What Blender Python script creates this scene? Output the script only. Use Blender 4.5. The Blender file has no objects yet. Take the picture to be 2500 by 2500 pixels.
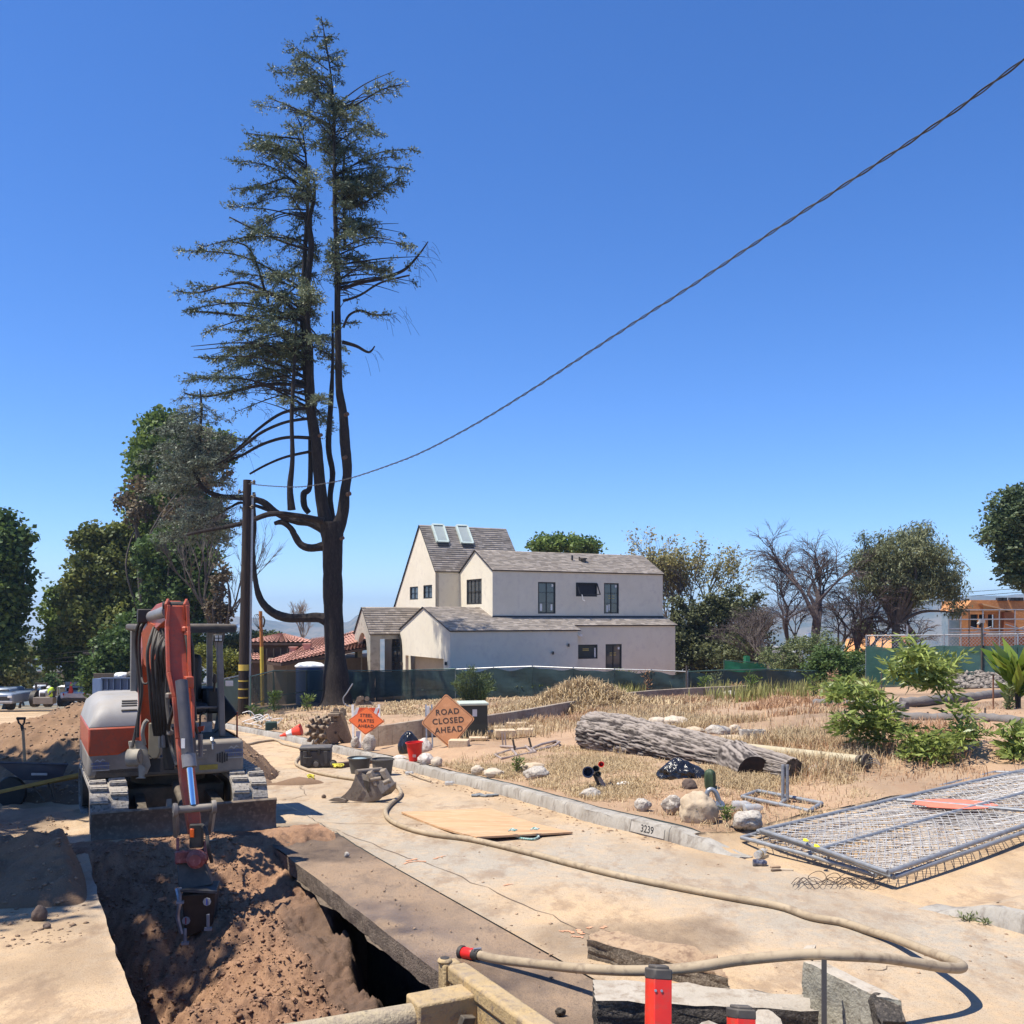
import bpy, math, random
import numpy as np
from mathutils import Vector, Matrix
R = math.radians
S = bpy.context.scene
COL = S.collection
random.seed(7)
rng = np.random.default_rng(11)
# ---------------------------------------------------------------- camera, light, exposure
HC = 1.9            # camera height above the road under it
F = 2400.0          # focal length in pixels of the 2500 px frame
HOR = 1510.0        # horizon row
cam = bpy.data.objects.new('camera', bpy.data.cameras.new('camera'))
COL.objects.link(cam)
cam.location = (0, 0, HC)
cam.rotation_euler = (R(90), 0, 0)
cam.data.sensor_width = 36
cam.data.lens = 36 * F / 2500
cam.data.shift_y = (HOR - 1250) / 2500
cam.data.clip_start = .05
cam.data.clip_end = 8000
S.camera = cam
SUN_EL = R(66)
SX, SY = -.95, -.312
W = bpy.data.worlds.new('World')
S.world = W
W.use_nodes = True
nt = W.node_tree
sky = nt.nodes.new('ShaderNodeTexSky')
sky.sky_type = 'NISHITA'
sky.sun_disc = False
sky.sun_elevation = SUN_EL
sky.sun_rotation = math.atan2(SX, SY)
sky.altitude = 400
sky.air_density = .85
sky.dust_density = .12
sky.ozone_density = 3.2
bg = nt.nodes['Background']
hsv = nt.nodes.new('ShaderNodeHueSaturation')
hsv.inputs['Saturation'].default_value = 1.2
nt.links.new(sky.outputs[0], hsv.inputs['Color'])
tint = nt.nodes.new('ShaderNodeMix'); tint.data_type = 'RGBA'; tint.blend_type = 'MULTIPLY'; tint.inputs[0].default_value = 1
tint.inputs[7].default_value = (.93, 1.06, 1.36, 1)
nt.links.new(hsv.outputs[0], tint.inputs[6])
nt.links.new(tint.outputs[2], bg.inputs[0])
bg.inputs[1].default_value = .097
sl = bpy.data.lights.new('sun', 'SUN')
sl.energy = 5.0
sl.angle = R(.5)
sl.color = (1, .94, .83)
sun = bpy.data.objects.new('sun', sl)
COL.objects.link(sun)
sd = Vector((SX * math.cos(SUN_EL), SY * math.cos(SUN_EL), math.sin(SUN_EL)))
sun.rotation_euler = sd.to_track_quat('Z', 'Y').to_euler()
sun.location = (-20, 20, 40)
S.view_settings.view_transform = 'Standard'
S.view_settings.look = 'None'
S.view_settings.gamma = 1
S.view_settings.use_curve_mapping = False
S.view_settings.exposure = .62
S.render.engine = 'CYCLES'
S.cycles.use_denoising = True
S.cycles.max_bounces = 8
S.cycles.diffuse_bounces = 3
S.cycles.glossy_bounces = 3
S.cycles.transparent_max_bounces = 24
S.cycles.volume_bounces = 0
S.cycles.caustics_reflective = False
S.cycles.caustics_refractive = False
S.cycles.sample_clamp_indirect = 6
# ---------------------------------------------------------------- noise
def _h(ix, iy, iz, s):
 h = (ix.astype(np.int64) * 374761393 + iy.astype(np.int64) * 668265263 + iz.astype(np.int64) * 2147483647 + s * 1274126177) & 0xffffffff
 h = ((h ^ (h >> 13)) * 1274126177) & 0xffffffff
 h = (h ^ (h >> 16)) & 0xffff
 return h / 65535.0
def vn(x, y, z=0., s=0):
 x = np.asarray(x, float); y = np.asarray(y, float); z = np.asarray(z, float) + x * 0
 ix, iy, iz = np.floor(x), np.floor(y), np.floor(z)
 fx, fy, fz = x - ix, y - iy, z - iz
 fx = fx * fx * (3 - 2 * fx); fy = fy * fy * (3 - 2 * fy); fz = fz * fz * (3 - 2 * fz)
 r = 0
 for a in (0, 1):
  for b in (0, 1):
   for c in (0, 1):
    r = r + _h(ix + a, iy + b, iz + c, s) * (fx if a else 1 - fx) * (fy if b else 1 - fy) * (fz if c else 1 - fz)
 return r * 2 - 1
def fbm(x, y, z=0., o=4, s=0, g=.5):
 a, r = 1., 0
 for i in range(o):
  r = r + a * vn(np.asarray(x) * 2**i + 17.3 * i, np.asarray(y) * 2**i, np.asarray(z) * 2**i, s + i); a *= g
 return r
def ss(a, b, x):
 t = np.clip((np.asarray(x, float) - a) / (b - a), 0, 1)
 return t * t * (3 - 2 * t)
# ---------------------------------------------------------------- place geometry: road frame and ground height
DX, DY = -.446, .895            # along the road, away from the camera
NX, NY = .895, .446             # across the road, to the right
def UV(x, y): return x * NX + y * NY, x * DX + y * DY
def XY(u, v): return u * NX + v * DX, u * NY + v * DY
def zroad(x, y):
 y = np.asarray(y, float)
 z = -.04 * y - .022 * np.clip(y - 12, 0, 30) - .0395 * np.clip(y - 42, 0, 90)
 return z
def at(px, py, Y): return Vector(((px - 1250) / F * Y, Y, HC - (py - HOR) / F * Y))
_kp = [(1748, 2082), (1686, 2068), (1600, 2046), (1435, 2006), (1248, 1947), (1140, 1919), (1100, 1911), (966, 1873), (810, 1836), (690, 1806)]
_kv, _ku = [], []
for a, b in _kp:
 Yk = 10.
 for _ in range(30): Yk = F * (HC - float(zroad(0, Yk))) / (b - HOR)
 u_, v_ = UV((a - 1250) / F * Yk, Yk); _kv.append(v_); _ku.append(u_)
_kv = [-20., 4.] + _kv + [_kv[-1] + 6, 150.]
_ku = [6.25, 6.2] + _ku + [_ku[-1] - .25, _ku[-1] - .25]
def ukerb(v): return np.interp(v, _kv, _ku)
VD0, VD1 = 4.7, 7.9             # driveway between these v
def kfac(v): return 1 - ss(4.6, 5.3, v) * (1 - ss(7.3, 8.3, v))
def zlot(x, y):
 x = np.asarray(x, float); y = np.asarray(y, float)
 u, v = UV(x, y)
 uk = ukerb(v)
 q = u - uk
 h = .15 + .06 * np.clip(q, 0, 12) + .036 * np.clip(q - 12, 0, 40)
 h = h * (1 - .75 * ss(48, 80, y)) + .12 * ss(.3, 1.6, q) * ss(9, 10.5, v)
 k = kfac(v)
 ramp = np.clip(q / 5, 0, 1)
 drive = h * ramp
 side = ss(5.5, 8, v) * 0 + k
 return zroad(x, y) + h * side + drive * (1 - side)
def zg(x, y):
 x = np.asarray(x, float); y = np.asarray(y, float)
 u, v = UV(x, y)
 return np.where(u > ukerb(v) + .14, zlot(x, y), zroad(x, y))
def G(px, py, h=0.):
 """the point of the ground seen at a pixel (h above it)"""
 k = (py - HOR) / F
 lo, hi, y = 2., 150., None
 ys = np.geomspace(2., 160., 900)
 f = (HC - k * ys) - zg((px - 1250) / F * ys, ys) - h
 i = np.argmax(f < 0)
 if f[i] >= 0: i = len(ys) - 1
 lo, hi = ys[max(i - 1, 0)], ys[i]
 for _ in range(24):
  m = (lo + hi) / 2
  if (HC - k * m) - float(zg((px - 1250) / F * m, m)) - h < 0: hi = m
  else: lo = m
 return Vector(((px - 1250) / F * lo, lo, HC - k * lo))
def gz(x, y): return float(zg(x, y))
# ---------------------------------------------------------------- materials
MATS = {}
def mat(name, c1, c2=None, sc=4., rough=.75, metal=0., bump=0., bs=None, c3=None, trans=0., attr=None, spec=.4, det=6, lo=.38, hi=.62, coat=0., alpha=1., stretch=None, dust=None, aniso=None):
 if name in MATS: return MATS[name]
 m = bpy.data.materials.new(name); m.use_nodes = True
 n, l = m.node_tree.nodes, m.node_tree.links
 b = n['Principled BSDF']
 b.inputs['Roughness'].default_value = rough
 b.inputs['Metallic'].default_value = metal
 b.inputs['Specular IOR Level'].default_value = spec
 b.inputs['Coat Weight'].default_value = coat
 tc = n.new('ShaderNodeTexCoord')
 src = tc.outputs['Object']
 if stretch:
  mp = n.new('ShaderNodeMapping'); mp.inputs['Scale'].default_value = stretch
  l.new(src, mp.inputs[0]); src = mp.outputs[0]
 col = None
 def noise(s, d=det):
  t = n.new('ShaderNodeTexNoise'); t.inputs['Scale'].default_value = s; t.inputs['Detail'].default_value = d
  t.inputs['Roughness'].default_value = .6
  l.new(src, t.inputs['Vector']); return t.outputs[0]
 def ramp(f, a, b_):
  r = n.new('ShaderNodeMapRange'); r.inputs[1].default_value = a; r.inputs[2].default_value = b_
  l.new(f, r.inputs[0]); return r.outputs[0]
 def mix(f, a, b_):
  x = n.new('ShaderNodeMix'); x.data_type = 'RGBA'
  l.new(f, x.inputs[0])
  for i, q in ((6, a), (7, b_)):
   if isinstance(q, tuple): x.inputs[i].default_value = (*q[:3], 1)
   else: l.new(q, x.inputs[i])
  return x.outputs[2]
 if c2 is None: c2 = tuple(k * .86 for k in c1)
 if attr:
  at_ = n.new('ShaderNodeAttribute'); at_.attribute_name = attr; f = at_.outputs['Fac']
  col = mix(f, c1, c2)
  if c3: col = mix(ramp(noise(sc), lo, hi), col, c3)
 else:
  col = mix(ramp(noise(sc), lo, hi), c1, c2)
  if c3: col = mix(ramp(noise(sc * 4.7, 8), .5, .68), col, c3)
 if dust:   # settled dust on faces that look up
  g = n.new('ShaderNodeNewGeometry'); sp = n.new('ShaderNodeSeparateXYZ'); l.new(g.outputs['Normal'], sp.inputs[0])
  mm = n.new('ShaderNodeMath'); mm.operation = 'MULTIPLY'
  l.new(ramp(sp.outputs[2], -.2, 1.), mm.inputs[0]); l.new(ramp(noise(sc * 2.1, 8), .3, .65), mm.inputs[1])
  m2 = n.new('ShaderNodeMath'); m2.operation = 'MULTIPLY_ADD'; m2.inputs[1].default_value = dust; m2.inputs[2].default_value = dust * .22
  l.new(mm.outputs[0], m2.inputs[0])
  col = mix(m2.outputs[0], col, (.36, .29, .21))
  rr = n.new('ShaderNodeMapRange'); rr.inputs[3].default_value = rough; rr.inputs[4].default_value = .95
  l.new(m2.outputs[0], rr.inputs[0]); l.new(rr.outputs[0], b.inputs['Roughness'])
 l.new(col, b.inputs['Base Color'])
 if bump:
  bp = n.new('ShaderNodeBump'); bp.inputs['Strength'].default_value = min(bump, 1); bp.inputs['Distance'].default_value = .02 * max(bump, 1)
  l.new(noise(bs or sc * 6, 8), bp.inputs['Height']); l.new(bp.outputs[0], b.inputs['Normal'])
 out = n['Material Output']
 last = b.outputs[0]
 if trans:
  t = n.new('ShaderNodeBsdfTranslucent'); l.new(col, t.inputs[0])
  mx = n.new('ShaderNodeMixShader'); mx.inputs[0].default_value = trans
  l.new(last, mx.inputs[1]); l.new(t.outputs[0], mx.inputs[2]); last = mx.outputs[0]
 if alpha < 1:
  t = n.new('ShaderNodeBsdfTransparent')
  mx = n.new('ShaderNodeMixShader'); mx.inputs[0].default_value = alpha
  l.new(t.outputs[0], mx.inputs[1]); l.new(last, mx.inputs[2]); last = mx.outputs[0]
 l.new(last, out.inputs[0])
 MATS[name] = m
 return m
# ---------------------------------------------------------------- objects
def tag(o, label=None, cat=None, group=None, kind=None):
 if label: o['label'] = label
 if cat: o['category'] = cat
 if group: o['group'] = group
 if kind: o['kind'] = kind
 return o
def T(name, label, cat, loc=(0, 0, 0), rz=0, group=None, rot=None):
 o = bpy.data.objects.new(name, None); COL.objects.link(o)
 o.empty_display_size = .1
 o.location = loc; o.rotation_euler = rot or (0, 0, rz)
 return tag(o, label, cat, group)
def mworld(o): return Matrix.LocRotScale(o.location, o.rotation_euler, o.scale)
class MB:
 def __init__(s): s.v = []; s.f = []; s.m = Matrix.Identity(4); s.mi = []; s.cur = 0
 def add(s, vs, fs):
  k = len(s.v)
  s.v += [tuple(s.m @ Vector(p)) for p in vs]
  s.f += [tuple(i + k for i in f) for f in fs]; s.mi += [s.cur] * len(fs)
  return s
 def box(s, c, d, rot=None, taper=1.):
  c = Vector(c); h = Vector(d) / 2
  M = (rot if isinstance(rot, Matrix) else (Matrix.Rotation(rot, 3, 'Z') if rot else Matrix.Identity(3))).to_3x3()
  vs = []
  for z in (-1, 1):
   t = taper if z > 0 else 1
   for x, y in ((-1, -1), (1, -1), (1, 1), (-1, 1)):
    vs.append(c + M @ Vector((x * h.x * t, y * h.y * t, z * h.z)))
  return s.add(vs, [(3, 2, 1, 0), (4, 5, 6, 7), (0, 1, 5, 4), (1, 2, 6, 5), (2, 3, 7, 6), (3, 0, 4, 7)])
 def bar(s, a, b, w, t, up=(0, 0, 1)):
  """box beam from a to b, w across, t along up"""
  a, b = Vector(a), Vector(b); d = (b - a); L = d.length; d.normalize()
  x = d.cross(Vector(up))
  if x.length < 1e-4: x = d.cross(Vector((1, 0, 0)))
  x.normalize(); z = x.cross(d)
  M = Matrix((x, d, z)).transposed()
  return s.box((a + b) / 2, (w, L, t), M)
 def prism(s, pts, ext):
  ext = Vector(ext); n = len(pts); p = [Vector(q) for q in pts]
  nn = Vector((0, 0, 0))
  for i in range(n): nn += p[i].cross(p[(i + 1) % n])
  if nn.dot(ext) > 0: p.reverse()
  return s.add(p + [q + ext for q in p], [tuple(range(n)), tuple(range(2 * n - 1, n - 1, -1))] +
                     [((i + 1) % n, i, n + i, n + (i + 1) % n) for i in range(n)])
 def tube(s, pts, r, n=8, cap=True, twist=0):
  P = [Vector(p) for p in pts]; m = len(P)
  rr = list(r) if hasattr(r, '__len__') else [r] * m
  vs, fs = [], []
  t = (P[1] - P[0]).normalized()
  u = t.orthogonal().normalized()
  for i in range(m):
   t2 = ((P[min(i + 1, m - 1)] - P[max(i - 1, 0)])).normalized()
   u = (u - t2 * u.dot(t2))
   u = u.normalized() if u.length > 1e-6 else t2.orthogonal().normalized()
   w = t2.cross(u)
   for k in range(n):
    a = 2 * math.pi * k / n
    vs.append(P[i] + (u * math.cos(a) + w * math.sin(a)) * rr[i])
  for i in range(m - 1):
   for k in range(n):
    k2 = (k + 1) % n
    fs.append((i * n + k, i * n + k2, (i + 1) * n + k2, (i + 1) * n + k))
  if cap:
   fs.append(tuple(range(n - 1, -1, -1))); fs.append(tuple((m - 1) * n + k for k in range(n)))
  return s.add(vs, fs)
 def cyl(s, a, b, r, n=16, r2=None): return s.tube([a, b], [r, r2 if r2 is not None else r], n)
 def lathe(s, prof, c=(0, 0, 0), axis=(0, 0, 1), n=20, up=None):
  c = Vector(c); ax = Vector(axis).normalized(); u = ax.orthogonal().normalized(); w = ax.cross(u)
  vs, fs = [], []
  for r, z in prof:
   for k in range(n):
    a = 2 * math.pi * k / n
    vs.append(c + ax * z + (u * math.cos(a) + w * math.sin(a)) * r)
  for i in range(len(prof) - 1):
   for k in range(n):
    k2 = (k + 1) % n
    fs.append((i * n + k, i * n + k2, (i + 1) * n + k2, (i + 1) * n + k))
  if prof[0][0] > 1e-5: fs.append(tuple(range(n - 1, -1, -1)))
  if prof[-1][0] > 1e-5: fs.append(tuple((len(prof) - 1) * n + k for k in range(n)))
  return s.add(vs, fs)
 def build(s, name, m, parent=None, bev=0., world=True, smooth=38, sub=0, label=None):
  me = bpy.data.meshes.new(name)
  vs = s.v
  if world and parent is not None:
   I = mworld(parent)
   if parent.parent: I = mworld(parent.parent) @ I
   I = I.inverted(); vs = [tuple(I @ Vector(p)) for p in s.v]
  me.from_pydata(vs, [], s.f)
  for q in (m if isinstance(m, (list, tuple)) else [m]): me.materials.append(q)
  if any(s.mi): me.polygons.foreach_set('material_index', s.mi)
  if smooth:
   me.polygons.foreach_set('use_smooth', [True] * len(me.polygons))
   me.set_sharp_from_angle(angle=R(smooth))
  me.update()
  o = bpy.data.objects.new(name, me); COL.objects.link(o)
  if parent is not None: o.parent = parent
  if bev:
   b = o.modifiers.new('bevel', 'BEVEL'); b.width = bev; b.segments = 2; b.limit_method = 'ANGLE'; b.angle_limit = R(40); b.use_clamp_overlap = True
  if label: o['label'] = label
  return o
def npmesh(name, V, Fc, m, parent=None, attr=None, smooth=False, an='rnd', mi=None):
 """mesh straight from arrays; Fc is (n,k)"""
 V = np.asarray(V, np.float32); Fc = np.asarray(Fc, np.int32)
 if parent is not None:
  I = mworld(parent)
  if parent.parent: I = mworld(parent.parent) @ I
  I = np.array(I.inverted()); V = (V @ I[:3, :3].T + I[:3, 3]).astype(np.float32)
 me = bpy.data.meshes.new(name)
 k = Fc.shape[1]
 me.vertices.add(len(V)); me.vertices.foreach_set('co', V.ravel())
 me.loops.add(Fc.size); me.loops.foreach_set('vertex_index', Fc.ravel())
 me.polygons.add(len(Fc)); me.polygons.foreach_set('loop_start', np.arange(0, Fc.size, k, dtype=np.int32))
 if smooth: me.polygons.foreach_set('use_smooth', np.ones(len(Fc), bool))
 for q in (m if isinstance(m, (list, tuple)) else [m]): me.materials.append(q)
 if mi is not None: me.polygons.foreach_set('material_index', np.asarray(mi, np.int32))
 me.update(calc_edges=True)
 if attr is not None:
  if not isinstance(attr, dict): attr = {an: attr}
  for kx, va in attr.items():
   a = me.attributes.new(kx, 'FLOAT', 'POINT'); a.data.foreach_set('value', np.asarray(va, np.float32))
 o = bpy.data.objects.new(name, me); COL.objects.link(o)
 if parent is not None: o.parent = parent
 return o
def grid(name, us, vs, fx, m, parent=None, attr=None, smooth=True, keep=None):
 """fx(U,V)->(x,y,z) arrays on a rows*cols lattice; us may depend on the row via fx"""
 U, V = np.meshgrid(us, vs)
 X, Y, Z = fx(U, V)
 nr, nc = U.shape
 P = np.stack([X, Y, Z], -1).reshape(-1, 3)
 i = np.arange((nr - 1) * nc).reshape(nr - 1, nc)[:, :-1].ravel()
 Fc = np.stack([i, i + 1, i + nc + 1, i + nc], 1)
 if keep is not None:
  c = P[Fc].mean(1); Fc = Fc[keep(c)]
 return npmesh(name, P, Fc, m, parent, attr(P) if attr else None, smooth)
def copy_tree(o, parent=None):
 c = o.copy(); COL.objects.link(c); c.parent = parent
 for ch in o.children: copy_tree(ch, c)
 return c
def catmull(pts, k=6):
 P = [Vector(p) for p in pts]; out = []
 for i in range(len(P) - 1):
  a, b, c, d = P[max(i - 1, 0)], P[i], P[i + 1], P[min(i + 2, len(P) - 1)]
  for j in range(k):
   t = j / k
   out.append(.5 * ((2 * b) + (c - a) * t + (2 * a - 5 * b + 4 * c - d) * t * t + (3 * b - a - 3 * c + d) * t**3))
 out.append(P[-1]); return out
def text(body, size, m, parent, M, ext=.002, name='lettering', align='CENTER', stretch=1.):
 cu = bpy.data.curves.new(name, 'FONT'); cu.body = body; cu.size = size; cu.align_x = align; cu.align_y = 'CENTER'; cu.extrude = ext
 cu.offset = size * .012; cu.resolution_u = 3; cu.space_character = stretch
 t = bpy.data.objects.new('tmp', cu); COL.objects.link(t)
 me = bpy.data.meshes.new_from_object(t.evaluated_get(bpy.context.evaluated_depsgraph_get()))
 bpy.data.objects.remove(t); bpy.data.curves.remove(cu)
 me.materials.clear(); me.materials.append(m); me.transform(M)
 o = bpy.data.objects.new(name, me); COL.objects.link(o); o.parent = parent
 return o
# ---------------------------------------------------------------- common materials
m_black = mat('black_rubber', (.012, .012, .013), (.025, .023, .022), 12, .6, dust=.14)
m_steel = mat('galvanised_steel', (.42, .43, .44), (.3, .31, .32), 20, .45, .7)
m_dark = mat('dark_steel', (.04, .036, .032), (.08, .065, .05), 9, .6, .3, dust=.3)
m_orange = mat('orange_paint', (.46, .055, .012), (.36, .045, .012), 7, .42, 0, c3=(.28, .055, .025), coat=.15, dust=.22)
m_grey = mat('warm_grey_paint', (.21, .19, .165), (.15, .135, .12), 6, .45, 0, dust=.5)
m_lgrey = mat('light_grey_cover', (.33, .325, .32), (.27, .265, .26), 3, .5, 0, dust=.3)
m_chrome = mat('chrome', (.75, .78, .82), (.7, .72, .75), 4, .12, 1.)
m_conc = mat('concrete', (.46, .42, .36), (.36, .32, .27), 3, .9, c3=(.27, .24, .2), bump=.5, bs=60)
m_white = mat('white_paint', (.78, .77, .74), (.65, .64, .6), 6, .6)
m_red = mat('red_plastic', (.72, .02, .012), (.55, .015, .01), 5, .45)
m_bark = mat('bark', (.07, .052, .042), (.035, .026, .02), 10, .95, bump=1, bs=30, stretch=(1, 1, .2))
# ---------------------------------------------------------------- ground materials
def ground_mat(name, sand, conc, dark, wetc=(.10, .075, .055), bump=.6, speck=.5):
 m = bpy.data.materials.new(name); m.use_nodes = True
 n, l = m.node_tree.nodes, m.node_tree.links
 b = n['Principled BSDF']; b.inputs['Roughness'].default_value = .92; b.inputs['Specular IOR Level'].default_value = .25
 tc = n.new('ShaderNodeTexCoord')
 def noise(s, d=8, r=.62, st=None):
  t = n.new('ShaderNodeTexNoise'); t.inputs['Scale'].default_value = s; t.inputs['Detail'].default_value = d; t.inputs['Roughness'].default_value = r
  if st:
   mp = n.new('ShaderNodeMapping'); mp.inputs['Scale'].default_value = st; mp.inputs['Rotation'].default_value = (0, 0, R(-26.5))
   l.new(tc.outputs['Object'], mp.inputs[0]); l.new(mp.outputs[0], t.inputs['Vector'])
  else: l.new(tc.outputs['Object'], t.inputs['Vector'])
  return t.outputs[0]
 def rng_(f, a, b_, c=0., d=1.):
  r = n.new('ShaderNodeMapRange');
  for i, q in ((1, a), (2, b_), (3, c), (4, d)): r.inputs[i].default_value = q
  l.new(f, r.inputs[0]); return r.outputs[0]
 def mth(op, a, b_):
  r = n.new('ShaderNodeMath'); r.operation = op; r.use_clamp = True
  for i, q in ((0, a), (1, b_)):
   if isinstance(q, (int, float)): r.inputs[i].default_value = q
   else: l.new(q, r.inputs[i])
  return r.outputs[0]
 def mix(f, a, b_):
  x = n.new('ShaderNodeMix'); x.data_type = 'RGBA'; l.new(f, x.inputs[0])
  for i, q in ((6, a), (7, b_)):
   if isinstance(q, tuple): x.inputs[i].default_value = (*q, 1)
   else: l.new(q, x.inputs[i])
  return x.outputs[2]
 def att(k):
  a = n.new('ShaderNodeAttribute'); a.attribute_name = k; return a.outputs['Fac']
 n1 = noise(1.6, 8, .6, (1, .45, 1)); n2 = noise(9, 10, .7); n3 = noise(55, 6, .7); n4 = noise(160, 3, .6)
 f = mth('ADD', mth('MULTIPLY', rng_(n1, .3, .7), .5), att('dirt'))
 f = mth('ADD', f, rng_(n2, .35, .7, -.25, .25))
 col = mix(f, conc, sand)
 col = mix(mth('MULTIPLY', rng_(n2, .5, .75), .45), col, tuple(k * 1.12 for k in sand))
 col = mix(mth('MULTIPLY', rng_(n3, .56, .66), speck * .8), col, dark)
 col = mix(mth('MULTIPLY', rng_(n4, .60, .66), speck), col, tuple(k * .6 for k in dark))
 n5 = noise(.55, 9, .68, (1, .4, 1)); col = mix(mth('MULTIPLY', rng_(n5, .46, .66), .75), col, tuple(k * .62 for k in sand))
 n6 = noise(3.1, 9, .72, (1, .5, 1)); col = mix(mth('MULTIPLY', rng_(n6, .5, .62), .6), col, tuple(k * 1.25 for k in dark))
 w = mth('MULTIPLY', att('wet'), rng_(n2, .2, .55, .55, 1.))
 col = mix(w, col, wetc)
 l.new(col, b.inputs['Base Color'])
 l.new(rng_(att('gloss'), 0., 1., .92, .22), b.inputs['Roughness'])
 bp = n.new('ShaderNodeBump'); bp.inputs['Strength'].default_value = bump; bp.inputs['Distance'].default_value = .018
 l.new(mth('ADD', mth('MULTIPLY', n3, .6), mth('MULTIPLY', n2, .6)), bp.inputs['Height']); l.new(bp.outputs[0], b.inputs['Normal'])
 return m
m_road = ground_mat('road_surface', (.53, .375, .225), (.385, .335, .265), (.20, .135, .085), bump=.7, speck=.75)
m_lot = ground_mat('lot_dirt', (.43, .285, .175), (.36, .255, .165), (.25, .155, .095), bump=.8)
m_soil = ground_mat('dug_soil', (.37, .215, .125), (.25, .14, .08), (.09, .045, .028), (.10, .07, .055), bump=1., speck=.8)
m_pile = ground_mat('spoil', (.29, .18, .105), (.23, .14, .08), (.17, .10, .06), bump=1., speck=.6)
m_edge = mat('broken_asphalt_edge', (.20, .15, .11), (.10, .075, .055), 18, .9, c3=(.24, .19, .14), bump=1, bs=60)
def trench(u, v):
 """1 inside the trench outline"""
 return (u > .54) & (u < 2.27) & (v < 10.25)
def lumps(x, y):
 u, v = UV(x, y)
 mess = ss(3.6, 2.4, u) * ss(9.0, 10.2, v) * ss(14.5, 12.5, v) * ss(-4.5, -3.2, u)
 left = ss(.55, .3, u) * ss(8.4, 9.6, v) * ss(17, 14, v)
 k = np.maximum(mess * .8, left)
 return k * (.05 * fbm(x * 1.6, y * 1.6, 0, 5, 3, .6) + .035 + .03 * np.abs(fbm(x * 3.5, y * 3.5, 0, 3, 9)))
def road_attr(P):
 x, y = P[:, 0], P[:, 1]; u, v = UV(x, y)
 d = .15 + .45 * fbm(x * .35, y * .35, 0, 4, 5)
 d = d + .5 * ss(12, 20, v) + .6 * ss(3.4, 2.4, u) * ss(8.5, 10.5, v) + .3 * ss(.6, 0, u)
 d = d + .5 * np.exp(-((u - 3.6) / .6)**2 - ((v - 6.3) / 1.0)**2) + .4 * ss(.5, 0, ukerb(v) - u)
 d = d - .6 * np.exp(-((u - 3.7) / .55)**2 - ((v - 8.6) / .8)**2) - .35 * np.exp(-((u - 5.3) / .9)**2 - ((v - 5) / 1.5)**2)
 wet = .35 * ss(3.3, 2.7, u) * ss(2.2, 2.4, u) * ss(12, 9.5, v) + .75 * ss(-.1, .5, fbm(x * 1.1, y * .7, 0, 4, 8)) * ss(4.3, 3.1, u) * ss(9.0, 9.8, v) * ss(11.5, 10.3, v) * ss(1.9, 2.6, u)
 wet = wet + .5 * ss(.25, .7, fbm(x * .9, y * .9, 0, 4, 31)) * ss(5.2, 4.4, u) * ss(3.0, 3.2, u) * ss(7.6, 6.6, v)
 wet = wet + .55 * ss(.5, .2, u) * ss(8.8, 9.8, v) * ss(15, 13, v)
 wet = wet + .35 * ss(.2, .7, fbm(x * .6, y * .6, 0, 4, 44)) * (u < .54) * (v < 9)
 return {'dirt': np.clip(d, -.4, 1.3), 'wet': np.clip(wet, 0, .9), 'gloss': np.zeros(len(x))}
vs_near = np.concatenate([np.arange(-4, 2.9, .8), np.arange(2.95, 10.2, .09), [10.25], np.arange(10.32, 17, .12), np.geomspace(17.2, 80, 60)])
us_left = np.concatenate([[-24, -20, -16, -13, -10, -8], np.arange(-6.5, .5, .12), [.54]])
def wig(u, v, u0, s=.10, a=.05, sd=0):
 return u + a * fbm(v * 1.4, u0 * 3., 0, 4, sd) * np.exp(-((u - u0) / s)**2) * ss(10.3, 9.8, v)
def f_left(U, V):
 U2 = wig(U, V, .54, .1, .022, 2); x, y = XY(U2, V)
 return x, y, zroad(x, y) + lumps(x, y)
road = T('road', None, None); tag(road, kind='structure')
grid('surface', us_left, vs_near, f_left, m_road, road, road_attr)
def f_mid(U, V):     # between the trench's far end and the first joint
 x, y = XY(U, V); return x, y, zroad(x, y) + lumps(x, y) - .0
grid('surface', np.linspace(.54, 3.02, 22), vs_near[vs_near >= 10.25], f_mid, m_road, road, road_attr)
def f_right(Tt, V):
 uk = ukerb(V) + .02
 U = 3.03 + (uk - 3.03) * Tt; x, y = XY(U, V)
 return x, y, zroad(x, y) + lumps(x, y) + .012 * ss(.35, 0, uk - U) * np.abs(fbm(x * 3, y * 3, 0, 4, 12))
grid('surface', np.linspace(0, 1, 36), vs_near, f_right, m_road, road, road_attr)
def patch_attr(P):
 x, y = P[:, 0], P[:, 1]; u, v = UV(x, y)
 dry = ss(.1, .5, fbm(x * .8, y * .8, 0, 4, 71)) * .6
 w = .74 - dry * 1.5 + .45 * fbm(x * 1.7, y * 1.7, 0, 5, 19, .6)
 w = w * (1 - .8 * np.exp(-((u - 2.88) / .13)**2 - ((v - 8.55) / .55)**2))
 g = ss(2.95, 2.4, u) * ss(8.6, 6.4, v) * ss(-.35, .2, fbm(x * 2, y * 2, 0, 3, 15))
 return {'dirt': .55 + 0 * x, 'wet': np.clip(w + g * .6, 0, 1.), 'gloss': np.clip(g, 0, 1)}
def f_patch(U, V):
 U2 = wig(U, V, 2.27, .08, .013, 7); x, y = XY(U2, V)
 return x, y, zroad(x, y) + lumps(x, y) - .008
m_patch = ground_mat('old_asphalt', (.34, .235, .15), (.26, .2, .15), (.12, .09, .07), (.075, .055, .045), bump=1., speck=1.)
grid('asphalt_strip', np.linspace(2.27, 3.026, 16), vs_near[vs_near <= 10.27], f_patch, m_patch, road, patch_attr)
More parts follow.
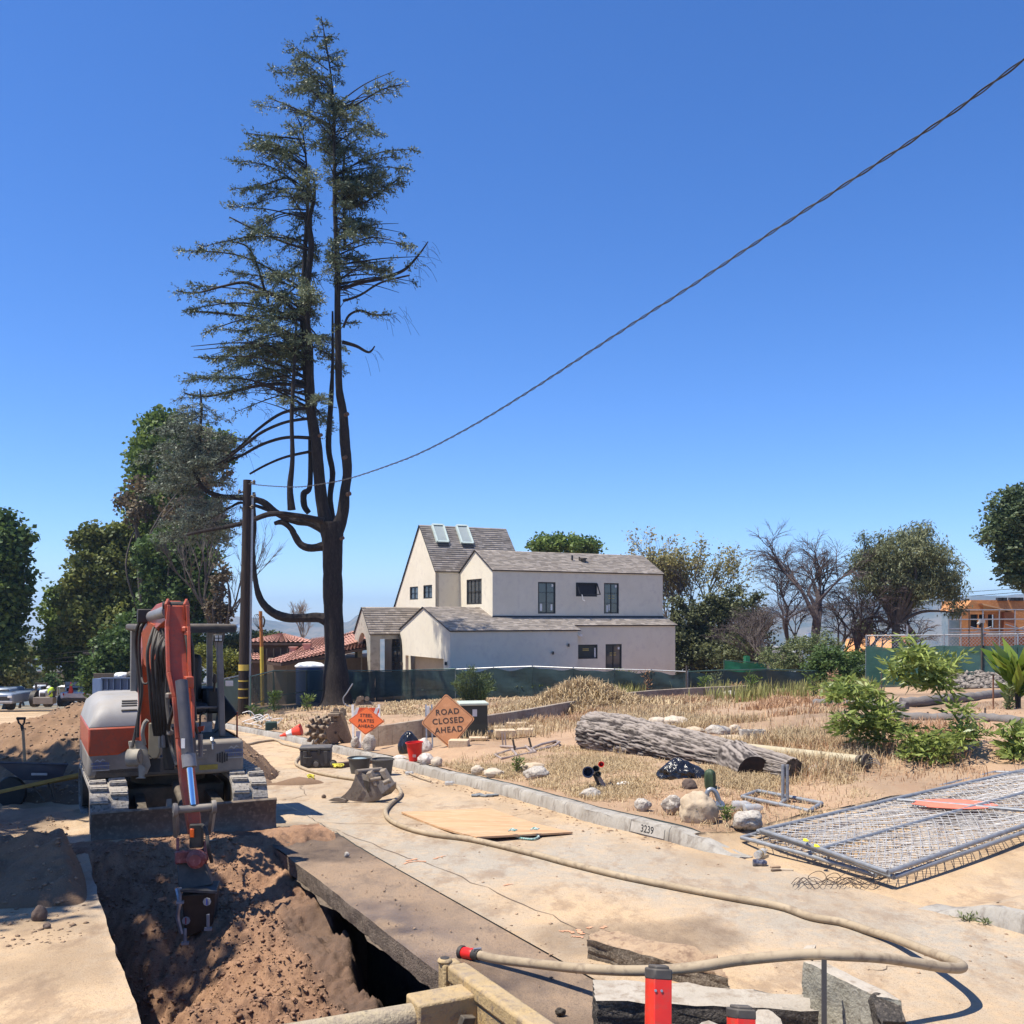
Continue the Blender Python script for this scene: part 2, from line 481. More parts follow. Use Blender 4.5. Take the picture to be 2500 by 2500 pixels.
# broken slab edges and trench walls
def edge_wall(name, u0, sd, a, s_, z0, z1, du, m, nz=6, v1=10.25, amp=.02):
 vs = np.arange(-2, v1 + .01, .05)
 def fx(Q, V):
  U = wig(u0 + 0 * Q, V, u0, s_, a, sd) + du * Q**1.0
  n = fbm(V * 7, Q * 2, u0, 4, 21 + sd) * amp * (Q > 0)
  x, y = XY(U + n, V)
  return x, y, zroad(x, y) + z0 + (z1 - z0) * Q - (.008 if u0 > 1 and z0 == 0 else 0)
 return grid(name, np.linspace(0, 1, nz), vs, fx, m, road, lambda P: {'dirt': .2 + 0 * P[:, 0], 'wet': .5 + .4 * fbm(P[:, 0] * 3, P[:, 1] * 3, P[:, 2] * 4, 3, 5), 'gloss': 0 * P[:, 0]})
edge_wall('slab_edge', .54, 2, .022, .1, 0, -.13, -.012, m_edge)
edge_wall('slab_edge', 2.27, 7, .013, .08, 0, -.15, .012, m_edge, amp=.012)
soil = T('trench', None, None); tag(soil, kind='structure')
def tw(name, ua, za, ub, zb, m):
 def fx(Q, V):
  U = ua + (ub - ua) * Q + .05 * fbm(V * 2.5, Q * 4, 1, 4, 61); x, y = XY(U, V)
  return x, y, zroad(x, y) + za + (zb - za) * Q
 return grid(name, np.linspace(0, 1, 10), np.arange(-2, 10.4, .12), fx, m, soil, lambda P: {'dirt': .3 + 0 * P[:, 0], 'wet': .4 + 0 * P[:, 0], 'gloss': 0 * P[:, 0]})
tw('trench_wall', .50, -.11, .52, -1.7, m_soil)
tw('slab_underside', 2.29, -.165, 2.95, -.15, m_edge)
tw('trench_wall', 2.88, -.1, 2.8, -1.9, mat('shaded_wall', (.05, .035, .025), (.03, .02, .015), 5, .9, bump=1))  # shade of the undercut put into a near-black wall colour
def zsoil(U, V):
 """soil height in the trench relative to the road"""
 d = -.36 - .10 * np.sin(V * 1.3)
 d = d * ss(10.4, 8.9, V) + .05 * ss(9.2, 10.2, V)
 d = d - .62 * np.exp(-((U - .95) / .42)**2 - ((V - 8.1) / .75)**2) - .35 * ss(.95, .6, U) * ss(10, 8.5, V)
 d = d - .12 * ss(6.6, 5.4, V) - .14 * ss(9, 8, V) - .42 * ss(1.02, .68, U) * ss(9.6, 8, V)
 gap = (2.26 + .06 * fbm(V * 2.2, 0 * V, 0, 4, 41) + .3 * ss(6.8, 8.8, V))
 d = d - (1.1 * ss(gap - .10, gap + .30, U)) * ss(9.3, 8.3, V)
 return d
def f_soil(U, V):
 x, y = XY(U, V)
 n = .075 * fbm(x * 1.8, y * 1.8, 0, 3, 50) + .04 * np.abs(fbm(x * 5, y * 5, 0, 4, 51, .6)) + .035 * np.abs(fbm(x * 13, y * 13, 0, 3, 53, .6)) + .018 * fbm(x * 24, y * 24, 0, 3, 52, .7)
 k = ss(10.5, 10.0, V) * .8 + .2
 return x, y, zroad(x, y) + zsoil(U, V) + n * k
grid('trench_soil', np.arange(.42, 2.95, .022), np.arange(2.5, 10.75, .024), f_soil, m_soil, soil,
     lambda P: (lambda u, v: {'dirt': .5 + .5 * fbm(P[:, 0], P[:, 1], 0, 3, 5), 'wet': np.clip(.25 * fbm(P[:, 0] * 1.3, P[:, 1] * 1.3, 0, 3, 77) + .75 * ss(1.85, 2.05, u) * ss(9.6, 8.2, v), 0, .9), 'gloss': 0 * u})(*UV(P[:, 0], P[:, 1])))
# ---------------------------------------------------------------- vacant lot and driveway
def f_lot(Q, V):
 U = ukerb(V) + .16 + Q; x, y = XY(U, V)
 z = zlot(x, y) - .03 * (Q < -.1)
 k = kfac(V); kk = np.maximum(k, ss(2.2, 4, Q)) * ss(0, .5, Q + .1) * ss(75, 60, V)
 b = .05 * fbm(x * .9, y * .9, 0, 4, 33) + .012 * fbm(x * 6, y * 6, 0, 3, 34)
 return x, y, z + kk * b - .01 * (1 - k)
m_drive = m_road
qs = np.concatenate([np.arange(0, 7, .12), np.arange(7, 16, .3), np.geomspace(16, 70, 26)])
def lot_attr(P):
 x, y = P[:, 0], P[:, 1]; u, v = UV(x, y); q = u - ukerb(v)
 dr = ss(.7, .2, kfac(v)) * ss(5.5, 4, q)
 d = .5 * fbm(x * .4, y * .4, 0, 4, 90) + .3 + .5 * ss(14, 20, q)
 w = .45 * ss(.05, .6, fbm(x * .45 + 3, y * .45, 0, 4, 93)) * ss(4, 6, q)
 return {'dirt': np.clip(d + dr * .2, -.2, 1.2), 'wet': np.clip(w * (1 - dr), 0, .8), 'gloss': 0 * x}
lot = T('vacant_lot', None, None); tag(lot, kind='structure')
grid('lot_ground', qs, np.concatenate([np.arange(8.05, 22, .16), np.geomspace(22.2, 80, 46)]), f_lot, m_lot, lot, lot_attr)
grid('driveway', np.concatenate([[-.16, -.08], qs]), np.concatenate([np.arange(-4, 4, .5), np.arange(4.1, 8.06, .11), [8.05]]), f_lot, m_drive, lot, lot_attr)
def far_h(x, y):
 r = np.hypot(x, y)
 z = zroad(x, y) - 50 * ss(110, 520, r) - 25 * ss(400, 1100, r)
 return z + 2.5 * fbm(x * .01, y * .01, 0, 4, 66) * ss(90, 300, r) - .25 * ss(78, 60, y)
rr_ = np.geomspace(55, 4200, 90); aa_ = np.radians(np.linspace(-75, 75, 150))
m_far = mat('far_ground', (.16, .15, .09), (.28, .22, .14), .03, .95, c3=(.07, .085, .045), det=8)
def f_far(A, Rr): x = Rr * np.sin(A); y = Rr * np.cos(A); return x, y, far_h(x, y)
o = grid('terrain', aa_, rr_, f_far, m_far); tag(o, kind='structure')
# ---------------------------------------------------------------- distant hills
_sx = [-1400, -400, 0, 60, 130, 260, 420, 560, 640, 700, 780, 850, 872, 930, 1050, 1400, 1700, 2000, 2120, 2300, 2400, 2500, 2900, 3900]
_sy = [1540, 1560, 1562, 1556, 1562, 1560, 1540, 1504, 1512, 1521, 1516, 1520, 1502, 1506, 1515, 1500, 1492, 1478, 1464, 1462, 1456, 1452, 1448, 1470]
def f_hill(A, Q):
 px = 1250 + F * np.tan(A)
 sky_y = np.interp(px, _sx, _sy)
 D = 1300 + 1300 * Q; y = D * np.cos(A); x = D * np.sin(A)
 crest = HC - (sky_y - HOR) / F * 2600 * np.cos(A)
 base = far_h(x, y) - 6
 prof = ss(0, 1, Q)**.9
 rough = fbm(x * .0035, y * .0035, 0, 5, 70) * 34 * np.sin(np.pi * np.clip(Q, 0, 1))**.8 + 3.0 * fbm(x * .02, y * .02, 0, 4, 71) * prof
 back = np.where(Q > 1, (Q - 1) * 260, 0)
 return x, y, base + (crest - base) * prof + rough - back
m_hill = mat('chaparral_hill', (.085, .095, .055), (.20, .165, .10), .012, .95, c3=(.05, .06, .035), det=10, lo=.42, hi=.6)
o = grid('hills', np.radians(np.linspace(-44, 44, 420)), np.concatenate([np.linspace(0, 1, 46), [1.1, 1.3]]), f_hill, m_hill); tag(o, kind='structure')
mb = MB()
for i in range(230):          # houses scattered over the far slopes
 a = R(random.uniform(-29, 29)); D = random.uniform(700, 2300); x, y = D * math.sin(a), D * math.cos(a)
 q = (D - 1300) / 1300
 z = float(f_hill(np.array(a), np.array(q))[2]) if q > 0 else float(far_h(x, y))
 w = random.uniform(7, 14)
 mb.cur = random.choice((0, 0, 1))
 mb.box((x, y, z + 2), (w, w * .7, 6), a * 1.5)
 mb.cur = 2; mb.prism([(x - w * .55, y - w * .4, z + 5), (x + w * .55, y - w * .4, z + 5), (x, y - w * .4, z + 8)], (0, w * .8, 0))
tag(mb.build('distant_houses', [m_white, mat('tan_stucco', (.5, .4, .3)), mat('far_roof', (.3, .2, .16))], world=0), kind='stuff')
# ---------------------------------------------------------------- kerb, one object per cast length
kerb = T('kerb', None, None); tag(kerb, kind='structure')
m_kerb = mat('kerb_concrete', (.40, .37, .32), (.30, .27, .225), 2.2, .92, c3=(.2, .17, .14), bump=.6, bs=50, stretch=(1, 1, .35))
cuts = [-4, -2, 0, 1.6, 3.2, 4.4, 5.3] ; cuts2 = [7.35, 8.35, 9.0, 10.4, 11.8, 13.2, 14.6, 16, 17.6, 19.2, 20.8, 22.6, 24.5, 27, 30, 34, 39, 45, 52, 60]
def kerb_seg(a, b):
 vs = np.linspace(a + .004, b - .004, max(3, int((b - a) / .12)))
 prof = [(-.035, -.12), (-.03, 0), (-.012, .125), (.004, .148), (.13, .152), (.165, .14), (.17, -.12)]
 V_, F_ = [], []
 for i, v in enumerate(vs):
  uk = float(ukerb(v)) ; k = max(.06, float(kfac(v)))
  for j, (du, h) in enumerate(prof):
   n = .007 * float(vn(v * 5, j * 3., 0, 3)) + (.012 * float(vn(v * 14, j, 2., 5)) if j in (2, 3) else 0)
   x, y = XY(uk + du + n + (0 if j > 1 else -.05 * (1 - k)), v)
   V_.append((x, y, float(zroad(x, y)) + (h * k if h > 0 else h) + (n if j in (2, 3, 4) else 0)))
 m = len(prof)
 for i in range(len(vs) - 1):
  for j in range(m - 1): F_.append((i * m + j, i * m + j + 1, (i + 1) * m + j + 1, (i + 1) * m + j))
 F_.append(tuple(range(m))); F_.append(tuple(reversed([(len(vs) - 1) * m + j for j in range(m)])))
 mb = MB(); mb.add(V_, [tuple(reversed(f)) for f in F_]); return mb.build('kerb_segment', m_kerb, kerb, smooth=50, world=0)
for c in (cuts, cuts2):
 for a, b in zip(c[:-1], c[1:]): kerb_seg(a, b)
# house number painted on the kerb
pa, pb = G(1578, 2030), G(1632, 2052)
mb = MB(); va = 8.62; ks = []
def kface(v, h, off=.006):
 uk = float(ukerb(v)) - .027 + .018 * h / .125 - off; x, y = XY(uk, v); return Vector((x, y, float(zroad(x, y)) + h))
m_kpaint = mat('worn_white_paint', (.46, .43, .38), (.36, .33, .28), 14, .8)
mb.add([kface(8.98, .02, .010), kface(8.42, .02, .010), kface(8.42, .128, .010), kface(8.98, .128, .010)], [(0, 1, 2, 3)]); mb.build('number_plate', m_kpaint, kerb, world=0)
A0 = kface(8.70, .075, .013); ex = (kface(8.42, .075) - kface(8.98, .075)).normalized(); ez = (kface(8.7, .12) - kface(8.7, .03)).normalized(); ey = ez.cross(ex)
text('3239', .11, mat('black_paint', (.03, .03, .03)), kerb, Matrix.Translation(A0) @ Matrix((ex, ez, ex.cross(ez))).transposed().to_4x4(), .001)
# cracks and joints in the paving, orange utility paint
m_crack = mat('crack_dirt', (.16, .115, .08), (.10, .07, .05), 20, .95)
def ribbon(pts, w, m, name, h=.004, parent=road, jit=.03):
 P = catmull([G(*p) for p in pts], 8); V_, F_ = [], []
 for i, p in enumerate(P):
  d = (P[min(i + 1, len(P) - 1)] - P[max(i - 1, 0)]); d.z = 0; d.normalize(); s = Vector((-d.y, d.x, 0))
  j = s * random.uniform(-jit, jit); ww = w * random.uniform(.35, 1.2)
  for q in (-1, 1):
   z = p + j + s * ww * q / 2; V_.append((z.x, z.y, gz(z.x, z.y) + float(lumps(z.x, z.y)) + h))
  if i: F_.append((2 * i - 2, 2 * i - 1, 2 * i + 1, 2 * i))
 mb = MB(); mb.add(V_, F_); return mb.build(name, m, parent, world=0)
ribbon([(650, 2016), (900, 2012), (1100, 2010), (1300, 1985)], .012, m_crack, 'crack')
ribbon([(690, 1955), (745, 1942), (735, 1922), (742, 1912)], .014, m_crack, 'crack')
ribbon([(670, 1958), (600, 1985), (560, 2000)], .012, m_crack, 'crack')
ribbon([(790, 2018), (1000, 2095), (1250, 2195), (1500, 2310), (1800, 2470)], .010, m_crack, 'joint')
ribbon([(2120, 2370), (2210, 2358), (2290, 2350)], .008, m_crack, 'crack')
ribbon([(2435, 2200), (2438, 2225), (2430, 2262)], .012, m_crack, 'joint')
m_opaint = mat('faded_orange_paint', (.62, .27, .14), (.56, .33, .2), 22, .9, lo=.3, hi=.7)
for pts in ([(985, 2110), (1010, 2104), (1040, 2104)], [(990, 2103), (1020, 2098)], [(1060, 2098), (1085, 2090)], [(1230, 2163), (1250, 2159)],
   [(1366, 2275), (1385, 2274), (1402, 2279)], [(1395, 2287), (1425, 2290)], [(1408, 2270), (1425, 2282)], [(1435, 2268), (1446, 2264)], [(1480, 2262), (1470, 2268)]):
 ribbon(pts, .035, m_opaint, 'paint_mark', .005, jit=.01)
# ---------------------------------------------------------------- dirt mounds
def mound(name, label, cx, cy, fn, half, step, m, wet=.3):
 xs = np.arange(-half[0], half[0] + step, step); ys = np.arange(-half[1], half[1] + step, step)
 def fx(U, V):
  x = cx + U; y = cy + V; h = fn(x, y)
  n = (.10 * fbm(x * 1.1, y * 1.1, 0, 4, 13) + .05 * np.abs(fbm(x * 4, y * 4, 0, 4, 14, .6)) + .012 * fbm(x * 18, y * 18, 0, 3, 15, .7)) * ss(0, .25, h)
  return x, y, zg(x, y) + h + n - .06 * ss(.04, 0, h)
 o = grid(name, xs, ys, fx, m, None, lambda P: {'dirt': .5 + .5 * fbm(P[:, 0] * .8, P[:, 1] * .8, 0, 3, 5), 'wet': np.clip(wet * ss(-.2, .5, fbm(P[:, 0], P[:, 1], 0, 3, 7)), 0, 1), 'gloss': 0 * P[:, 0]}, keep=lambda c: fn(c[:, 0], c[:, 1]) > .0)
 return tag(o, label, 'dirt mound')
def big(x, y):
 # ridge with a steeper right flank behind the machine, and a lower shoulder towards the camera
 rx = np.where(x < -6.0, 4.0, 2.1)
 a = 1.5 * np.clip(1 - np.hypot((x + 6.0) / rx, (y - 16.0) / 3.0), 0, 1)**.85
 rb = np.where(x < -5.7, 2.9, 1.8)
 b = .85 * np.clip(1 - np.hypot((x + 5.7) / rb, (y - 14.6) / 1.9), 0, 1)**.9
 return np.maximum(a, b)
mound('dirt_pile', 'tall brown pile of excavated soil behind the excavator and the wheelbarrow', -6.6, 15.6, big, (4.4, 4.2), .045, m_pile, .45)
def small(x, y):
 u, v = UV(x, y)
 a = .40 * np.clip(1 - np.hypot((x + 4.1) / 1.75, (y - 8.55) / 1.15), 0, 1)**.8
 return a * ss(.52, .3, u)
mound('dirt_pile', 'low shaded mound of loose soil on the slab at the trench edge', -4.1, 8.5, small, (2.1, 1.5), .03, m_pile, .3)
def berm(x, y):
 u, v = UV(x, y)
 return .16 * np.clip(1 - np.hypot((u - 3.0) / .7, (v - 16.1) / 1.3), 0, 1) + .1 * np.clip(1 - np.hypot((u - 3.9) / .5, (v - 15.3) / .3), 0, 1)
bx_, by_ = XY(3.2, 15.8)
mound('dirt_pile', 'small spread of crumbled soil on the road right of the excavator', bx_, by_, berm, (1.6, 1.6), .05, m_pile, .4)
# ---------------------------------------------------------------- clods and pebbles
def clods(name, n, fxy, smin, smax, m, parent=None):
 V_, F_ = [], []
 ico = [(0, 0, 1), (.94, 0, .2), (.3, .9, .25), (-.8, .5, .2), (-.75, -.6, .25), (.35, -.9, .2), (0, 0, -.5)]
 fc = [(0, 1, 2), (0, 2, 3), (0, 3, 4), (0, 4, 5), (0, 5, 1), (6, 2, 1), (6, 3, 2), (6, 4, 3), (6, 5, 4), (6, 1, 5)]
 ico = np.array(ico)
 P = fxy(n); n = len(P)
 s = smin * (smax / smin)**(rng.random(n)**2.2)
 sc_ = s[:, None, None] * (ico[None] * rng.uniform(.7, 1.3, (n, 7, 1))) * rng.uniform(.6, 1.2, (n, 1, 3)) * np.array([1, 1, .7])
 a = rng.uniform(0, 6.28, n); c, si = np.cos(a)[:, None], np.sin(a)[:, None]
 X = sc_[:, :, 0] * c - sc_[:, :, 1] * si; Yy = sc_[:, :, 0] * si + sc_[:, :, 1] * c
 V = np.stack([X, Yy, sc_[:, :, 2]], -1) + P[:, None, :]
 Fc = (np.array(fc)[None] + (np.arange(n) * 7)[:, None, None]).reshape(-1, 3)
 return npmesh(name, V.reshape(-1, 3), Fc, m, parent, np.repeat(rng.random(n), 7))
m_clod = mat('soil_clod', (.40, .27, .17), (.20, .13, .08), 3, .95, attr='rnd')
def pts_road(n):
 v = 3.2 + 14 * rng.random(n)**1.2; u = rng.uniform(-6, 6.2, n)
 k = ~trench(u, v); u, v = u[k], v[k]
 clump = fbm(*XY(u, v), 0, 3, 88); w = rng.random(len(u)) < np.clip(.25 + .9 * clump, .03, 1); u, v = u[w], v[w]
 x, y = XY(u, v); k = u < ukerb(v) - .05; x, y = x[k], y[k]
 return np.stack([x, y, zroad(x, y) + lumps(x, y)], -1)
tag(clods('loose_gravel', 9000, pts_road, .004, .016, m_clod), kind='stuff')
def pts_kerb(n):
 v = rng.uniform(8, 24, n); u = ukerb(v) - .04 - np.abs(rng.normal(0, .16, n)); x, y = XY(u, v)
 return np.stack([x, y, zroad(x, y)], -1)
tag(clods('gutter_debris', 900, pts_kerb, .006, .028, m_clod), kind='stuff')
def pts_soil(n):
 u = rng.uniform(.6, 2.0, n); v = rng.uniform(4, 10.6, n); x, y, z = f_soil(u, v); return np.stack([x, y, z], -1)
m_clod2 = mat('trench_clod', (.34, .20, .12), (.18, .10, .06), 3, .95, attr='rnd')
tag(clods('soil_clods', 11000, pts_soil, .005, .03, m_clod2), kind='stuff')
def pts_pile(n):
 x = rng.uniform(-10, -3.5, n); y = rng.uniform(12, 17.5, n); h = big(x, y); k = h > .02; x, y, h = x[k], y[k], h[k]
 n_ = (.10 * fbm(x * 1.1, y * 1.1, 0, 4, 13) + .05 * np.abs(fbm(x * 4, y * 4, 0, 4, 14, .6))) * ss(0, .25, h)
 return np.stack([x, y, zg(x, y) + h + n_], -1)
tag(clods('pile_clods', 6000, pts_pile, .01, .045, m_clod), kind='stuff')
def pts_left(n):
 u = rng.uniform(-4.5, .45, n); v = rng.uniform(7.2, 12.5, n); x, y = XY(u, v)
 h = small(x, y); return np.stack([x, y, zg(x, y) + lumps(x, y) + h + (.10 * fbm(x * 1.1, y * 1.1, 0, 4, 13) + .05 * np.abs(fbm(x * 4, y * 4, 0, 4, 14, .6))) * ss(0, .25, h)], -1)
tag(clods('mound_clods', 4500, pts_left, .006, .03, m_clod), kind='stuff')
# ---------------------------------------------------------------- the stucco house
C0 = at(1099, 1541, 44.); ZB = -3.4
def HP(a, b, z): return Vector((C0.x + a * NX + b * DX, C0.y + a * NY + b * DY, z))
def sol_a(px, b):
 k = (px - 1250) / F; x0, y0 = C0.x + b * DX, C0.y + b * DY
 return (k * y0 - x0) / (NX - k * NY)
def sol_b(px, a):
 k = (px - 1250) / F; x0, y0 = C0.x + a * NX, C0.y + a * NY
 return (k * y0 - x0) / (DX - k * DY)
def zat(py, a, b): return HC - (py - HOR) / F * (C0.y + a * NY + b * DY)
house = T('house', 'two storey stucco house with steep grey shingle roofs behind the green fence', 'house', HP(5, 4, ZB))
m_stucco = mat('cream_stucco', (.74, .67, .53), (.70, .63, .49), .7, .92, c3=(.66, .59, .475), bump=.4, bs=45)
m_stucco2 = mat('raw_cement_render', (.34, .32, .26), (.42, .39, .32), .8, .95, c3=(.26, .25, .21), bump=.4, bs=30)
m_trim = mat('black_window_frame', (.015, .015, .017), (.02, .02, .02), 5, .4)
m_glass = mat('window_glass', (.045, .05, .055), (.07, .08, .085), .8, .06, spec=.8)
m_glass2 = mat('skylight_glass', (.30, .34, .33), (.36, .4, .38), .7, .15, spec=.6)
m_mem = mat('roof_membrane', (.035, .038, .042), (.05, .05, .055), 3, .8)
def wall(name, org, sx, W_, z0, z1, holes=(), m=None, th=.16, top=None, rev=.11, parent=house):
 """wall from org along sx, with rectangular holes (s0,s1,z0,z1); top = extra polygon points (s,z) for a gable"""
 sx = sx.normalized(); nin = Vector((-sx.y, sx.x, 0))       # inwards normal (wall seen from its right hand side)
 ss_ = sorted({0, W_, *[h[0] for h in holes], *[h[1] for h in holes]}); zs = sorted({z0, z1, *[h[2] for h in holes], *[h[3] for h in holes]})
 mb = MB()
 def P(s, z, d=0): q = org + sx * s + nin * d; return Vector((q.x, q.y, z))
 for i in range(len(ss_) - 1):
  for j in range(len(zs) - 1):
   s, z = (ss_[i] + ss_[i + 1]) / 2, (zs[j] + zs[j + 1]) / 2
   if any(h[0] < s < h[1] and h[2] < z < h[3] for h in holes): continue
   mb.add([P(ss_[i], zs[j]), P(ss_[i + 1], zs[j]), P(ss_[i + 1], zs[j + 1]), P(ss_[i], zs[j + 1])], [(0, 1, 2, 3)])
   mb.add([P(ss_[i], zs[j], th), P(ss_[i + 1], zs[j], th), P(ss_[i + 1], zs[j + 1], th), P(ss_[i], zs[j + 1], th)], [(3, 2, 1, 0)])
 for h in holes:
  a, b, c, d = h
  for p, q in (((a, c), (b, c)), ((b, c), (b, d)), ((b, d), (a, d)), ((a, d), (a, c))):
   mb.add([P(*p), P(*q), P(*q, th), P(*p, th)], [(3, 2, 1, 0)])
 if top:
  pts = [P(s, z) for s, z in [(0, z1), (W_, z1)] + list(top)]
  mb.prism(pts, nin * th)
 return mb.build(name, m or m_stucco, parent, smooth=0)
def window(org, sx, s0, s1, z0, z1, nx, nz, parent=house, glass=None, inset=.06, fw=.06, stickers=()):
 sx = sx.normalized(); nin = Vector((-sx.y, sx.x, 0))
 def P(s, z, d): q = org + sx * s + nin * d; return Vector((q.x, q.y, z))
 ce = P((s0 + s1) / 2, z0, inset)
 w = T('window', None, None); w.location = mworld(house).inverted() @ ce; w.parent = parent
 Mx = Matrix((sx, nin, Vector((0, 0, 1)))).transposed().to_4x4()
 w.rotation_euler = Mx.to_euler()
 hw, hh = (s1 - s0) / 2, z1 - z0
 f = MB()
 for x in (-hw + fw / 2, hw - fw / 2): f.box((x, 0, hh / 2), (fw, .07, hh))
 for z in (fw / 2, hh - fw / 2): f.box((0, 0, z), (2 * hw - 2 * fw, .066, fw))
 for i in range(1, nx): f.box((-hw + 2 * hw * i / nx, 0, hh / 2), (.03, .05, hh - 2 * fw))
 for i in range(1, nz): f.box((0, -.002, hh * i / nz), (2 * hw - 2 * fw, .05, .028))
 f.build('frame', m_trim, w, smooth=0, world=0)
 gap = .015
 for i in range(nx):
  for j in range(nz):
   x0 = -hw + 2 * hw * i / nx + gap; x1 = -hw + 2 * hw * (i + 1) / nx - gap
   a, b = hh * j / nz + gap, hh * (j + 1) / nz - gap
   g = MB(); g.box(((x0 + x1) / 2, .012, (a + b) / 2), (x1 - x0, .01, b - a)); g.build('pane', glass or m_glass, w, smooth=0, world=0)
 for (sx_, sz_, sw, sh) in stickers:
  g = MB(); g.box((-hw + 2 * hw * sx_, .002, hh * sz_), (sw, .004, sh)); g.build('sticker', m_white if sh > .05 else mat('yellow_tape', (.5, .4, .12)), w, smooth=0, world=0)
 return w
vn_ = Vector((NX, NY, 0)); vd_ = Vector((DX, DY, 0)); vdm = -vd_
zE1 = C0.z; W1 = 6.49; zR1 = zat(1483.6, 0, 3.25)
# garage wing: long wall, gable with the garage opening
a1 = sol_a(1410.5, 0)
wall('wall', HP(0, 0, 0), vn_, a1, ZB, zE1)
gb0, gb1 = sol_b(1083, 0), sol_b(990, 0)
gtop = zat(1614, 0, gb0)
wall('wall', HP(0, W1, 0), vdm, W1, ZB, zE1, [(W1 - gb1, W1 - gb0, ZB + .01, gtop + .1)], top=[(W1 / 2, zR1)])
g = MB(); p = HP(.5, gb1, 0); q = HP(.5, gb0, 0)
g.add([(p.x, p.y, ZB), (q.x, q.y, ZB), (q.x, q.y, gtop + .3), (p.x, p.y, gtop + .3)], [(0, 1, 2, 3)]); g.build('garage_door', mat('khaki_garage_wall', (.55, .46, .30), (.5, .42, .28), 2, .9), house, smooth=0)
# rear ground floor extension
b2 = .65; a2 = sol_a(1648.5, b2); zE2 = zE1 + (zR1 - zE1) / 3.25 * b2
wD = (sol_a(1411.5, b2), sol_a(1459, b2), zat(1608, 8, b2), zat(1573.5, 8, b2))
wE = (sol_a(1478.5, b2), sol_a(1518, b2), zat(1636, 9, b2), zat(1572.5, 9, b2))
off = a1 - .5
wall('wall', HP(off, b2, 0), vn_, a2 - off, ZB, zE2, [(wD[0] - off, wD[1] - off, wD[2], wD[3]), (wE[0] - off, wE[1] - off, wE[2], wE[3])])
window(HP(0, b2, 0), vn_, wD[0] + .003, wD[1] - .003, wD[2] + .003, wD[3] - .003, 1, 1, stickers=[(.42, .7, .35, .035), (.42, .6, .35, .035), (.9, .4, .08, .5)])
window(HP(0, b2, 0), vn_, wE[0] + .003, wE[1] - .003, wE[2] + .003, wE[3] - .003, 2, 1, stickers=[(.36, .66, .14, .035), (.36, .58, .14, .035), (.6, .66, .14, .035), (.6, .58, .14, .035), (.85, .84, .1, .12)])
wall('wall', HP(a2, b2, 0), vd_, 6.5, ZB, zE2)
# upper block
aU = sol_a(1202.5, 1.7); bU = 1.7; WU = sol_b(1122, aU) - bU; zEU = zat(1391.8, aU, bU); aUe = sol_a(1618, bU)
zRU = zat(1344.6, aU, bU + WU / 2); zUB = zat(1511, aU, bU) - .4
def wU(x0, x1, y0, y1):
 s0, s1 = sol_a(x0, bU), sol_a(x1, bU); am = (s0 + s1) / 2
 return (s0 - aU, s1 - aU, zat(y1, am, bU), zat(y0, am, bU))
hA, hB, hCc = wU(1313.5, 1356.5, 1421, 1498), wU(1406, 1458, 1422.5, 1456.5), wU(1474.6, 1511, 1423.5, 1498)
wall('wall', HP(aU, bU, 0), vn_, aUe - aU, zUB, zEU, [hA, hB, hCc])
e_ = .003
window(HP(aU, bU, 0), vn_, hA[0] + e_, hA[1] - e_, hA[2] + e_, hA[3] - e_, 2, 3, stickers=[(.2, .2, .12, .35), (.8, .2, .1, .3), (.85, .9, .1, .12)])
window(HP(aU, bU, 0), vn_, hCc[0] + e_, hCc[1] - e_, hCc[2] + e_, hCc[3] - e_, 2, 3, stickers=[(.25, .16, .08, .35), (.38, .2, .06, .3), (.4, .58, .14, .03), (.4, .5, .14, .03), (.66, .58, .14, .03), (.66, .5, .14, .03), (.84, .9, .1, .12)])
window(HP(aU, bU, 0), vn_, hB[0] + e_, hB[1] - e_, hB[2] + e_, hB[3] - e_, 1, 1, glass=mat('dark_room', (.02, .022, .03)))
# the open awning sash
sa = HP(aU + hB[0] + .05, bU, 0); sb_ = HP(aU + hB[1] - .02, bU, 0); zt = hB[3] - .04
out = Vector((-DX, -DY, 0))
mb = MB()
p0 = Vector((sa.x, sa.y, zt)) + out * .02; p1 = Vector((sb_.x, sb_.y, zt)) + out * .02; dn = out * .30 + Vector((0, 0, -.55));
for a_, b_ in ((p0, p1), (p0 + dn, p1 + dn), (p0, p0 + dn), (p1, p1 + dn)): mb.bar(a_, b_, .05, .04, (0, 0, 1))
sash = mb.build('open_sash', m_trim, house, smooth=0)
mb = MB(); nn_ = (p1 - p0).cross(dn).normalized() * .01
mb.prism([p0 + dn * .04, p1 + dn * .04, p1 + dn * .96, p0 + dn * .96], nn_); mb.build('pane', mat('pale_window_glass', (.30, .33, .34), (.4, .43, .44), 2, .1), sash, world=0, smooth=0)
bpy.data.objects['pane'].name  # keep name
mb.__init__(); k = p0 + dn + Vector((0, 0, -.02)); mb.tube([k + Vector((.1, 0, 0)), k + Vector((.16, 0, -.28)), k + Vector((.24, 0, -.32))], .02, 6); mb.build('crank', m_white, house)
hW = (sol_b(1139, aU), sol_b(1176, aU))
sg = WU; hG = (sg - (hW[0] - bU), sg - (hW[1] - bU), zat(1475, aU, bU + 1.6), zat(1413, aU, bU + 1.6))
wall('wall', HP(aU, bU + WU, 0), vdm, WU, zUB - .8, zEU, [hG], top=[(WU / 2, zRU)])
window(HP(aU, bU + WU, 0), vdm, hG[0] + e_, hG[1] - e_, hG[2] + e_, hG[3] - e_, 4, 2)
wall('wall', HP(aUe, bU, 0), vd_, WU, zUB, zEU, top=[(WU / 2, zRU)])
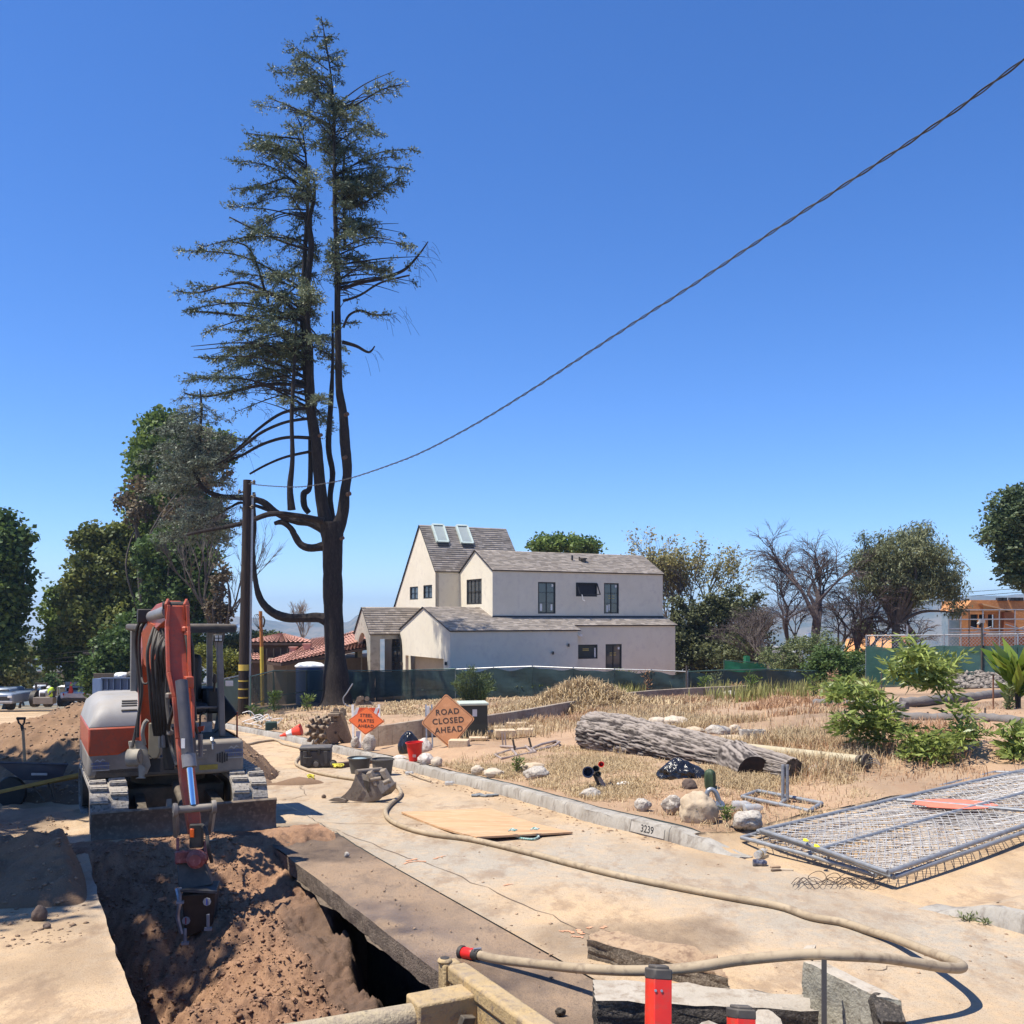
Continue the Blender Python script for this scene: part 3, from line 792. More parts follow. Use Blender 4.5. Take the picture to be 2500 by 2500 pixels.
# tall steep block
aT = sol_a(1063, bU + WU) ; bT = bU + WU; zET = zat(1393, aT, bT); bA = sol_b(1025, aT); zRT = zat(1283, aT, bA)
bL = sol_b(964, aT); zL = zat(1481.5, aT, bL); sl = (zRT - zL) / (bL - bA); bL2 = bL + .8; zL2 = zL - .8 * sl
LT = 5.03
m0 = (sol_b(1055, aT), sol_b(1033.5, aT)); m1 = (sol_b(1020.5, aT), sol_b(1000.5, aT))
WT = bL2 - bT
hs = [(WT - (m0[1] - bT), WT - (m0[0] - bT), zat(1461, aT, bT + .8), zat(1428, aT, bT + .8)),
      (WT - (m1[1] - bT), WT - (m1[0] - bT), zat(1463.5, aT, m1[0]), zat(1431.5, aT, m1[0]))]
wall('wall', HP(aT, bL2, 0), vdm, WT, ZB, zL2, th=.2)
# above the low eave: stepped polygon as gable, windows set into it
def tallgable():
 org = HP(aT, bL2, 0); sx = vdm; nin = Vector((-sx.y, sx.x, 0)); mb = MB()
 def P(s, z, d=0): q = org + sx * s + nin * d; return Vector((q.x, q.y, z))
 def top(s): return zL2 + s * sl if s < bL2 - bA else zRT - (s - (bL2 - bA)) * (zRT - zET) / (bA - bT)
 ss_ = sorted({0, WT, bL2 - bA, *[h[0] for h in hs], *[h[1] for h in hs]})
 for i in range(len(ss_) - 1):
  s0, s1 = ss_[i], ss_[i + 1]; sm = (s0 + s1) / 2
  hh = [h for h in hs if h[0] < sm < h[1]]
  if hh:
   h = hh[0]
   mb.prism([P(s0, zL2), P(s1, zL2), P(s1, h[2]), P(s0, h[2])], nin * .2)
   mb.prism([P(s0, h[3]), P(s1, h[3]), P(s1, top(s1)), P(s0, top(s0))], nin * .2)
  elif s0 == 0: mb.prism([P(s0, zL2), P(s1, zL2), P(s1, top(s1))], nin * .2)
  else: mb.prism([P(s0, zL2), P(s1, zL2), P(s1, top(s1)), P(s0, top(s0))], nin * .2)
 mb.build('wall', m_stucco, house, smooth=0)
 for h in hs: window(org, sx, h[0] + e_, h[1] - e_, h[2] + e_, h[3] - e_, 2, 2)
tallgable()
wall('wall', HP(aT, bT, 0), vn_, LT, zUB - 1, zET)
# entry wing on the left
bS = 6.6; aS = sol_a(904, bS); zES = zat(1547, aS, bS); WS = sol_b(866, aS) - bS; zRS = zat(1483.6, aS, bS + WS / 2)
aO = sol_a(928, bS)
wall('wall', HP(aS, bS, 0), vn_, -aS - .01, ZB, zES, [(aO - aS, -aS - .012, ZB + .01, zat(1560, -.5, bS))], m=m_stucco2)
# arched gable
def arch(org, sx, W_, z0, z1, ac, aw, spring, top, m, th=.25):
 sx = sx.normalized(); nin = Vector((-sx.y, sx.x, 0)); mb = MB()
 def P(s, z, d=0): q = org + sx * s + nin * d; return Vector((q.x, q.y, z))
 prof = lambda s: z1 + (top - z1) * (1 - abs(s - W_ / 2) / (W_ / 2))
 N = 14; s_in = [ac - aw / 2 + aw * i / N for i in range(N + 1)]
 za = lambda s: spring + math.sqrt(max(0, (aw / 2)**2 - (s - ac)**2)) * 1.35
 cols = [0, ac - aw / 2] ; mb.prism([P(0, z0), P(cols[1], z0), P(cols[1], prof(cols[1])), P(0, prof(0))], nin * th)
 mb.prism([P(ac + aw / 2, z0), P(W_, z0), P(W_, prof(W_)), P(ac + aw / 2, prof(ac + aw / 2))], nin * th)
 for i in range(N):
  a, b = s_in[i], s_in[i + 1]
  mb.prism([P(a, za(a)), P(b, za(b)), P(b, prof(b)), P(a, prof(a))], nin * th)
 return mb.build('wall', m, house, smooth=0)
sO = HP(aS, bS + WS, 0)
ac = WS - (sol_b(884.5, aS) - bS); aw = (sol_b(873, aS) - sol_b(896, aS))
arch(sO, vdm, WS, ZB, zES, ac, aw, zat(1595, aS, bS + 1.2), zRS, m_stucco2)
wall('wall', HP(aS + 3.3, bS + WS - .1, 0), vn_ * 1.0, .01 + 3.6, ZB, zES + .2, m=m_stucco2)
# entry wall with the arched window (same plane as the garage gable)
bE = sol_b(939, 0)
wall('wall', HP(0, bE, 0), vdm, bE - W1 - .02, ZB, zat(1558, 0, 8), m=m_stucco, th=.2)
aw_ = (sol_b(960.5, 0), sol_b(982, 0)); cE = (aw_[0] + aw_[1]) / 2
mb = MB(); N = 10; pts = []
hw = (aw_[0] - aw_[1]) / 2; zsE = zat(1588, 0, cE); zbE = ZB + .4
for i in range(N + 1):
 t = math.pi * i / N; p = HP(-.03, cE + hw * math.cos(t), zsE + hw * 1.45 * math.sin(t)); pts.append(p)
pts = [HP(-.03, cE + hw, zbE)] + pts + [HP(-.03, cE - hw, zbE)]
mb.prism(pts, vn_ * .02); mb.build('arched_window', m_glass, house, smooth=0)
mb = MB()
for k in range(len(pts) - 1): mb.bar(pts[k] - vn_ * .02, pts[k + 1] - vn_ * .02, .08, .08)
for z in np.linspace(zbE + .3, zsE + .2, 5): mb.bar(HP(-.055, cE + hw, z), HP(-.055, cE - hw, z), .03, .035)
mb.bar(HP(-.05, cE, zbE), HP(-.05, cE, zsE + hw * 1.4), .03, .035)
mb.build('arched_window_frame', m_trim, house, smooth=0)
# roofs: stepped shingle courses
m_shingle = bpy.data.materials.new('asphalt_shingle'); m_shingle.use_nodes = True
n, l = m_shingle.node_tree.nodes, m_shingle.node_tree.links
at1 = n.new('ShaderNodeAttribute'); at1.attribute_name = 'rnd'
rp = n.new('ShaderNodeValToRGB'); l.new(at1.outputs['Fac'], rp.inputs[0])
rp.color_ramp.elements[0].color = (.27, .225, .18, 1); rp.color_ramp.elements[1].color = (.46, .39, .32, 1)
l.new(rp.outputs[0], n['Principled BSDF'].inputs['Base Color']); n['Principled BSDF'].inputs['Roughness'].default_value = .95
def roof(name, e0, e1, r0, r1, th=.05, cw=.15, tab=.26):
 """roof slope from eave e0-e1 up to ridge r0-r1, every tab its own raised quad"""
 e0, e1, r0, r1 = map(Vector, (e0, e1, r0, r1))
 nrm = (e1 - e0).cross(r0 - e0).normalized()
 if nrm.z < 0: nrm = -nrm
 L = max((r0 - e0).length, (r1 - e1).length); N = max(1, int(L / cw))
 V_, F_, A_ = [], [], []
 rnd = random.Random(5)
 for i in range(N):
  t0, t1 = i / N, (i + 1.12) / N if i < N - 1 else 1
  a, b = e0.lerp(r0, t0), e1.lerp(r1, t0); c, d = e1.lerp(r1, t1), e0.lerp(r0, t1)
  w = (b - a).length; s = -rnd.random() * tab; cuts_ = []
  while s < w:
   cuts_.append(max(0, s)); s += tab * rnd.choice((.55, 1, 1, 1.4))
  cuts_.append(w)
  for j in range(len(cuts_) - 1):
   if cuts_[j + 1] - cuts_[j] < .01: continue
   f0, f1 = cuts_[j] / w, cuts_[j + 1] / w; h = .012 + .016 * rnd.random(); k = len(V_)
   p = [a.lerp(b, f0) + nrm * (th + h), a.lerp(b, f1) + nrm * (th + h), d.lerp(c, f1) + nrm * th, d.lerp(c, f0) + nrm * th]
   q = [a.lerp(b, f0) + nrm * (th - .01), a.lerp(b, f1) + nrm * (th - .01)]
   V_ += p + q; r_ = rnd.random()**1.3; A_ += [r_] * 4 + [0., 0.]
   F_ += [(k, k + 1, k + 2, k + 3), (k + 4, k + 5, k + 1, k)]
 o = npmesh(name, [tuple(v) for v in V_], F_, m_shingle, house, A_)
 mb = MB(); mb.prism([e0, e1, r1, r0], nrm * th * .9)
 mb.build('roof_deck', m_trim, house, smooth=0)
 return o
ov = .07
def rf(a0, b0, z0, a1_, zr, br, zr2=None, lo=ov):
 g_ = (zr - z0) / (br - b0)
 e0, e1 = HP(a0 - .06, b0 - lo * (1 if br > b0 else -1), z0 - lo * abs(g_)), HP(a1_, b0 - lo * (1 if br > b0 else -1), z0 - lo * abs(g_))
 return roof('roof', e0, e1, HP(a0 - .06, br, zr), HP(a1_, br, zr))
aR = sol_a(1172, 3.25)
rf(0, 0, zE1, a1 + .12, zR1, 3.25)
rf(0, W1, zE1, 3.2, zR1, 3.25)
rf(a1 + .13, b2, zE2, a2 + .1, zE2 + (zR1 - zE1) / 3.25 * 1.35, b2 + 1.35)
rf(aU, bU, zEU, aUe + .05, zRU, bU + WU / 2)
rf(aU, bU + WU, zEU, aUe + .05, zRU, bU + WU / 2)
rf(aT, bT, zET, aT + LT, zRT, bA)
rf(aT, bL2, zL2, aT + LT, zRT, bA)
rf(aS, bS, zES, 3., zRS, bS + WS / 2)
rf(aS, bS + WS, zES, 3., zRS, bS + WS / 2)
# flashing strip where the upper wall meets the lower roof
mb = MB(); z0 = zat(1513, aU, bU);
mb.prism([HP(aU - .03, bU - .03, z0 - .1), HP(aUe + .02, bU - .03, z0 - .1), HP(aUe + .02, bU - .03, z0 + .19), HP(aU - .03, bU - .03, z0 + .19)], vd_ * -.02)
mb.build('flashing', m_mem, house, smooth=0)
# skylights on the steep roof
def roofpt(px, py):
 n_ = (HP(aT + 1, bT, zET) - HP(aT, bT, zET)).cross(HP(aT, bA, zRT) - HP(aT, bT, zET)).normalized()
 d = at(px, py, 1.) - Vector((0, 0, HC)); o_ = Vector((0, 0, HC)); t = (HP(aT, bT, zET) - o_).dot(n_) / d.dot(n_)
 if n_.z < 0: n_ = -n_
 return o_ + d * t + n_ * .07, n_
for q in (((1053, 1286), (1080, 1287), (1093, 1328), (1066, 1327)), ((1112, 1288), (1138, 1289), (1153, 1331), (1126, 1330))):
 P_ = [roofpt(*k) for k in q]; n_ = P_[0][1]; P_ = [k[0] for k in P_]
 s = T('skylight', None, None); s.parent = house; s.location = mworld(house).inverted() @ P_[3]
 mb = MB(); I_ = (mworld(house) @ mworld(s)).inverted()
 L_ = [I_ @ k for k in P_]; c_ = sum(L_, Vector()) / 4
 for i in range(4): mb.bar(L_[i] + n_ * .06, L_[(i + 1) % 4] + n_ * .06, .09, .14, n_)
 mb.build('frame', mat('pale_skylight_frame', (.5, .58, .54)), s, smooth=0, world=0)
 mb = MB(); mb.prism([k.lerp(c_, .1) + n_ * .06 for k in L_], n_ * .02); mb.build('pane', m_glass2, s, smooth=0, world=0)
 mb = MB(); mb.bar(L_[3] - (L_[0] - L_[3]).normalized() * .16 + n_ * .02, L_[2] - (L_[0] - L_[3]).normalized() * .16 + n_ * .02, .2, .06, n_); mb.build('sill', m_trim, s, smooth=0, world=0)
# roof vents, wall lamp and hose bib
def upt(px, py, h=0.):
 n_ = vn_.cross(HP(0, bU + WU / 2, zRU) - HP(0, bU, zEU)).normalized()
 d = at(px, py, 1.) - Vector((0, 0, HC)); t = (HP(aU, bU, zEU) - Vector((0, 0, HC))).dot(n_) / d.dot(n_)
 return Vector((0, 0, HC)) + d * t
p = upt(1397, 1371); mb = MB(); mb.cyl(p, p + Vector((0, 0, .32)), .05, 8); mb.build('vent_pipe', m_trim, house)
p = upt(1424, 1374); mb = MB(); mb.cyl(p, p + Vector((0, 0, .18)), .14, 8); mb.cyl(p + Vector((0, 0, .18)), p + Vector((0, 0, .24)), .2, 8); mb.cyl(p + Vector((-.2, 0, 0)), p + Vector((-.2, 0, .3)), .04, 6); mb.build('vent_cap', m_dark, house)
for px, py in ((1387, 1575), (1349, 1594)):
 a_ = sol_a(px, 0); p = HP(a_, -.06, zat(py, a_, 0)); mb = MB(); mb.box(p, (.08, .1, .14)); mb.build('outlet_box', m_dark, house)
for b_ in (sol_b(1091, 0), sol_b(983, 0)):
 p = HP(-.06, b_, zat(1620, 0, b_)); mb = MB(); mb.box(p, (.1, .08, .16)); mb.build('wall_lamp', m_dark, house)
p = HP(sol_a(1414, b2), b2 - .08, zat(1551, 8, b2)); mb = MB(); mb.box(p, (.22, .12, .1), math.atan2(NY, NX)); mb.build('wall_lamp', m_white, house)
# ---------------------------------------------------------------- foliage tools
def leaf_mat(name, c1, c2, trans=.25, rough=.55):
 return mat(name, c1, c2, 3, rough, attr='rnd', trans=trans, spec=.35)
def leaves(name, C, size, m, parent=None, asp=.5, up=.3, seed=1, droop=0., rnd=None, dirs=None):
 """one rhombic leaf per centre"""
 g = np.random.default_rng(seed); n = len(C)
 if dirs is None:
  d = g.normal(size=(n, 3)); d[:, 2] = d[:, 2] * .6 - droop
 else: d = dirs + g.normal(size=(n, 3)) * .25
 d /= np.linalg.norm(d, axis=1)[:, None]
 w = g.normal(size=(n, 3)); w[:, 2] += up; w = np.cross(d, w); w /= np.linalg.norm(w, axis=1)[:, None] + 1e-9
 s = size * g.uniform(.6, 1.35, n)[:, None]
 nrm = np.cross(d, w)
 a = C; b = C + d * s * .5 + w * s * asp * .5 + nrm * s * .06; c = C + d * s; e = C + d * s * .5 - w * s * asp * .5 + nrm * s * .06
 V = np.stack([a, b, c, e], 1).reshape(-1, 3); Fc = np.arange(4 * n).reshape(n, 4)
 r = g.random(n) if rnd is None else np.clip(rnd + g.normal(0, .15, n), 0, 1)
 return npmesh(name, V, Fc, m, parent, np.repeat(r, 4))
def crown_pts(blobs, n, seed=1, clump=.32, hollow=.55, npc=60):
 """points in leaf clumps spread through ellipsoids (cx,cy,cz,rx,ry,rz)"""
 g = np.random.default_rng(seed); B = np.array(blobs, float)
 vol = (B[:, 3] * B[:, 4] * B[:, 5])**.72; pr = vol / vol.sum(); nc = max(8, n // npc)
 k = g.choice(len(B), nc, p=pr); d = g.normal(size=(nc, 3)); d /= np.linalg.norm(d, axis=1)[:, None]
 r = hollow + (1.12 - hollow) * g.random(nc)**.75
 cc = B[k, :3] + d * r[:, None] * B[k, 3:]
 cs = clump * g.uniform(.55, 1.5, nc)
 i = g.integers(0, nc, n); q = g.normal(size=(n, 3)); q /= np.linalg.norm(q, axis=1)[:, None]; q *= (g.random(n)**.45)[:, None]
 q[:, 2] *= .7
 tone = np.clip(g.random(nc) * .8 + .1, 0, 1)
 return cc[i] + q * cs[i][:, None], tone[i], cc
def limbs(mb, base, tops, r0, r1, seed=1, k=5, wob=.15):
 g = random.Random(seed)
 for t in tops:
  b, t = Vector(base), Vector(t); L = (t - b).length
  m1 = b.lerp(t, .45) + Vector((g.uniform(-1, 1), g.uniform(-1, 1), g.uniform(.2, 1))) * L * wob
  P = catmull([b, m1, t], k); mb.tube(P, [r0 + (r1 - r0) * i / (len(P) - 1) for i in range(len(P))], 6)
m_bark_g = mat('grey_bark', (.11, .092, .078), (.07, .058, .05), 8, .95, bump=.8, bs=30)
def tree(label, base_px, Y, blobs_px, n, lsize, m, seed=1, name='tree', asp=.6, clump=.5, trunk=.22, thick=.8, group=None, tops=9, bark=None, hollow=.55, zb=None, npc=60, droop=0., cat='tree', trunk_top=None):
 bx = (base_px - 1250) / F * Y; zb = gz(bx, Y) if zb is None else zb
 t = T(name, label, cat, (bx, Y, zb), 0, group)
 s = Y / F; bl = []
 for (px, py, rx, ry) in blobs_px:
  c = at(px, py, Y); bl.append((c.x, c.y, c.z, rx * s, max(rx, ry * .6) * s * thick, ry * s))
 P, tone, cc = crown_pts(bl, n, seed, clump, hollow, npc)
 leaves('crown', P, lsize, m, t, asp, seed=seed, rnd=tone, droop=droop)
 mb = MB(); c0 = Vector(bl[0][:3]); tt = Vector(trunk_top) if trunk_top else Vector((c0.x, c0.y, c0.z))
 b0 = Vector((bx, Y, zb - .3)); fork = b0.lerp(tt, .45)
 mb.tube(catmull([b0, b0.lerp(fork, .5) + Vector((trunk * .3, 0, 0)), fork, tt], 5), [trunk * (1.25 - .9 * i / 15) for i in range(16)], 9)
 mb.build('trunk', bark or m_bark_g, t)
 idx = np.random.default_rng(seed).choice(len(cc), min(tops, len(cc)), replace=False)
 mb = MB(); limbs(mb, fork, [cc[i] for i in idx], trunk * .45, .025, seed); mb.build('limb', bark or m_bark_g, t)
 return t
def bare_tree(label, base_px, Y, h, spread, m, seed=1, group=None, r0=.16, levels=5, lean=0., name='bare_tree', weep=0., zb=None, leafm=None, nleaf=0, lsize=.1, fork=.3, cat='tree', leafz=0):
 g = random.Random(seed); bx = (base_px - 1250) / F * Y; zb = gz(bx, Y) if zb is None else zb
 t = T(name, label, cat, (bx, Y, zb), 0, group)
 tr, tw_ = MB(), MB(); tips = []
 def grow(p, d, L, r, lv):
  n = 4; P = [p.copy()]; dd = d.copy()
  for i in range(n):
   dd = (dd + Vector((g.uniform(-1, 1), g.uniform(-1, 1), g.uniform(-.6, .9) - weep * max(0, lv - 1) * .35)) * .24).normalized()
   P.append(P[-1] + dd * L / n)
  (tr if lv < 2 else tw_).tube(P, [r * (1 - .5 * i / n) for i in range(n + 1)], 7 if lv < 2 else (4 if lv < 4 else 3), cap=False)
  if lv >= levels: tips.append((P[-1], dd)); return
  k = g.choice((2, 3, 3)) if lv else 4
  for j in range(k + (lv >= 2) + (lv == 4)):
   q = P[g.randint(2, n)] if j else P[-1]
   a = g.uniform(0, 6.28); s = g.uniform(.45, .95) * (spread if lv < 2 else spread * 1.1)
   nd = (dd * 1. + Vector((math.cos(a), math.sin(a), g.uniform(-.1, .4))) * s).normalized()
   grow(q, nd, L * g.uniform(.6, .82), r * .56, lv + 1)
 grow(Vector((bx, Y, zb - .2)), Vector((lean, 0, 1)).normalized(), h * fork, r0, 0)
 tr.build('trunk', m, t); tw_.build('branch', m, t)
 if leafm:
  gg = np.random.default_rng(seed); T_ = np.array([tuple(p) for p, _ in tips])
  if leafz: T_ = T_[T_[:, 2] > zb + leafz]
  i = gg.integers(0, len(T_), nleaf); C = T_[i] + gg.normal(size=(nleaf, 3)) * .16 * np.array([1, 1, 1.3])
  leaves('crown', C, lsize, leafm, t, .6, seed=seed)
 return t
# ---------------------------------------------------------------- the great cedar
YC = 40.
cb = G(822, 1697); YC = cb.y if 30 < cb.y < 50 else 40.
m_cbark = mat('cedar_bark', (.030, .022, .019), (.013, .010, .009), 5, .95, c3=(.048, .036, .031), bump=1, bs=16, stretch=(1.6, 1.6, .3))
m_needle = leaf_mat('cedar_needles', (.05, .075, .04), (.19, .22, .12), .18, .5)
m_needle2 = leaf_mat('cedar_needles_blue', (.08, .105, .07), (.22, .25, .18), .15, .5)
cedar = T('cedar_tree', 'huge blackened cedar with several trunks and sparse drooping branches left of the house', 'tree', (at(822, 1690, YC).x, YC, at(822, 1700, YC).z))
def cp(px, py, dy=0.): return at(px, py, YC + dy)
def limb(pts, name='limb', parent=cedar, m=m_cbark, n=10):
 """pts: (px, py, halfwidth px, dy)"""
 P = [cp(p[0], p[1], p[3] if len(p) > 3 else 0) for p in pts]; s = YC / F
 P2 = catmull(P, 5); rad = np.interp(np.arange(len(P2)) / 5., range(len(pts)), [p[2] * s * (.8 if p[2] < 20 else .92) for p in pts])
 rad = rad * (1 + .06 * vn(np.arange(len(P2)) * .9, 0 * rad + pts[0][0], 0, 4))
 mb = MB(); mb.tube(P2, rad, n); mb.build(name, m, parent); return P2
limb([(822, 1725, 52), (822, 1690, 38), (818, 1600, 28), (814, 1500, 25), (812, 1400, 26), (812, 1330, 27), (812, 1275, 30)], 'trunk', n=14)
limb([(812, 1310, 26), (835, 1260, 18), (842, 1200, 15), (848, 1150, 14), (842, 1080, 16), (838, 1010, 13), (828, 950, 11), (826, 860, 10), (824, 760, 9.5), (824, 660, 9), (822, 600, 8), (817, 500, 6), (816, 400, 5), (816, 300, 4), (812, 220, 3), (800, 130, 2.2), (784, 40, 1.2)], 'trunk')
limb([(808, 1320, 25), (788, 1240, 18), (778, 1150, 17), (772, 1080, 16), (760, 1000, 14), (757, 920, 12), (755, 850, 12), (748, 760, 10), (752, 680, 9), (760, 600, 9), (755, 540, 8), (768, 480, 4), (766, 436, 3.2, 0)], 'trunk')
limb([(782, 1180, 10, .5), (762, 1060, 10, .5), (750, 960, 9, .6), (742, 860, 8, .6), (738, 760, 8, .5), (742, 660, 7, .4), (748, 560, 6, .3), (752, 480, 4, .2), (748, 400, 3, .2), (738, 320, 2.2), (718, 270, 1.5)], 'trunk')
limb([(816, 1310, 14, .8), (806, 1220, 9, .8), (812, 1155, 9, .8), (802, 1090, 9, .8), (808, 980, 8, .8), (812, 890, 5, .8), (812, 760, 3, .8)], 'trunk')
limb([(712, 1245, 12, -1.), (708, 1190, 9, -1.), (714, 1120, 7, -1.), (712, 1020, 6, -1.), (716, 940, 6, -.8), (720, 860, 4, -.6), (724, 780, 3, -.5)], 'trunk')
limb([(754, 1252, 8, .3), (743, 1235, 10, .3), (742, 1205, 10, .3), (756, 1190, 8, .3), (758, 1120, 7, .3), (756, 1070, 5, .3)], 'trunk')
limb([(842, 610, 5, .4), (840, 500, 4.5, .5), (838, 430, 4, .5), (842, 360, 3, .5)], 'trunk')
limb([(800, 1300, 15), (760, 1278, 12), (720, 1272, 10), (680, 1255, 10), (640, 1225, 10), (590, 1215, 9), (540, 1212, 8), (500, 1195, 7), (478, 1160, 7), (474, 1135, 7), (486, 1105, 6), (488, 1060, 5), (492, 1000, 4), (488, 950, 2)], n=8)
limb([(790, 1272, 10, -.5), (720, 1258, 8, -.7), (660, 1255, 8, -1), (610, 1272, 7, -1.2), (560, 1285, 6, -1.4), (500, 1296, 5, -1.6), (455, 1306, 4, -1.8)], n=8)
limb([(700, 1262, 8), (600, 1228, 4), (560, 1240, 4), (520, 1262, 3), (480, 1280, 2)], n=6)
limb([(812, 1520, 22), (780, 1508, 15), (740, 1509, 13), (700, 1508, 14), (665, 1495, 13), (640, 1470, 11), (628, 1440, 9), (622, 1400, 7), (618, 1340, 5.5), (622, 1290, 6), (620, 1240, 5), (620, 1202, 5)], n=8)
limb([(795, 1332, 14), (760, 1338, 12), (735, 1330, 11), (720, 1308, 10), (710, 1290, 9), (690, 1275, 9), (670, 1278, 6)], n=8)
_side = [ # traced main side branches
 [(770, 1070, 6), (700, 1068, 5), (640, 1085, 4.5), (590, 1112, 4), (550, 1128, 4), (500, 1150, 3)],
 [(770, 1020, 5), (700, 1030, 4.5), (640, 1055, 4.5), (600, 1085, 4), (560, 1115, 3.5), (520, 1140, 2.5)],
 [(755, 995, 5), (690, 1008, 4.5), (630, 1048, 4), (580, 1095, 3), (540, 1120, 2)],
 [(770, 1100, 5), (700, 1115, 4), (650, 1135, 3.5), (610, 1157, 3)],
 [(760, 948, 6), (700, 938, 5.5), (640, 940, 5), (570, 955, 4), (500, 968, 3.5), (450, 960, 2)],
 [(760, 850, 6), (700, 830, 6), (660, 795, 5.5), (600, 775, 4.5), (540, 765, 3.5), (470, 760, 2.5)],
 [(750, 790, 6), (700, 740, 6), (655, 715, 6), (600, 690, 4.5), (540, 700, 3.5), (480, 715, 2.5), (430, 710, 1.5)],
 [(655, 740, 5), (625, 640, 3.5), (600, 600, 2.5), (560, 590, 2)],
 [(838, 705, 6), (880, 690, 5.5), (930, 680, 5), (985, 660, 4.5), (1020, 625, 3), (1045, 590, 1.6)],
 [(838, 735, 4), (880, 720, 3.5), (930, 690, 3), (1000, 672, 2.5)],
 [(838, 800, 4.5), (852, 770, 4), (880, 758, 3.5), (910, 768, 3), (950, 768, 2)],
 [(836, 835, 6), (870, 845, 5), (900, 860, 3.5), (915, 845, 2)],
 [(818, 280, 3), (870, 255, 2.6), (930, 220, 2), (985, 205, 1.3)],
 [(816, 320, 3), (770, 290, 3), (720, 265, 2.5), (660, 240, 1.5)],
 [(768, 500, 4), (730, 460, 4), (700, 435, 3.4), (650, 450, 2.4), (590, 465, 1.6)],
 [(842, 510, 4), (880, 500, 3), (930, 470, 2.4), (980, 430, 1.5)],
 [(752, 610, 4), (690, 590, 3.5), (620, 560, 3), (560, 530, 2)],
 [(736, 340, 3), (690, 335, 2.5), (640, 330, 2), (600, 325, 1.4)],
 [(812, 380, 3), (780, 360, 2.5)],
]
paths = []
for k, s_ in enumerate(_side):
 dz = random.uniform(-1.2, 1.2)
 paths.append(limb([(p[0], p[1], p[2], dz * i / len(s_)) for i, p in enumerate(s_)], 'branch', n=6))
# generated branches from the leaders, following the outline of the crown
_L = [(60, 760, 800), (125, 735, 850), (160, 650, 860), (205, 630, 985), (235, 620, 1000), (300, 625, 975), (330, 600, 960), (385, 560, 1010), (400, 570, 1020), (440, 555, 995), (500, 515, 960), (520, 530, 960), (560, 515, 970), (590, 510, 1050), (630, 470, 1060), (680, 440, 1010), (720, 410, 960), (780, 470, 950), (840, 480, 930), (890, 460, 850), (950, 410, 835), (1000, 520, 830), (1040, 560, 830)]
def lead(py, side):
 if side > 0: return (float(np.interp(py, [40, 220, 500, 760, 1000], [786, 812, 817, 824, 836])), .3)
 if py < 330: return (float(np.interp(py, [40, 220, 330], [786, 812, 816])), 0)
 return (float(np.interp(py, [330, 560, 850, 1050], [742, 752, 752, 770])), .3)
gr = random.Random(3)
tw_ = MB(); gen = []
for k in range(330):
 py = gr.uniform(44, 1010)
 side = gr.choice((-1, 1)) if not 430 < py < 700 else gr.choice((-1, 1, 1))
 if py > 720 and side > 0 and gr.random() < .8: side = -1
 if py > 900 and gr.random() < .35 or py < 260 and gr.random() < .5: continue
 x0, dy0 = lead(py, side)
 lx, rx = np.interp(py, [q[0] for q in _L], [q[1] for q in _L]), np.interp(py, [q[0] for q in _L], [q[2] for q in _L])
 ext = (x0 - lx) if side < 0 else (rx - x0)
 if side > 0 and py > 700: ext *= .55
 az = gr.uniform(-1.15, 1.15) if gr.random() < .72 else gr.choice((-1, 1)) * gr.uniform(1.15, 1.9)                       # away from the picture plane
 L = max(ext, 14) * gr.choice((gr.uniform(.4, .8), gr.uniform(.72, 1.06))) * (1 if abs(az) < .6 else .8)
 up = gr.uniform(-.05, .5) if py < 420 else gr.uniform(-.28, .34)
 s = YC / F; st = cp(x0, py + L * up * .6, dy0)
 e = st + Vector((side * L * s * math.cos(az), L * s * math.sin(az), L * s * up))
 mid = st.lerp(e, .5) + Vector((0, 0, L * s * gr.uniform(.0, .10)))
 e.z -= L * s * .04
 P = catmull([st, mid, e], 6); r = (.014 + .022 * L / 260)
 tw_.tube(P, [r * 1.3 * (1 - .75 * i / (len(P) - 1)) for i in range(len(P))], 5, cap=False); gen.append(P)
def needles(paths, start=.25, dens=1., seed=5, gap=-.42, twig=.75):
 g = np.random.default_rng(seed); C, D, Tn = [], [], []
 for P in paths:
  A = np.array([tuple(p) for p in P]); seg = np.linalg.norm(np.diff(A, axis=0), axis=1); L = seg.sum()
  tone = g.random()
  cum = np.concatenate([[0], np.cumsum(seg)])
  nt = int(L * 11 * dens * (1 - start)) + 3
  for j in range(nt):
   f = start + (1 - start) * g.random()**.8; q = f * L
   p = np.array([np.interp(q, cum, A[:, c]) for c in range(3)])
   if gap > -9 and fbm(p[0] * .62, p[1] * .62, p[2] * .8, 3, 5) < gap + .2 * g.random(): continue
   i = min(np.searchsorted(cum, q) - 1, len(A) - 2); i = max(i, 0)
   d = A[i + 1] - A[i]; d /= np.linalg.norm(d)
   side = np.cross(d, [0, 0, 1]); side /= np.linalg.norm(side) + 1e-6
   sg_ = 1 if g.random() < .5 else -1
   td = d * g.uniform(.3, 1.) + side * sg_ * g.uniform(.3, 1.) + np.array([0, 0, g.uniform(-.75, .5)])
   td /= np.linalg.norm(td); tl = twig * g.uniform(.35, 1.1) * (1.12 - .55 * f) * min(1, L / 2.9 + .12)
   m_ = int(tl * 26) + 3
   ts = g.random(m_) * tl
   pts = p + td * ts[:, None] + g.normal(size=(m_, 3)) * np.array([.05, .05, .03]); pts[:, 2] -= .18 * ts**2
   C.append(pts); D.append(np.tile(td, (m_, 1)) + g.normal(size=(m_, 3)) * .7); Tn.append(np.full(m_, np.clip(tone * .6 + g.random() * .4, 0, 1)))
   if g.random() < .5: tw_.tube([Vector(p), Vector(p + td * tl * .6 + np.array([0, 0, -.05])), Vector(p + td * tl - np.array([0, 0, .16 * tl]))], [.012, .008, .003], 3, cap=False)
 return np.concatenate(C), np.concatenate(D), np.concatenate(Tn)
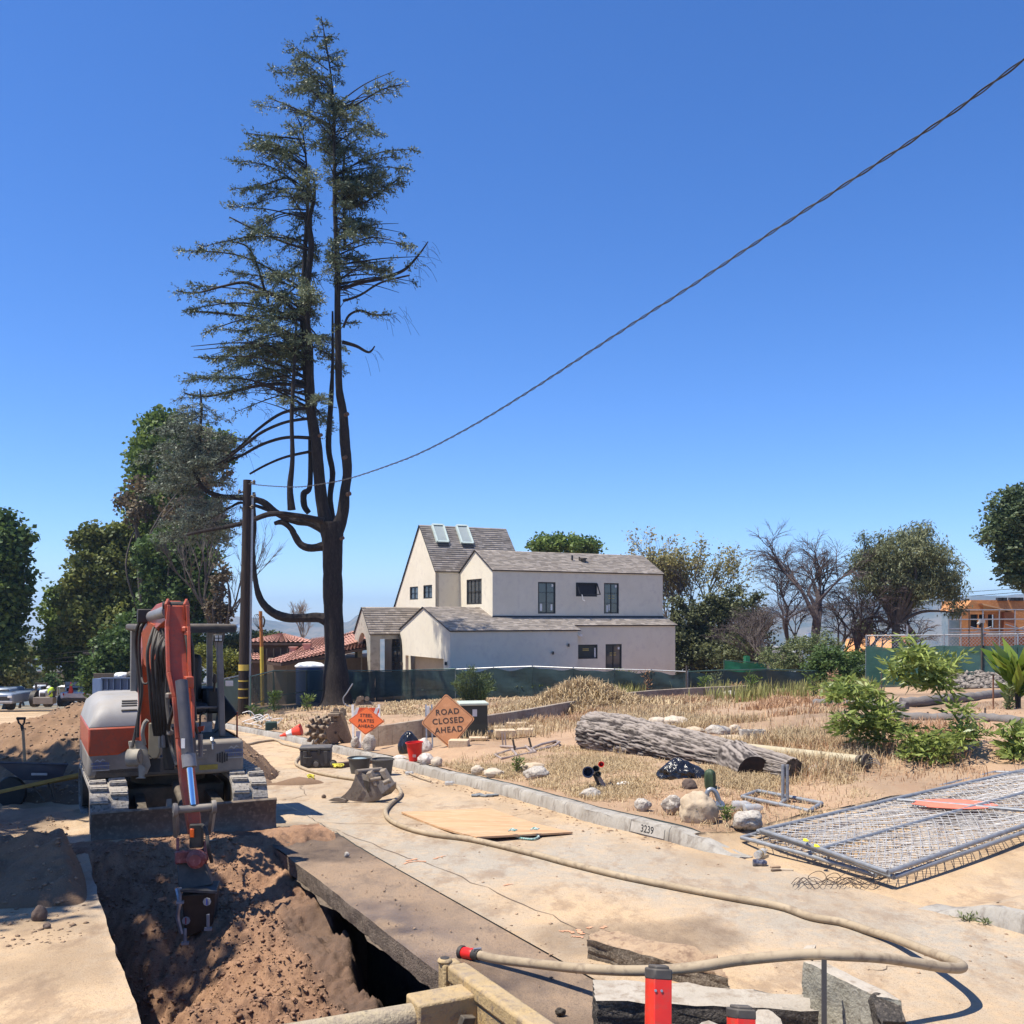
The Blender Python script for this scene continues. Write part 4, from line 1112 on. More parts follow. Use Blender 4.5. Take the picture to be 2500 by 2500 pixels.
big_paths = [p for p, s_ in zip(paths, _side)]
C, D, Tn = needles(gen, .12, 1.45, 5)
C2, D2, Tn2 = needles(paths[4:11] + paths[12:], .35, .9, 6)
C = np.concatenate([C, C2]); D = np.concatenate([D, D2]); Tn = np.concatenate([Tn, Tn2])
o = leaves('crown', C, .125, m_needle, cedar, .34, dirs=D, seed=8, rnd=Tn);
# the pale drooping foliage of the long lower limb
low = []
for k in range(150):
 t = gr.random(); bx_ = gr.choice([(488, 1000), (490, 1060), (480, 1100), (475, 1140), (500, 1195), (540, 1125), (580, 1100), (560, 1240), (520, 1290), (500, 1296), (460, 1180), (440, 1090)])
 st = cp(bx_[0] + gr.uniform(-12, 12), bx_[1] + gr.uniform(-30, 30), gr.uniform(-1.2, 1.2)); sdx = -1 if gr.random() < .72 else 1
 L = gr.uniform(.9, 2.3) * (1 if sdx < 0 else .6)
 e = st + Vector((sdx * L * gr.uniform(.5, 1), gr.uniform(-.8, .8), -L * gr.uniform(-.2, .4)))
 P = catmull([st, st.lerp(e, .5) + Vector((0, 0, .1)), e], 5); low.append(P); tw_.tube(P, [.02, .015] + [.008] * (len(P) - 2), 4, cap=False)
C, D, Tn = needles(low, .0, 1.1, 9, -9.5, twig=.8)
leaves('crown', C, .12, m_needle2, cedar, .28, dirs=D, seed=9, rnd=Tn)
# bare twigs, right hand tuft
for k in range(70):
 a = gr.choice([(1040, 600), (1030, 640), (1000, 672), (985, 760), (945, 770), (905, 860), (560, 1060), (600, 1100), (640, 1000)])
 st = cp(a[0] + gr.uniform(-15, 15), a[1] + gr.uniform(-12, 12), gr.uniform(-.6, .6)); L = gr.uniform(.4, 1.1)
 e = st + Vector((L * gr.uniform(-.1, .8), gr.uniform(-.3, .3), -L * gr.uniform(.1, .9)))
 tw_.tube(catmull([st, st.lerp(e, .5) + Vector((0, 0, .08)), e], 3), .006, 3, cap=False)
tw_.build('twig', m_cbark, cedar)
mb = MB()
for px, py, r in ((843, 1013, 9), (848, 1207, 10), (832, 1315, 8), (839, 1118, 8), (779, 1064, 8), (710, 1238, 10)):
 mb = MB(); p = cp(px, py, -.3); mb.cyl(p, p + Vector((.12, -.12, .02)), r * YC / F * .55, 8)
 mb.build('branch_stub', mat('cut_wood', (.16, .10, .07), (.1, .06, .04), 6, .9), cedar)
# ---------------------------------------------------------------- broadleaf trees, left
ml1 = leaf_mat('dark_green_leaf', (.035, .07, .02), (.13, .20, .05), .3)
ml2 = leaf_mat('autumn_leaf', (.065, .09, .025), (.22, .24, .06), .3)
ml3 = leaf_mat('mid_green_leaf', (.055, .10, .024), (.20, .27, .055), .3)
ml4 = leaf_mat('olive_leaf', (.09, .12, .045), (.25, .28, .12), .28)
ml5 = leaf_mat('rust_leaf', (.09, .065, .04), (.22, .17, .10), .25)
tree('dark green broad tree cut off by the left edge, overhanging the road', -30, 62, [(-20, 1420, 75, 150), (20, 1340, 45, 70), (40, 1440, 45, 50), (-40, 1560, 90, 80), (10, 1290, 25, 40), (-90, 1400, 100, 180)], 34000, .32, ml1, 1, clump=.75, asp=.8, tops=12, trunk=.4)
tree('lower green tree below the dark one at the left edge, by the pale garage', 10, 70, [(30, 1620, 50, 50), (-20, 1640, 60, 50), (60, 1650, 30, 30)], 7000, .3, ml4, 2, clump=.6, asp=.8)
tree('tall rusty green tree with a pointed top behind the cedar', 400, 66, [(400, 1180, 75, 160), (390, 1060, 40, 55), (470, 1290, 70, 110), (350, 1120, 30, 50), (370, 1260, 60, 60), (520, 1100, 45, 50)], 30000, .28, ml3, 3, clump=.7, asp=.8, tops=14, trunk=.35)
tree('reddish tree thinning out beside the cedar foliage', 360, 62, [(330, 1240, 45, 35), (345, 1190, 30, 20), (470, 1250, 60, 40), (300, 1210, 14, 8), (500, 1130, 55, 70)], 4500, .25, ml5, 4, clump=.55, asp=.8, npc=40)
tree('bright green and brown tree with two pointed tops, left of the excavator boom', 240, 64, [(225, 1400, 50, 100), (230, 1310, 30, 25), (300, 1400, 60, 105), (290, 1310, 30, 22), (210, 1490, 60, 80), (350, 1420, 60, 80), (330, 1520, 90, 70)], 34000, .27, ml2, 5, clump=.62, asp=.85, tops=14, trunk=.35)
tree('dense dark ivy-green tree directly behind the excavator canopy', 440, 60, [(440, 1440, 75, 120), (480, 1400, 45, 90), (400, 1380, 60, 90), (380, 1560, 90, 90), (470, 1560, 60, 60), (380, 1650, 110, 50)], 34000, .26, ml1, 6, clump=.6, asp=.8, tops=14, trunk=.35)
tree('yellow green lower tree over the white pickup truck', 170, 66, [(155, 1500, 45, 60), (190, 1560, 75, 70), (140, 1590, 40, 50), (250, 1560, 70, 70), (290, 1620, 80, 60), (160, 1450, 30, 30), (220, 1640, 60, 40)], 34000, .25, ml3, 7, clump=.6, asp=.85, tops=14, trunk=.3)
tree('dark shrubby tree behind the blue dumpster', 300, 58, [(290, 1600, 60, 60), (340, 1590, 60, 60), (250, 1640, 50, 50), (330, 1660, 70, 40)], 17000, .22, ml1, 8, clump=.5, asp=.8)
tree('small bush beside the tan house far down the road', 115, 85, [(120, 1668, 24, 20), (110, 1675, 20, 16)], 2500, .22, ml1, 9, clump=.5, name='bush', cat='bush', trunk=.1)
tree('grey green bushes behind the white van far down the road', 60, 95, [(40, 1665, 50, 22), (75, 1650, 25, 30), (0, 1670, 40, 20)], 4200, .25, ml4, 10, clump=.6, name='bush', cat='bush', trunk=.1)
tree('dark rounded tree behind the utility pole and the tiled roof', 620, 62, [(600, 1570, 50, 25), (650, 1560, 30, 14), (570, 1580, 40, 22)], 6000, .2, ml4, 11, clump=.5)
tree('yellow green shrub above the construction fence right of the canopy post', 545, 46, [(545, 1620, 40, 30), (500, 1600, 25, 22), (575, 1630, 25, 25)], 9000, .13, leaf_mat('yellow_leaf', (.10, .12, .02), (.28, .28, .06), .3), 12, clump=.3, name='shrub', cat='shrub', trunk=.07)
bare_tree('slender leafless tree with dead twigs between the trees and the utility pole', 545, 58, 11.5, .4, m_bark_g, 21, r0=.2, levels=5, fork=.38)
bare_tree('small leafless tree on the left against the hills', 47, 78, 7, .7, m_bark, 22, r0=.12, levels=4)
bare_tree('pale leafless tree rising above the red tile roof under the cedar limb', 735, 75, 5.5, .55, mat('pale_twig', (.3, .24, .2)), 23, r0=.14, levels=5, zb=-1.2)
mbk = None
# ivy-clad stump left of the pole
tree('ivy covered broken trunk left of the utility pole', 530, 56, [(545, 1400, 14, 25), (535, 1440, 14, 30), (528, 1490, 20, 25), (545, 1500, 18, 20)], 2600, .2, ml5, 13, clump=.35, trunk=.2, hollow=.3)
# ---------------------------------------------------------------- trees, right
tree('green treetop rising behind the house roof', 1375, 70, [(1345, 1325, 35, 16), (1400, 1335, 55, 18), (1330, 1338, 30, 12), (1440, 1345, 22, 12)], 7000, .22, ml3, 14, clump=.55, zb=-3, asp=.8)
m_dead = mat('dead_twig_bark', (.13, .105, .09), (.085, .068, .06), 5, .95)
m_dead2 = mat('purplish_dead_bark', (.10, .075, .07), (.065, .048, .045), 5, .95)
bare_tree('thin leggy tree with few yellow leaves right of the house', 1665, 62, 11, .5, m_dead, 31, r0=.16, levels=5, leafm=leaf_mat('tan_leaf', (.25, .22, .12), (.4, .34, .16), .3), nleaf=2600, lsize=.18, zb=-2.2, leafz=4.5, fork=.3)
bare_tree('taller yellowing tree beside the thin one, right of the house', 1715, 60, 11.2, .6, m_dead, 32, r0=.2, levels=5, leafm=leaf_mat('yellow_olive_leaf', (.2, .19, .07), (.38, .32, .11), .3), nleaf=5200, lsize=.17, zb=-2.2, leafz=4, fork=.3)
tree('dense olive green shrub tree at the right corner of the house', 1700, 56, [(1680, 1520, 45, 45), (1740, 1505, 40, 50), (1652, 1480, 18, 35), (1785, 1500, 30, 60), (1740, 1590, 75, 55), (1665, 1590, 40, 60)], 22000, .17, leaf_mat('dull_olive', (.05, .065, .026), (.17, .18, .08), .25), 15, clump=.5, asp=.7, tops=16)
tree('dark understorey shrubs behind the end of the green fence', 1830, 54, [(1835, 1500, 34, 60), (1840, 1570, 45, 60), (1800, 1600, 60, 40)], 9000, .16, MATS['dull_olive'], 16, clump=.5, asp=.7)
bare_tree('tall leafless tree with curling crown at the back of the lot', 1990, 50, 9.9, .7, m_dead2, 33, r0=.28, levels=6, weep=.3, zb=-1.2, fork=.29)
bare_tree('leafless twiggy tree left of the curling one, over the grey hedge', 1905, 52, 7.6, .9, m_dead2, 34, r0=.16, levels=6, weep=.3, zb=-1.2, fork=.3)
bare_tree('dense purple-grey dead tree right of the curling one', 2085, 52, 7.6, .8, m_dead2, 35, r0=.18, levels=6, weep=.35, zb=-1.2, fork=.3)
bare_tree('low dead scrub tree with white broken limbs', 1880, 47, 4.6, 1., m_dead, 36, r0=.12, levels=5, zb=-1.1)
for k, (a, b, c, d) in enumerate(((2040, 53, 6.2, 'dense twiggy grey tree between the curling tree and the purple-grey one'), (1850, 50, 5.6, 'dense twiggy grey tree behind the bright green tarpaulin'), (2120, 51, 5.4, 'low purple-grey thicket tree beside the orange plywood roof'))):
 bare_tree(d, a, b, c, 1.0, m_dead2, 60 + k, r0=.14, levels=6, weep=.35, zb=-1.3, fork=.3)
tree('broad weeping pepper tree with pale green crown at the right', 2185, 50, [(2190, 1345, 75, 45), (2120, 1370, 40, 35), (2260, 1360, 55, 50), (2300, 1410, 50, 55), (2150, 1410, 60, 50), (2230, 1420, 60, 50), (2330, 1460, 20, 40), (2240, 1300, 35, 18), (2110, 1310, 12, 10)], 26000, .22, leaf_mat('pepper_leaf', (.10, .12, .055), (.27, .28, .14), .25), 17, clump=.5, asp=.24, droop=1.1, tops=26, hollow=.35, trunk=.3, npc=38)
bare_tree('dead lower limbs under the pepper tree', 2210, 50.5, 6.2, .9, m_dead2, 37, r0=.2, levels=5, weep=.4, zb=-1.0)
tree('green tree entering from the right edge', 2560, 44, [(2480, 1250, 60, 50), (2530, 1320, 90, 110), (2440, 1310, 40, 18), (2470, 1370, 40, 30), (2490, 1410, 30, 25), (2560, 1210, 60, 40)], 26000, .2, leaf_mat('blue_green_leaf', (.045, .075, .03), (.15, .19, .085), .25), 18, clump=.45, asp=.5, tops=18, trunk=.3)
tree('dark green hedge bushes behind the fallen branches', 2100, 40, [(2110, 1640, 70, 50), (2040, 1620, 50, 45), (2180, 1660, 50, 45), (2010, 1650, 40, 40), (2060, 1680, 60, 35)], 26000, .11, ml1, 19, clump=.35, asp=.6, name='hedge_bush', cat='bush', trunk=.08)
tree('greyish hedge bush left of the dark hedge', 1960, 43, [(1960, 1600, 45, 45), (1900, 1610, 40, 35), (2010, 1580, 40, 40)], 9000, .11, ml4, 20, clump=.3, asp=.5, name='hedge_bush', cat='bush', trunk=.08)
bare_tree('small yellowish tree behind the orange roof', 2120, 75, 3.4, .8, m_dead, 38, r0=.1, levels=4, leafm=ml4, nleaf=2600, lsize=.25, zb=-1.)
# the shade tree that stands left of the picture: its shadow falls across the trench side
tree('leafy street tree standing just outside the left of the view', -1500, 7.4, [(-1312, -338, 560, 420), (-1450, 0, 520, 420), (-1250, 60, 350, 300)], 20000, .16, ml1, 41, clump=.4, asp=.8, tops=14, trunk=.25, thick=.8)
tree('second leafy street tree farther down the left side', -1100, 10.9, [(-952, 277, 330, 300), (-1150, 500, 430, 300), (-1000, 200, 300, 250)], 14000, .19, ml1, 42, clump=.4, asp=.8, tops=12, trunk=.25, thick=1.2)
# ---------------------------------------------------------------- fences, walls, poles
m_green = mat('green_windscreen', (.012, .055, .045), (.02, .075, .06), 2.5, .6, alpha=.92, stretch=(1, 1, 3))
m_green2 = mat('dark_windscreen', (.010, .028, .027), (.02, .042, .04), 2.5, .55, alpha=.97, stretch=(1, 1, 3))
m_grn3 = mat('grey_green_windscreen', (.16, .24, .20), (.20, .29, .24), 1.5, .6, alpha=.97)
m_grn4 = mat('sheer_green_windscreen', (.015, .05, .042), (.025, .07, .058), 1.5, .6, alpha=.74)
m_post = mat('green_fence_post', (.04, .09, .075), (.06, .11, .09), 6, .5, .2)
def fence(name, label, pts, m, mp, sag=.04, rail=.024, screen0=0., nseg=14, mid=None, ext=0., cat='fence', group=None, wire=None):
 """pts: list of (x, y, ztop, zbot) posts; a fabric between each pair"""
 x0, y0, zt0, zb0 = pts[0]
 f = T(name, label, cat, (x0, y0, zb0), 0, group)
 for i, (x, y, zt, zb) in enumerate(pts):
  mb = MB(); mb.cyl((x, y, zb - .1), (x, y, zt + .03 + ext), .032, 8); mb.build('post', mp, f)
 for i in range(len(pts) - 1):
  a, b = pts[i], pts[i + 1]; g = random.Random(i + 5)
  A, B = Vector(a[:2] + (0,)), Vector(b[:2] + (0,)); d = (B - A).normalized(); nn_ = Vector((-d.y, d.x, 0)) * -1
  V_, F_ = [], []; nz = 5; ph = g.uniform(0, 6)
  for k in range(nseg + 1):
   t = k / nseg; q = A.lerp(B, t); zt = a[2] + (b[2] - a[2]) * t; zb = a[3] + (b[3] - a[3]) * t
   zt2 = zt - .02 - sag * math.sin(math.pi * t) * (1 + .5 * math.sin(7 * t + ph)) - screen0 * (zt - zb)
   for j in range(nz + 1):
    z = zb + .02 + (zt2 - zb - .02) * j / nz
    w = .05 + .07 * math.sin(math.pi * t) * math.sin(math.pi * j / nz * .9) * math.sin(ph + 5 * t + j) + .02 * math.sin(23 * t + j * 2 + ph)
    p = q + nn_ * w; V_.append((p.x, p.y, z))
   if k:
    for j in range(nz): u0 = (k - 1) * (nz + 1) + j; F_.append((u0, u0 + nz + 1, u0 + nz + 2, u0 + 1))
  mb = MB(); mb.add(V_, F_); mb.build('screen', m, f, smooth=80)
  mb = MB(); mb.tube([(a[0], a[1], a[2]), (b[0], b[1], b[2])], rail, 6); mb.build('top_rail', mp, f)
  if mid:
   mb = MB(); mb.tube([(a[0], a[1], a[3] + (a[2] - a[3]) * mid), (b[0], b[1], b[3] + (b[2] - b[3]) * mid)], rail * .8, 6); mb.build('middle_rail', mp, f)
  if wire:
   mb = MB(); dz = screen0 * (a[2] - a[3]) + .25
   L = (B - A).length; n_ = int(L / .12)
   for s_ in (-1, 1):
    for k in range(-int(dz / .12), n_):
     t0, t1 = k * .12, k * .12 + dz
     c0, c1 = max(t0, 0), min(t1, L)
     if c1 <= c0: continue
     h0, h1 = (c0 - t0), (c1 - t0)
     za = a[2] - dz
     if s_ < 0: h0, h1 = dz - h0, dz - h1
     p = A + d * c0; q = A + d * c1
     mb.tube([(p.x, p.y, za + h0 + (b[2] - a[2]) * c0 / L), (q.x, q.y, za + h1 + (b[2] - a[2]) * c1 / L)], .006, 3, cap=False)
   o = mb.build('chain_link', wire, f); o['kind'] = 'stuff'
 return f
def fpts(L):
 out = []
 for px, yt, yb, Y in L:
  t, b = at(px, yt, Y), at(px, yb, Y); out.append((t.x, Y, t.z, min(b.z, gz(t.x, Y) - .0)))
 return out
# left: green fence around the corner by the pole, screen of the site behind the cedar
fence('construction_fence', 'grey green screened fence panels behind the utility pole with a small white notice', fpts([(480, 1672, 1790, 35), (535, 1660, 1775, 36.5), (592, 1648, 1760, 38)]), m_grn3, m_steel, .02)
fence('construction_fence', 'see-through green screened fence between the utility pole and the cedar', fpts([(612, 1652, 1775, 34.5), (668, 1638, 1745, 38), (748, 1637, 1725, 41.2), (826, 1637, 1716, 42.2)]), m_grn4, m_post, .02, mid=.42)
fence('construction_fence', 'dark green mesh fence in front of the garage wing of the house', fpts([(850, 1637, 1708, 42.), (918, 1638, 1710, 41), (1010, 1636, 1712, 40), (1112, 1633, 1710, 39.4)]), m_green2, m_post, .02, mid=.35)
fence('construction_fence', 'long dark green fence with sagging fabric running along the back of the lot', fpts([(1113, 1634, 1705, 39.2), (1205, 1630, 1700, 38.6), (1300, 1627, 1695, 38), (1400, 1631, 1692, 37.6), (1500, 1634, 1692, 37.2), (1590, 1636, 1690, 37), (1678, 1640, 1692, 36.8)]), m_green2, m_steel, .09)
fence('construction_fence', 'dark green fence continuing behind the weeds at the right end of the lot', fpts([(1678, 1640, 1692, 36.9), (1765, 1636, 1698, 37.2), (1870, 1634, 1702, 38), (1985, 1638, 1706, 39.5), (2030, 1640, 1706, 41)]), m_green2, m_post, .05)
fence('construction_fence', 'bright green tarpaulin fence beyond the dark one', fpts([(1768, 1612, 1640, 47), (1850, 1618, 1640, 47.5), (1925, 1626, 1640, 48)]), mat('bright_green_tarp', (.01, .13, .055), (.015, .18, .08), 3, .6), m_post, .03)
fence('construction_fence', 'tall chain link fence with blue green screen below the scaffolded house', fpts([(2115, 1552, 1640, 36.5), (2225, 1551, 1650, 35.5), (2305, 1550, 1655, 34.5), (2399, 1549, 1663, 33.5), (2485, 1548, 1667, 32.6), (2590, 1546, 1672, 31.6)]), m_green, m_steel, .05, screen0=.19, nseg=16, wire=m_steel, ext=0)
s_ = bpy.data.objects.get('construction_fence')
mb = MB(); p = at(562, 1668, 36.9); mb.box(p + Vector((0, -.12, 0)), (.28, .02, .2), .3); mb.build('notice', m_white, s_)
# tall weather station posts on the fence
for px, yt, yb, Y, lb in ((2215, 1528, 1640, 35.6, 'taller bare steel post with a guy wire at the left of the screened fence'), (2397, 1520, 1660, 33.4, 'dark post with a small sensor head standing at the screened fence')):
 a, b = at(px, yt, Y), at(px, yb, Y); t = T('steel_post', lb, 'post', b)
 mb = MB(); mb.cyl(b, a, .035, 8); mb.build('pole', m_steel if px < 2300 else m_dark, t)
 if px < 2300:
  mb = MB(); mb.tube([a + Vector((0, 0, -.5)), at(2330, 1625, 34.8)], .02, 5); mb.build('guy_wire', m_steel, t)
 else:
  mb = MB(); mb.box(a + Vector((0, 0, .05)), (.16, .12, .12)); mb.cyl(a + Vector((-.08, 0, .0)), a + Vector((-.14, 0, -.06)), .05, 8); mb.build('sensor_head', m_lgrey, t)
# ---------------------------------------------------------------- garden wall crossing the lot
def gwall(label, px, h, w, m):
 P = [G(*p) for p in px]; t = T('retaining_wall', label, 'wall', P[0])
 PP = catmull([p for p in P], 8)
 for i in range(0, len(PP) - 1, 4):
  seg = PP[i:i + 5]; V_, F_ = [], []
  for k, p in enumerate(seg):
   d = (seg[min(k + 1, len(seg) - 1)] - seg[max(k - 1, 0)]); d.z = 0; d.normalize(); n_ = Vector((-d.y, d.x, 0)) * w / 2
   n_ *= .997; zt = p.z + h + .008 * random.random()
   V_ += [tuple(p - n_ - Vector((0, 0, .2))), (p.x - n_.x, p.y - n_.y, zt), (p.x + n_.x, p.y + n_.y, zt), tuple(p + n_ - Vector((0, 0, .2)))]
   if k:
    u0 = (k - 1) * 4; F_ += [(u0 + j, u0 + j + 1, u0 + 4 + j + 1, u0 + 4 + j) for j in range(3)]
  F_ += [(3, 2, 1, 0), tuple(len(V_) - 4 + j for j in range(4))]
  mb = MB(); mb.add(V_, F_); mb.build('wall_section', m, t, bev=.01, smooth=30)
 return t
m_gw = mat('weathered_wall', (.36, .30, .23), (.26, .20, .15), 2, .95, c3=(.20, .15, .11), bump=.5, bs=30)
gwall('long low concrete garden wall crossing the lot from the utility box to the back fence', [(1170, 1786), (1290, 1765), (1400, 1742), (1500, 1724), (1570, 1714), (1680, 1706), (1820, 1699)], .34, .12, m_gw)
gwall('short concrete garden wall between the road signs', [(905, 1822), (960, 1815), (1030, 1804), (1075, 1797)], .42, .15, m_gw)
gwall('low pale footing at the back fence behind the green shrub', [(1195, 1703), (1270, 1698), (1360, 1694)], .10, .15, m_conc)
# ---------------------------------------------------------------- utility poles and the cable
YP = 36.
pb = at(592, 1748, YP); t = T('utility_pole', 'dark brown wooden utility pole with yellow bands standing left of the cedar', 'pole', (pb.x, YP, gz(pb.x, YP)))
ptop = at(604, 1172, YP); pbot = Vector((pb.x + .02, YP, gz(pb.x, YP) - .2))
m_pole = mat('creosoted_wood', (.030, .018, .013), (.015, .010, .008), 3, .85, c3=(.05, .032, .022), bump=.6, bs=20, stretch=(3, 3, .15))
mb = MB(); mb.tube([pbot, pbot.lerp(ptop, .5), ptop], [.20, .175, .15], 14); mb.build('shaft', m_pole, t)
mb = MB(); mb.tube([pbot + Vector((.22, .0, 0)), pbot.lerp(ptop, .33) + Vector((.21, 0, 0)), at(616, 1210, YP)], .05, 8); mb.build('conduit', m_steel, t)
m_yel = mat('yellow_band', (.55, .40, .07), (.45, .3, .05), 5, .6)
for py, hh in ((1635, .22), (1662, .05), (1682, .05), (1703, .05)):
 f_ = (1748 - py) / (1748 - 1172); c = pbot.lerp(ptop, f_ * .97 + .02); mb = MB(); mb.cyl(c, c + Vector((0, 0, hh)), .20, 14); mb.build('band', m_yel, t)
mb = MB()
for dz, dx in ((0, .28), (-.35, -.25), (-.5, .3), (-.9, .22)): c = ptop + Vector((0, 0, -.15 + dz)); mb.tube([c, c + Vector((dx * .6, -.1, .06)), c + Vector((dx, -.15, 0))], .03, 6); mb.lathe([(.03, 0), (.07, .03), (.04, .08), (.07, .1), (.02, .16)], c + Vector((dx, -.15, -.02)), n=8)
o = mb.build('insulator', m_dark, t); o['kind'] = 'stuff'
cab = T('overhead_cable', 'black twisted overhead cable rising from the utility pole to the top right', 'cable', ptop)
cpx = [(606, 1181), (650, 1186), (725, 1189), (790, 1181), (854, 1168), (945, 1138), (1035, 1102), (1165, 1033), (1294, 954), (1423, 870), (1553, 785), (1682, 702), (1812, 615), (1941, 530), (2070, 446), (2290, 300), (2500, 145), (2700, -10), (3400, -640)]
cw = [at(a, b, 10.93 / ((a - 1250) / F + .573)) for a, b in cpx]
cw = catmull(cw, 40)
for ph in (0, math.pi):
 P, s = [], 0
 for i, p in enumerate(cw):
  if i: s += (p - cw[i - 1]).length
  d = (cw[min(i + 1, len(cw) - 1)] - cw[max(i - 1, 0)]).normalized(); x = d.cross(Vector((0, 0, 1))).normalized(); z = x.cross(d)
  a = s * 2 * math.pi / .62 + ph; P.append(p + (x * math.cos(a) + z * math.sin(a)) * .013)
 mb = MB(); mb.tube(P, .0105 if ph else .0085, 5); mb.build('conductor', m_black if ph else mat('dull_bare_wire', (.05, .05, .055), (.07, .07, .07), 5, .6, .2), cab)
# yellow fibreglass pole with a box of wires
a, b = at(636, 1492, 44), at(641, 1650, 44); t = T('yellow_pole', 'orange and yellow service pole with looping wires behind the tiled roof', 'pole', (b.x, 44, gz(b.x, 44)))
mb = MB(); mb.tube([(b.x, 44, gz(b.x, 44)), b.lerp(a, .45)], .085, 8); mb.build('shaft', mat('yellow_pole_paint', (.55, .40, .05)), t)
mb = MB(); mb.tube([b.lerp(a, .45), a], .08, 8); mb.build('upper_shaft', mat('rusty_orange_wood', (.45, .17, .04), (.3, .1, .03), 8), t)
mb = MB()
for k in range(4): o_ = .1 * k; mb.tube(catmull([at(637, 1540, 44), at(620 + k * 3, 1520, 44 - .1 * k), at(622 + 4 * k, 1502, 44), at(632, 1500 + 2 * k, 44)], 5), .012, 4)
mb.tube(catmull([at(642, 1505, 43.9), at(646, 1515, 43.8), at(643, 1530, 43.9)], 5), .04, 6)
mb.build('wires', m_black, t)['kind'] = 'stuff'
a, b = at(233, 1586, 60), at(234, 1650, 60); t = T('utility_pole', 'distant wooden pole with a cross arm above the blue dumpster', 'pole', b)
mb = MB(); mb.cyl(b + Vector((0, 0, -2)), a, .12, 8); mb.build('shaft', m_bark_g, t)
mb = MB(); mb.box(a + Vector((0, 0, -.2)), (1.5, .1, .1)); mb.build('cross_arm', m_bark_g, t)
for k, (y0, y1) in enumerate(((1586, 1602), (1595, 1618), (1612, 1614))):
 t = T('power_line', ['upper thin power line sagging to the left', 'middle thin power line sagging to the left', 'lowest thin power line crossing the far hills'][k], 'cable', at(233, y0, 60)); mb = MB()
 mb.tube(catmull([at(236, y0, 60), at(120, (y0 + y1) / 2 + 3, 62), at(-60, y1, 65)], 8), .018, 4); mb.build('wire', m_black, t)
a, b = at(2362, 1462, 58), at(2362, 1560, 58); t = T('utility_pole', 'thin dark pole left of the scaffolded orange house', 'pole', b)
mb = MB(); mb.cyl(b, a, .11, 8); mb.build('shaft', m_bark, t)
for k, (y0, y1) in enumerate(((1447, 1436), (1458, 1444))):
 t = T('power_line', ['upper power line at the far right above the orange house', 'lower power line at the far right above the orange house'][k], 'cable', at(2150, y0, 58)); mb = MB()
 mb.tube(catmull([at(2140, y0 + 10, 58), at(2330, y0, 58), at(2560, y1 - 4, 55)], 8), .02, 4); mb.build('wire', m_black, t)
# ---------------------------------------------------------------- houses behind
def simple_box(name, m, parent, pts, z0, z1, **k):
 mb = MB(); mb.prism([(p[0], p[1], z0) for p in pts], (0, 0, z1 - z0)); return mb.build(name, m, parent, smooth=0, **k)
# tiled roof house
m_tile = mat('clay_roof_tile', (.56, .30, .235), (.47, .24, .18), 2.5, .85, c3=(.36, .16, .12))
m_brown = mat('dark_brown_stucco', (.10, .065, .05), (.07, .045, .035), 3, .9)
tr_ = T('tile_roof_house', 'low house with pink clay tile roofs between the pole and the stucco house', 'house', at(740, 1650, 52))
def tiled(pa, pb, pc, pd, pitch=.26):
 """tiled slope: eave pa-pb, ridge pd-pc, barrel tiles running up the slope"""
 pa, pb, pc, pd = map(Vector, (pa, pb, pc, pd)); n_ = (pb - pa).cross(pd - pa).normalized(); n_ = n_ if n_.z > 0 else -n_
 W_ = (pb - pa).length; nc = max(4, int(W_ / pitch) * 4); L_ = (pd - pa).length; nr = max(2, int(L_ / .38))
 V_, F_, A_ = [], [], []
 for j in range(nr):
  for q in (0, 1):
   t = (j + q * 1.0) / nr
   for i in range(nc + 1):
    s = i / nc; p = pa.lerp(pb, s).lerp(pd.lerp(pc, s), t)
    V_.append(tuple(p + n_ * (.06 * abs(math.sin(math.pi * i / 4)) + (.045 if q == 0 else 0))))
  b0 = j * 2 * (nc + 1)
  for i in range(nc): F_.append((b0 + i, b0 + i + 1, b0 + nc + 2 + i, b0 + nc + 1 + i))
 o = MB(); o.add(V_, F_); o.build('roof', m_tile, tr_, smooth=60)
 mb = MB(); mb.prism([pa, pb, pc, pd], n_ * -.12); mb.build('roof_deck', m_brown, tr_, smooth=0)
tiled(at(585, 1569, 51), at(756, 1570, 50), at(690, 1549, 54), at(688, 1548, 54))
tiled(at(756, 1570, 50), at(760, 1566, 56), at(692, 1549, 54.2), at(690, 1549, 54))
tiled(at(650, 1616, 46), at(686, 1620, 45), at(900, 1560, 52), at(880, 1535, 58))
tiled(at(686, 1620, 45), at(900, 1580, 50), at(900, 1540, 57), at(760, 1561, 53))
tiled(at(575, 1612, 50), at(640, 1613, 49), at(640, 1578, 53), at(600, 1578, 53))
simple_box('wall', m_brown, tr_, [at(588, 1600, 51.5), at(750, 1600, 50.6), at(752, 1600, 55), at(600, 1600, 55)], at(0, 1640, 50).z - 2, at(0, 1572, 50.8).z)
simple_box('wall', mat('taupe_wall', (.2, .15, .11)), tr_, [at(652, 1620, 46.6), at(700, 1620, 46.4), at(910, 1600, 52), at(905, 1600, 58), at(660, 1600, 56)], at(0, 1640, 48).z - 2, at(0, 1616, 46).z)
for px in (716, 750):
 p = at(px, 1590 if px < 730 else 1582, 49); mb = MB(); mb.box(p, (.32, .32, .35)); mb.box(p + Vector((0, 0, .2)), (.4, .4, .06)); mb.build('chimney', m_tile, tr_, smooth=0)
mb = MB()
for k in range(9): p = at(600 + 17 * k, 1610, 50.4 - .05 * k); mb.box(p, (.05, .06, 1.1))
mb.build('railing', m_dark, tr_, smooth=0)
# balcony rails seen under the tile roof beside the porch
for k, py in enumerate((1578, 1597, 1612, 1627)):
 mb = MB(); mb.bar(at(846, py + 1, 51), at(868, py - 2, 51), .05, .05); mb.build('rail', m_white, tr_, smooth=0)
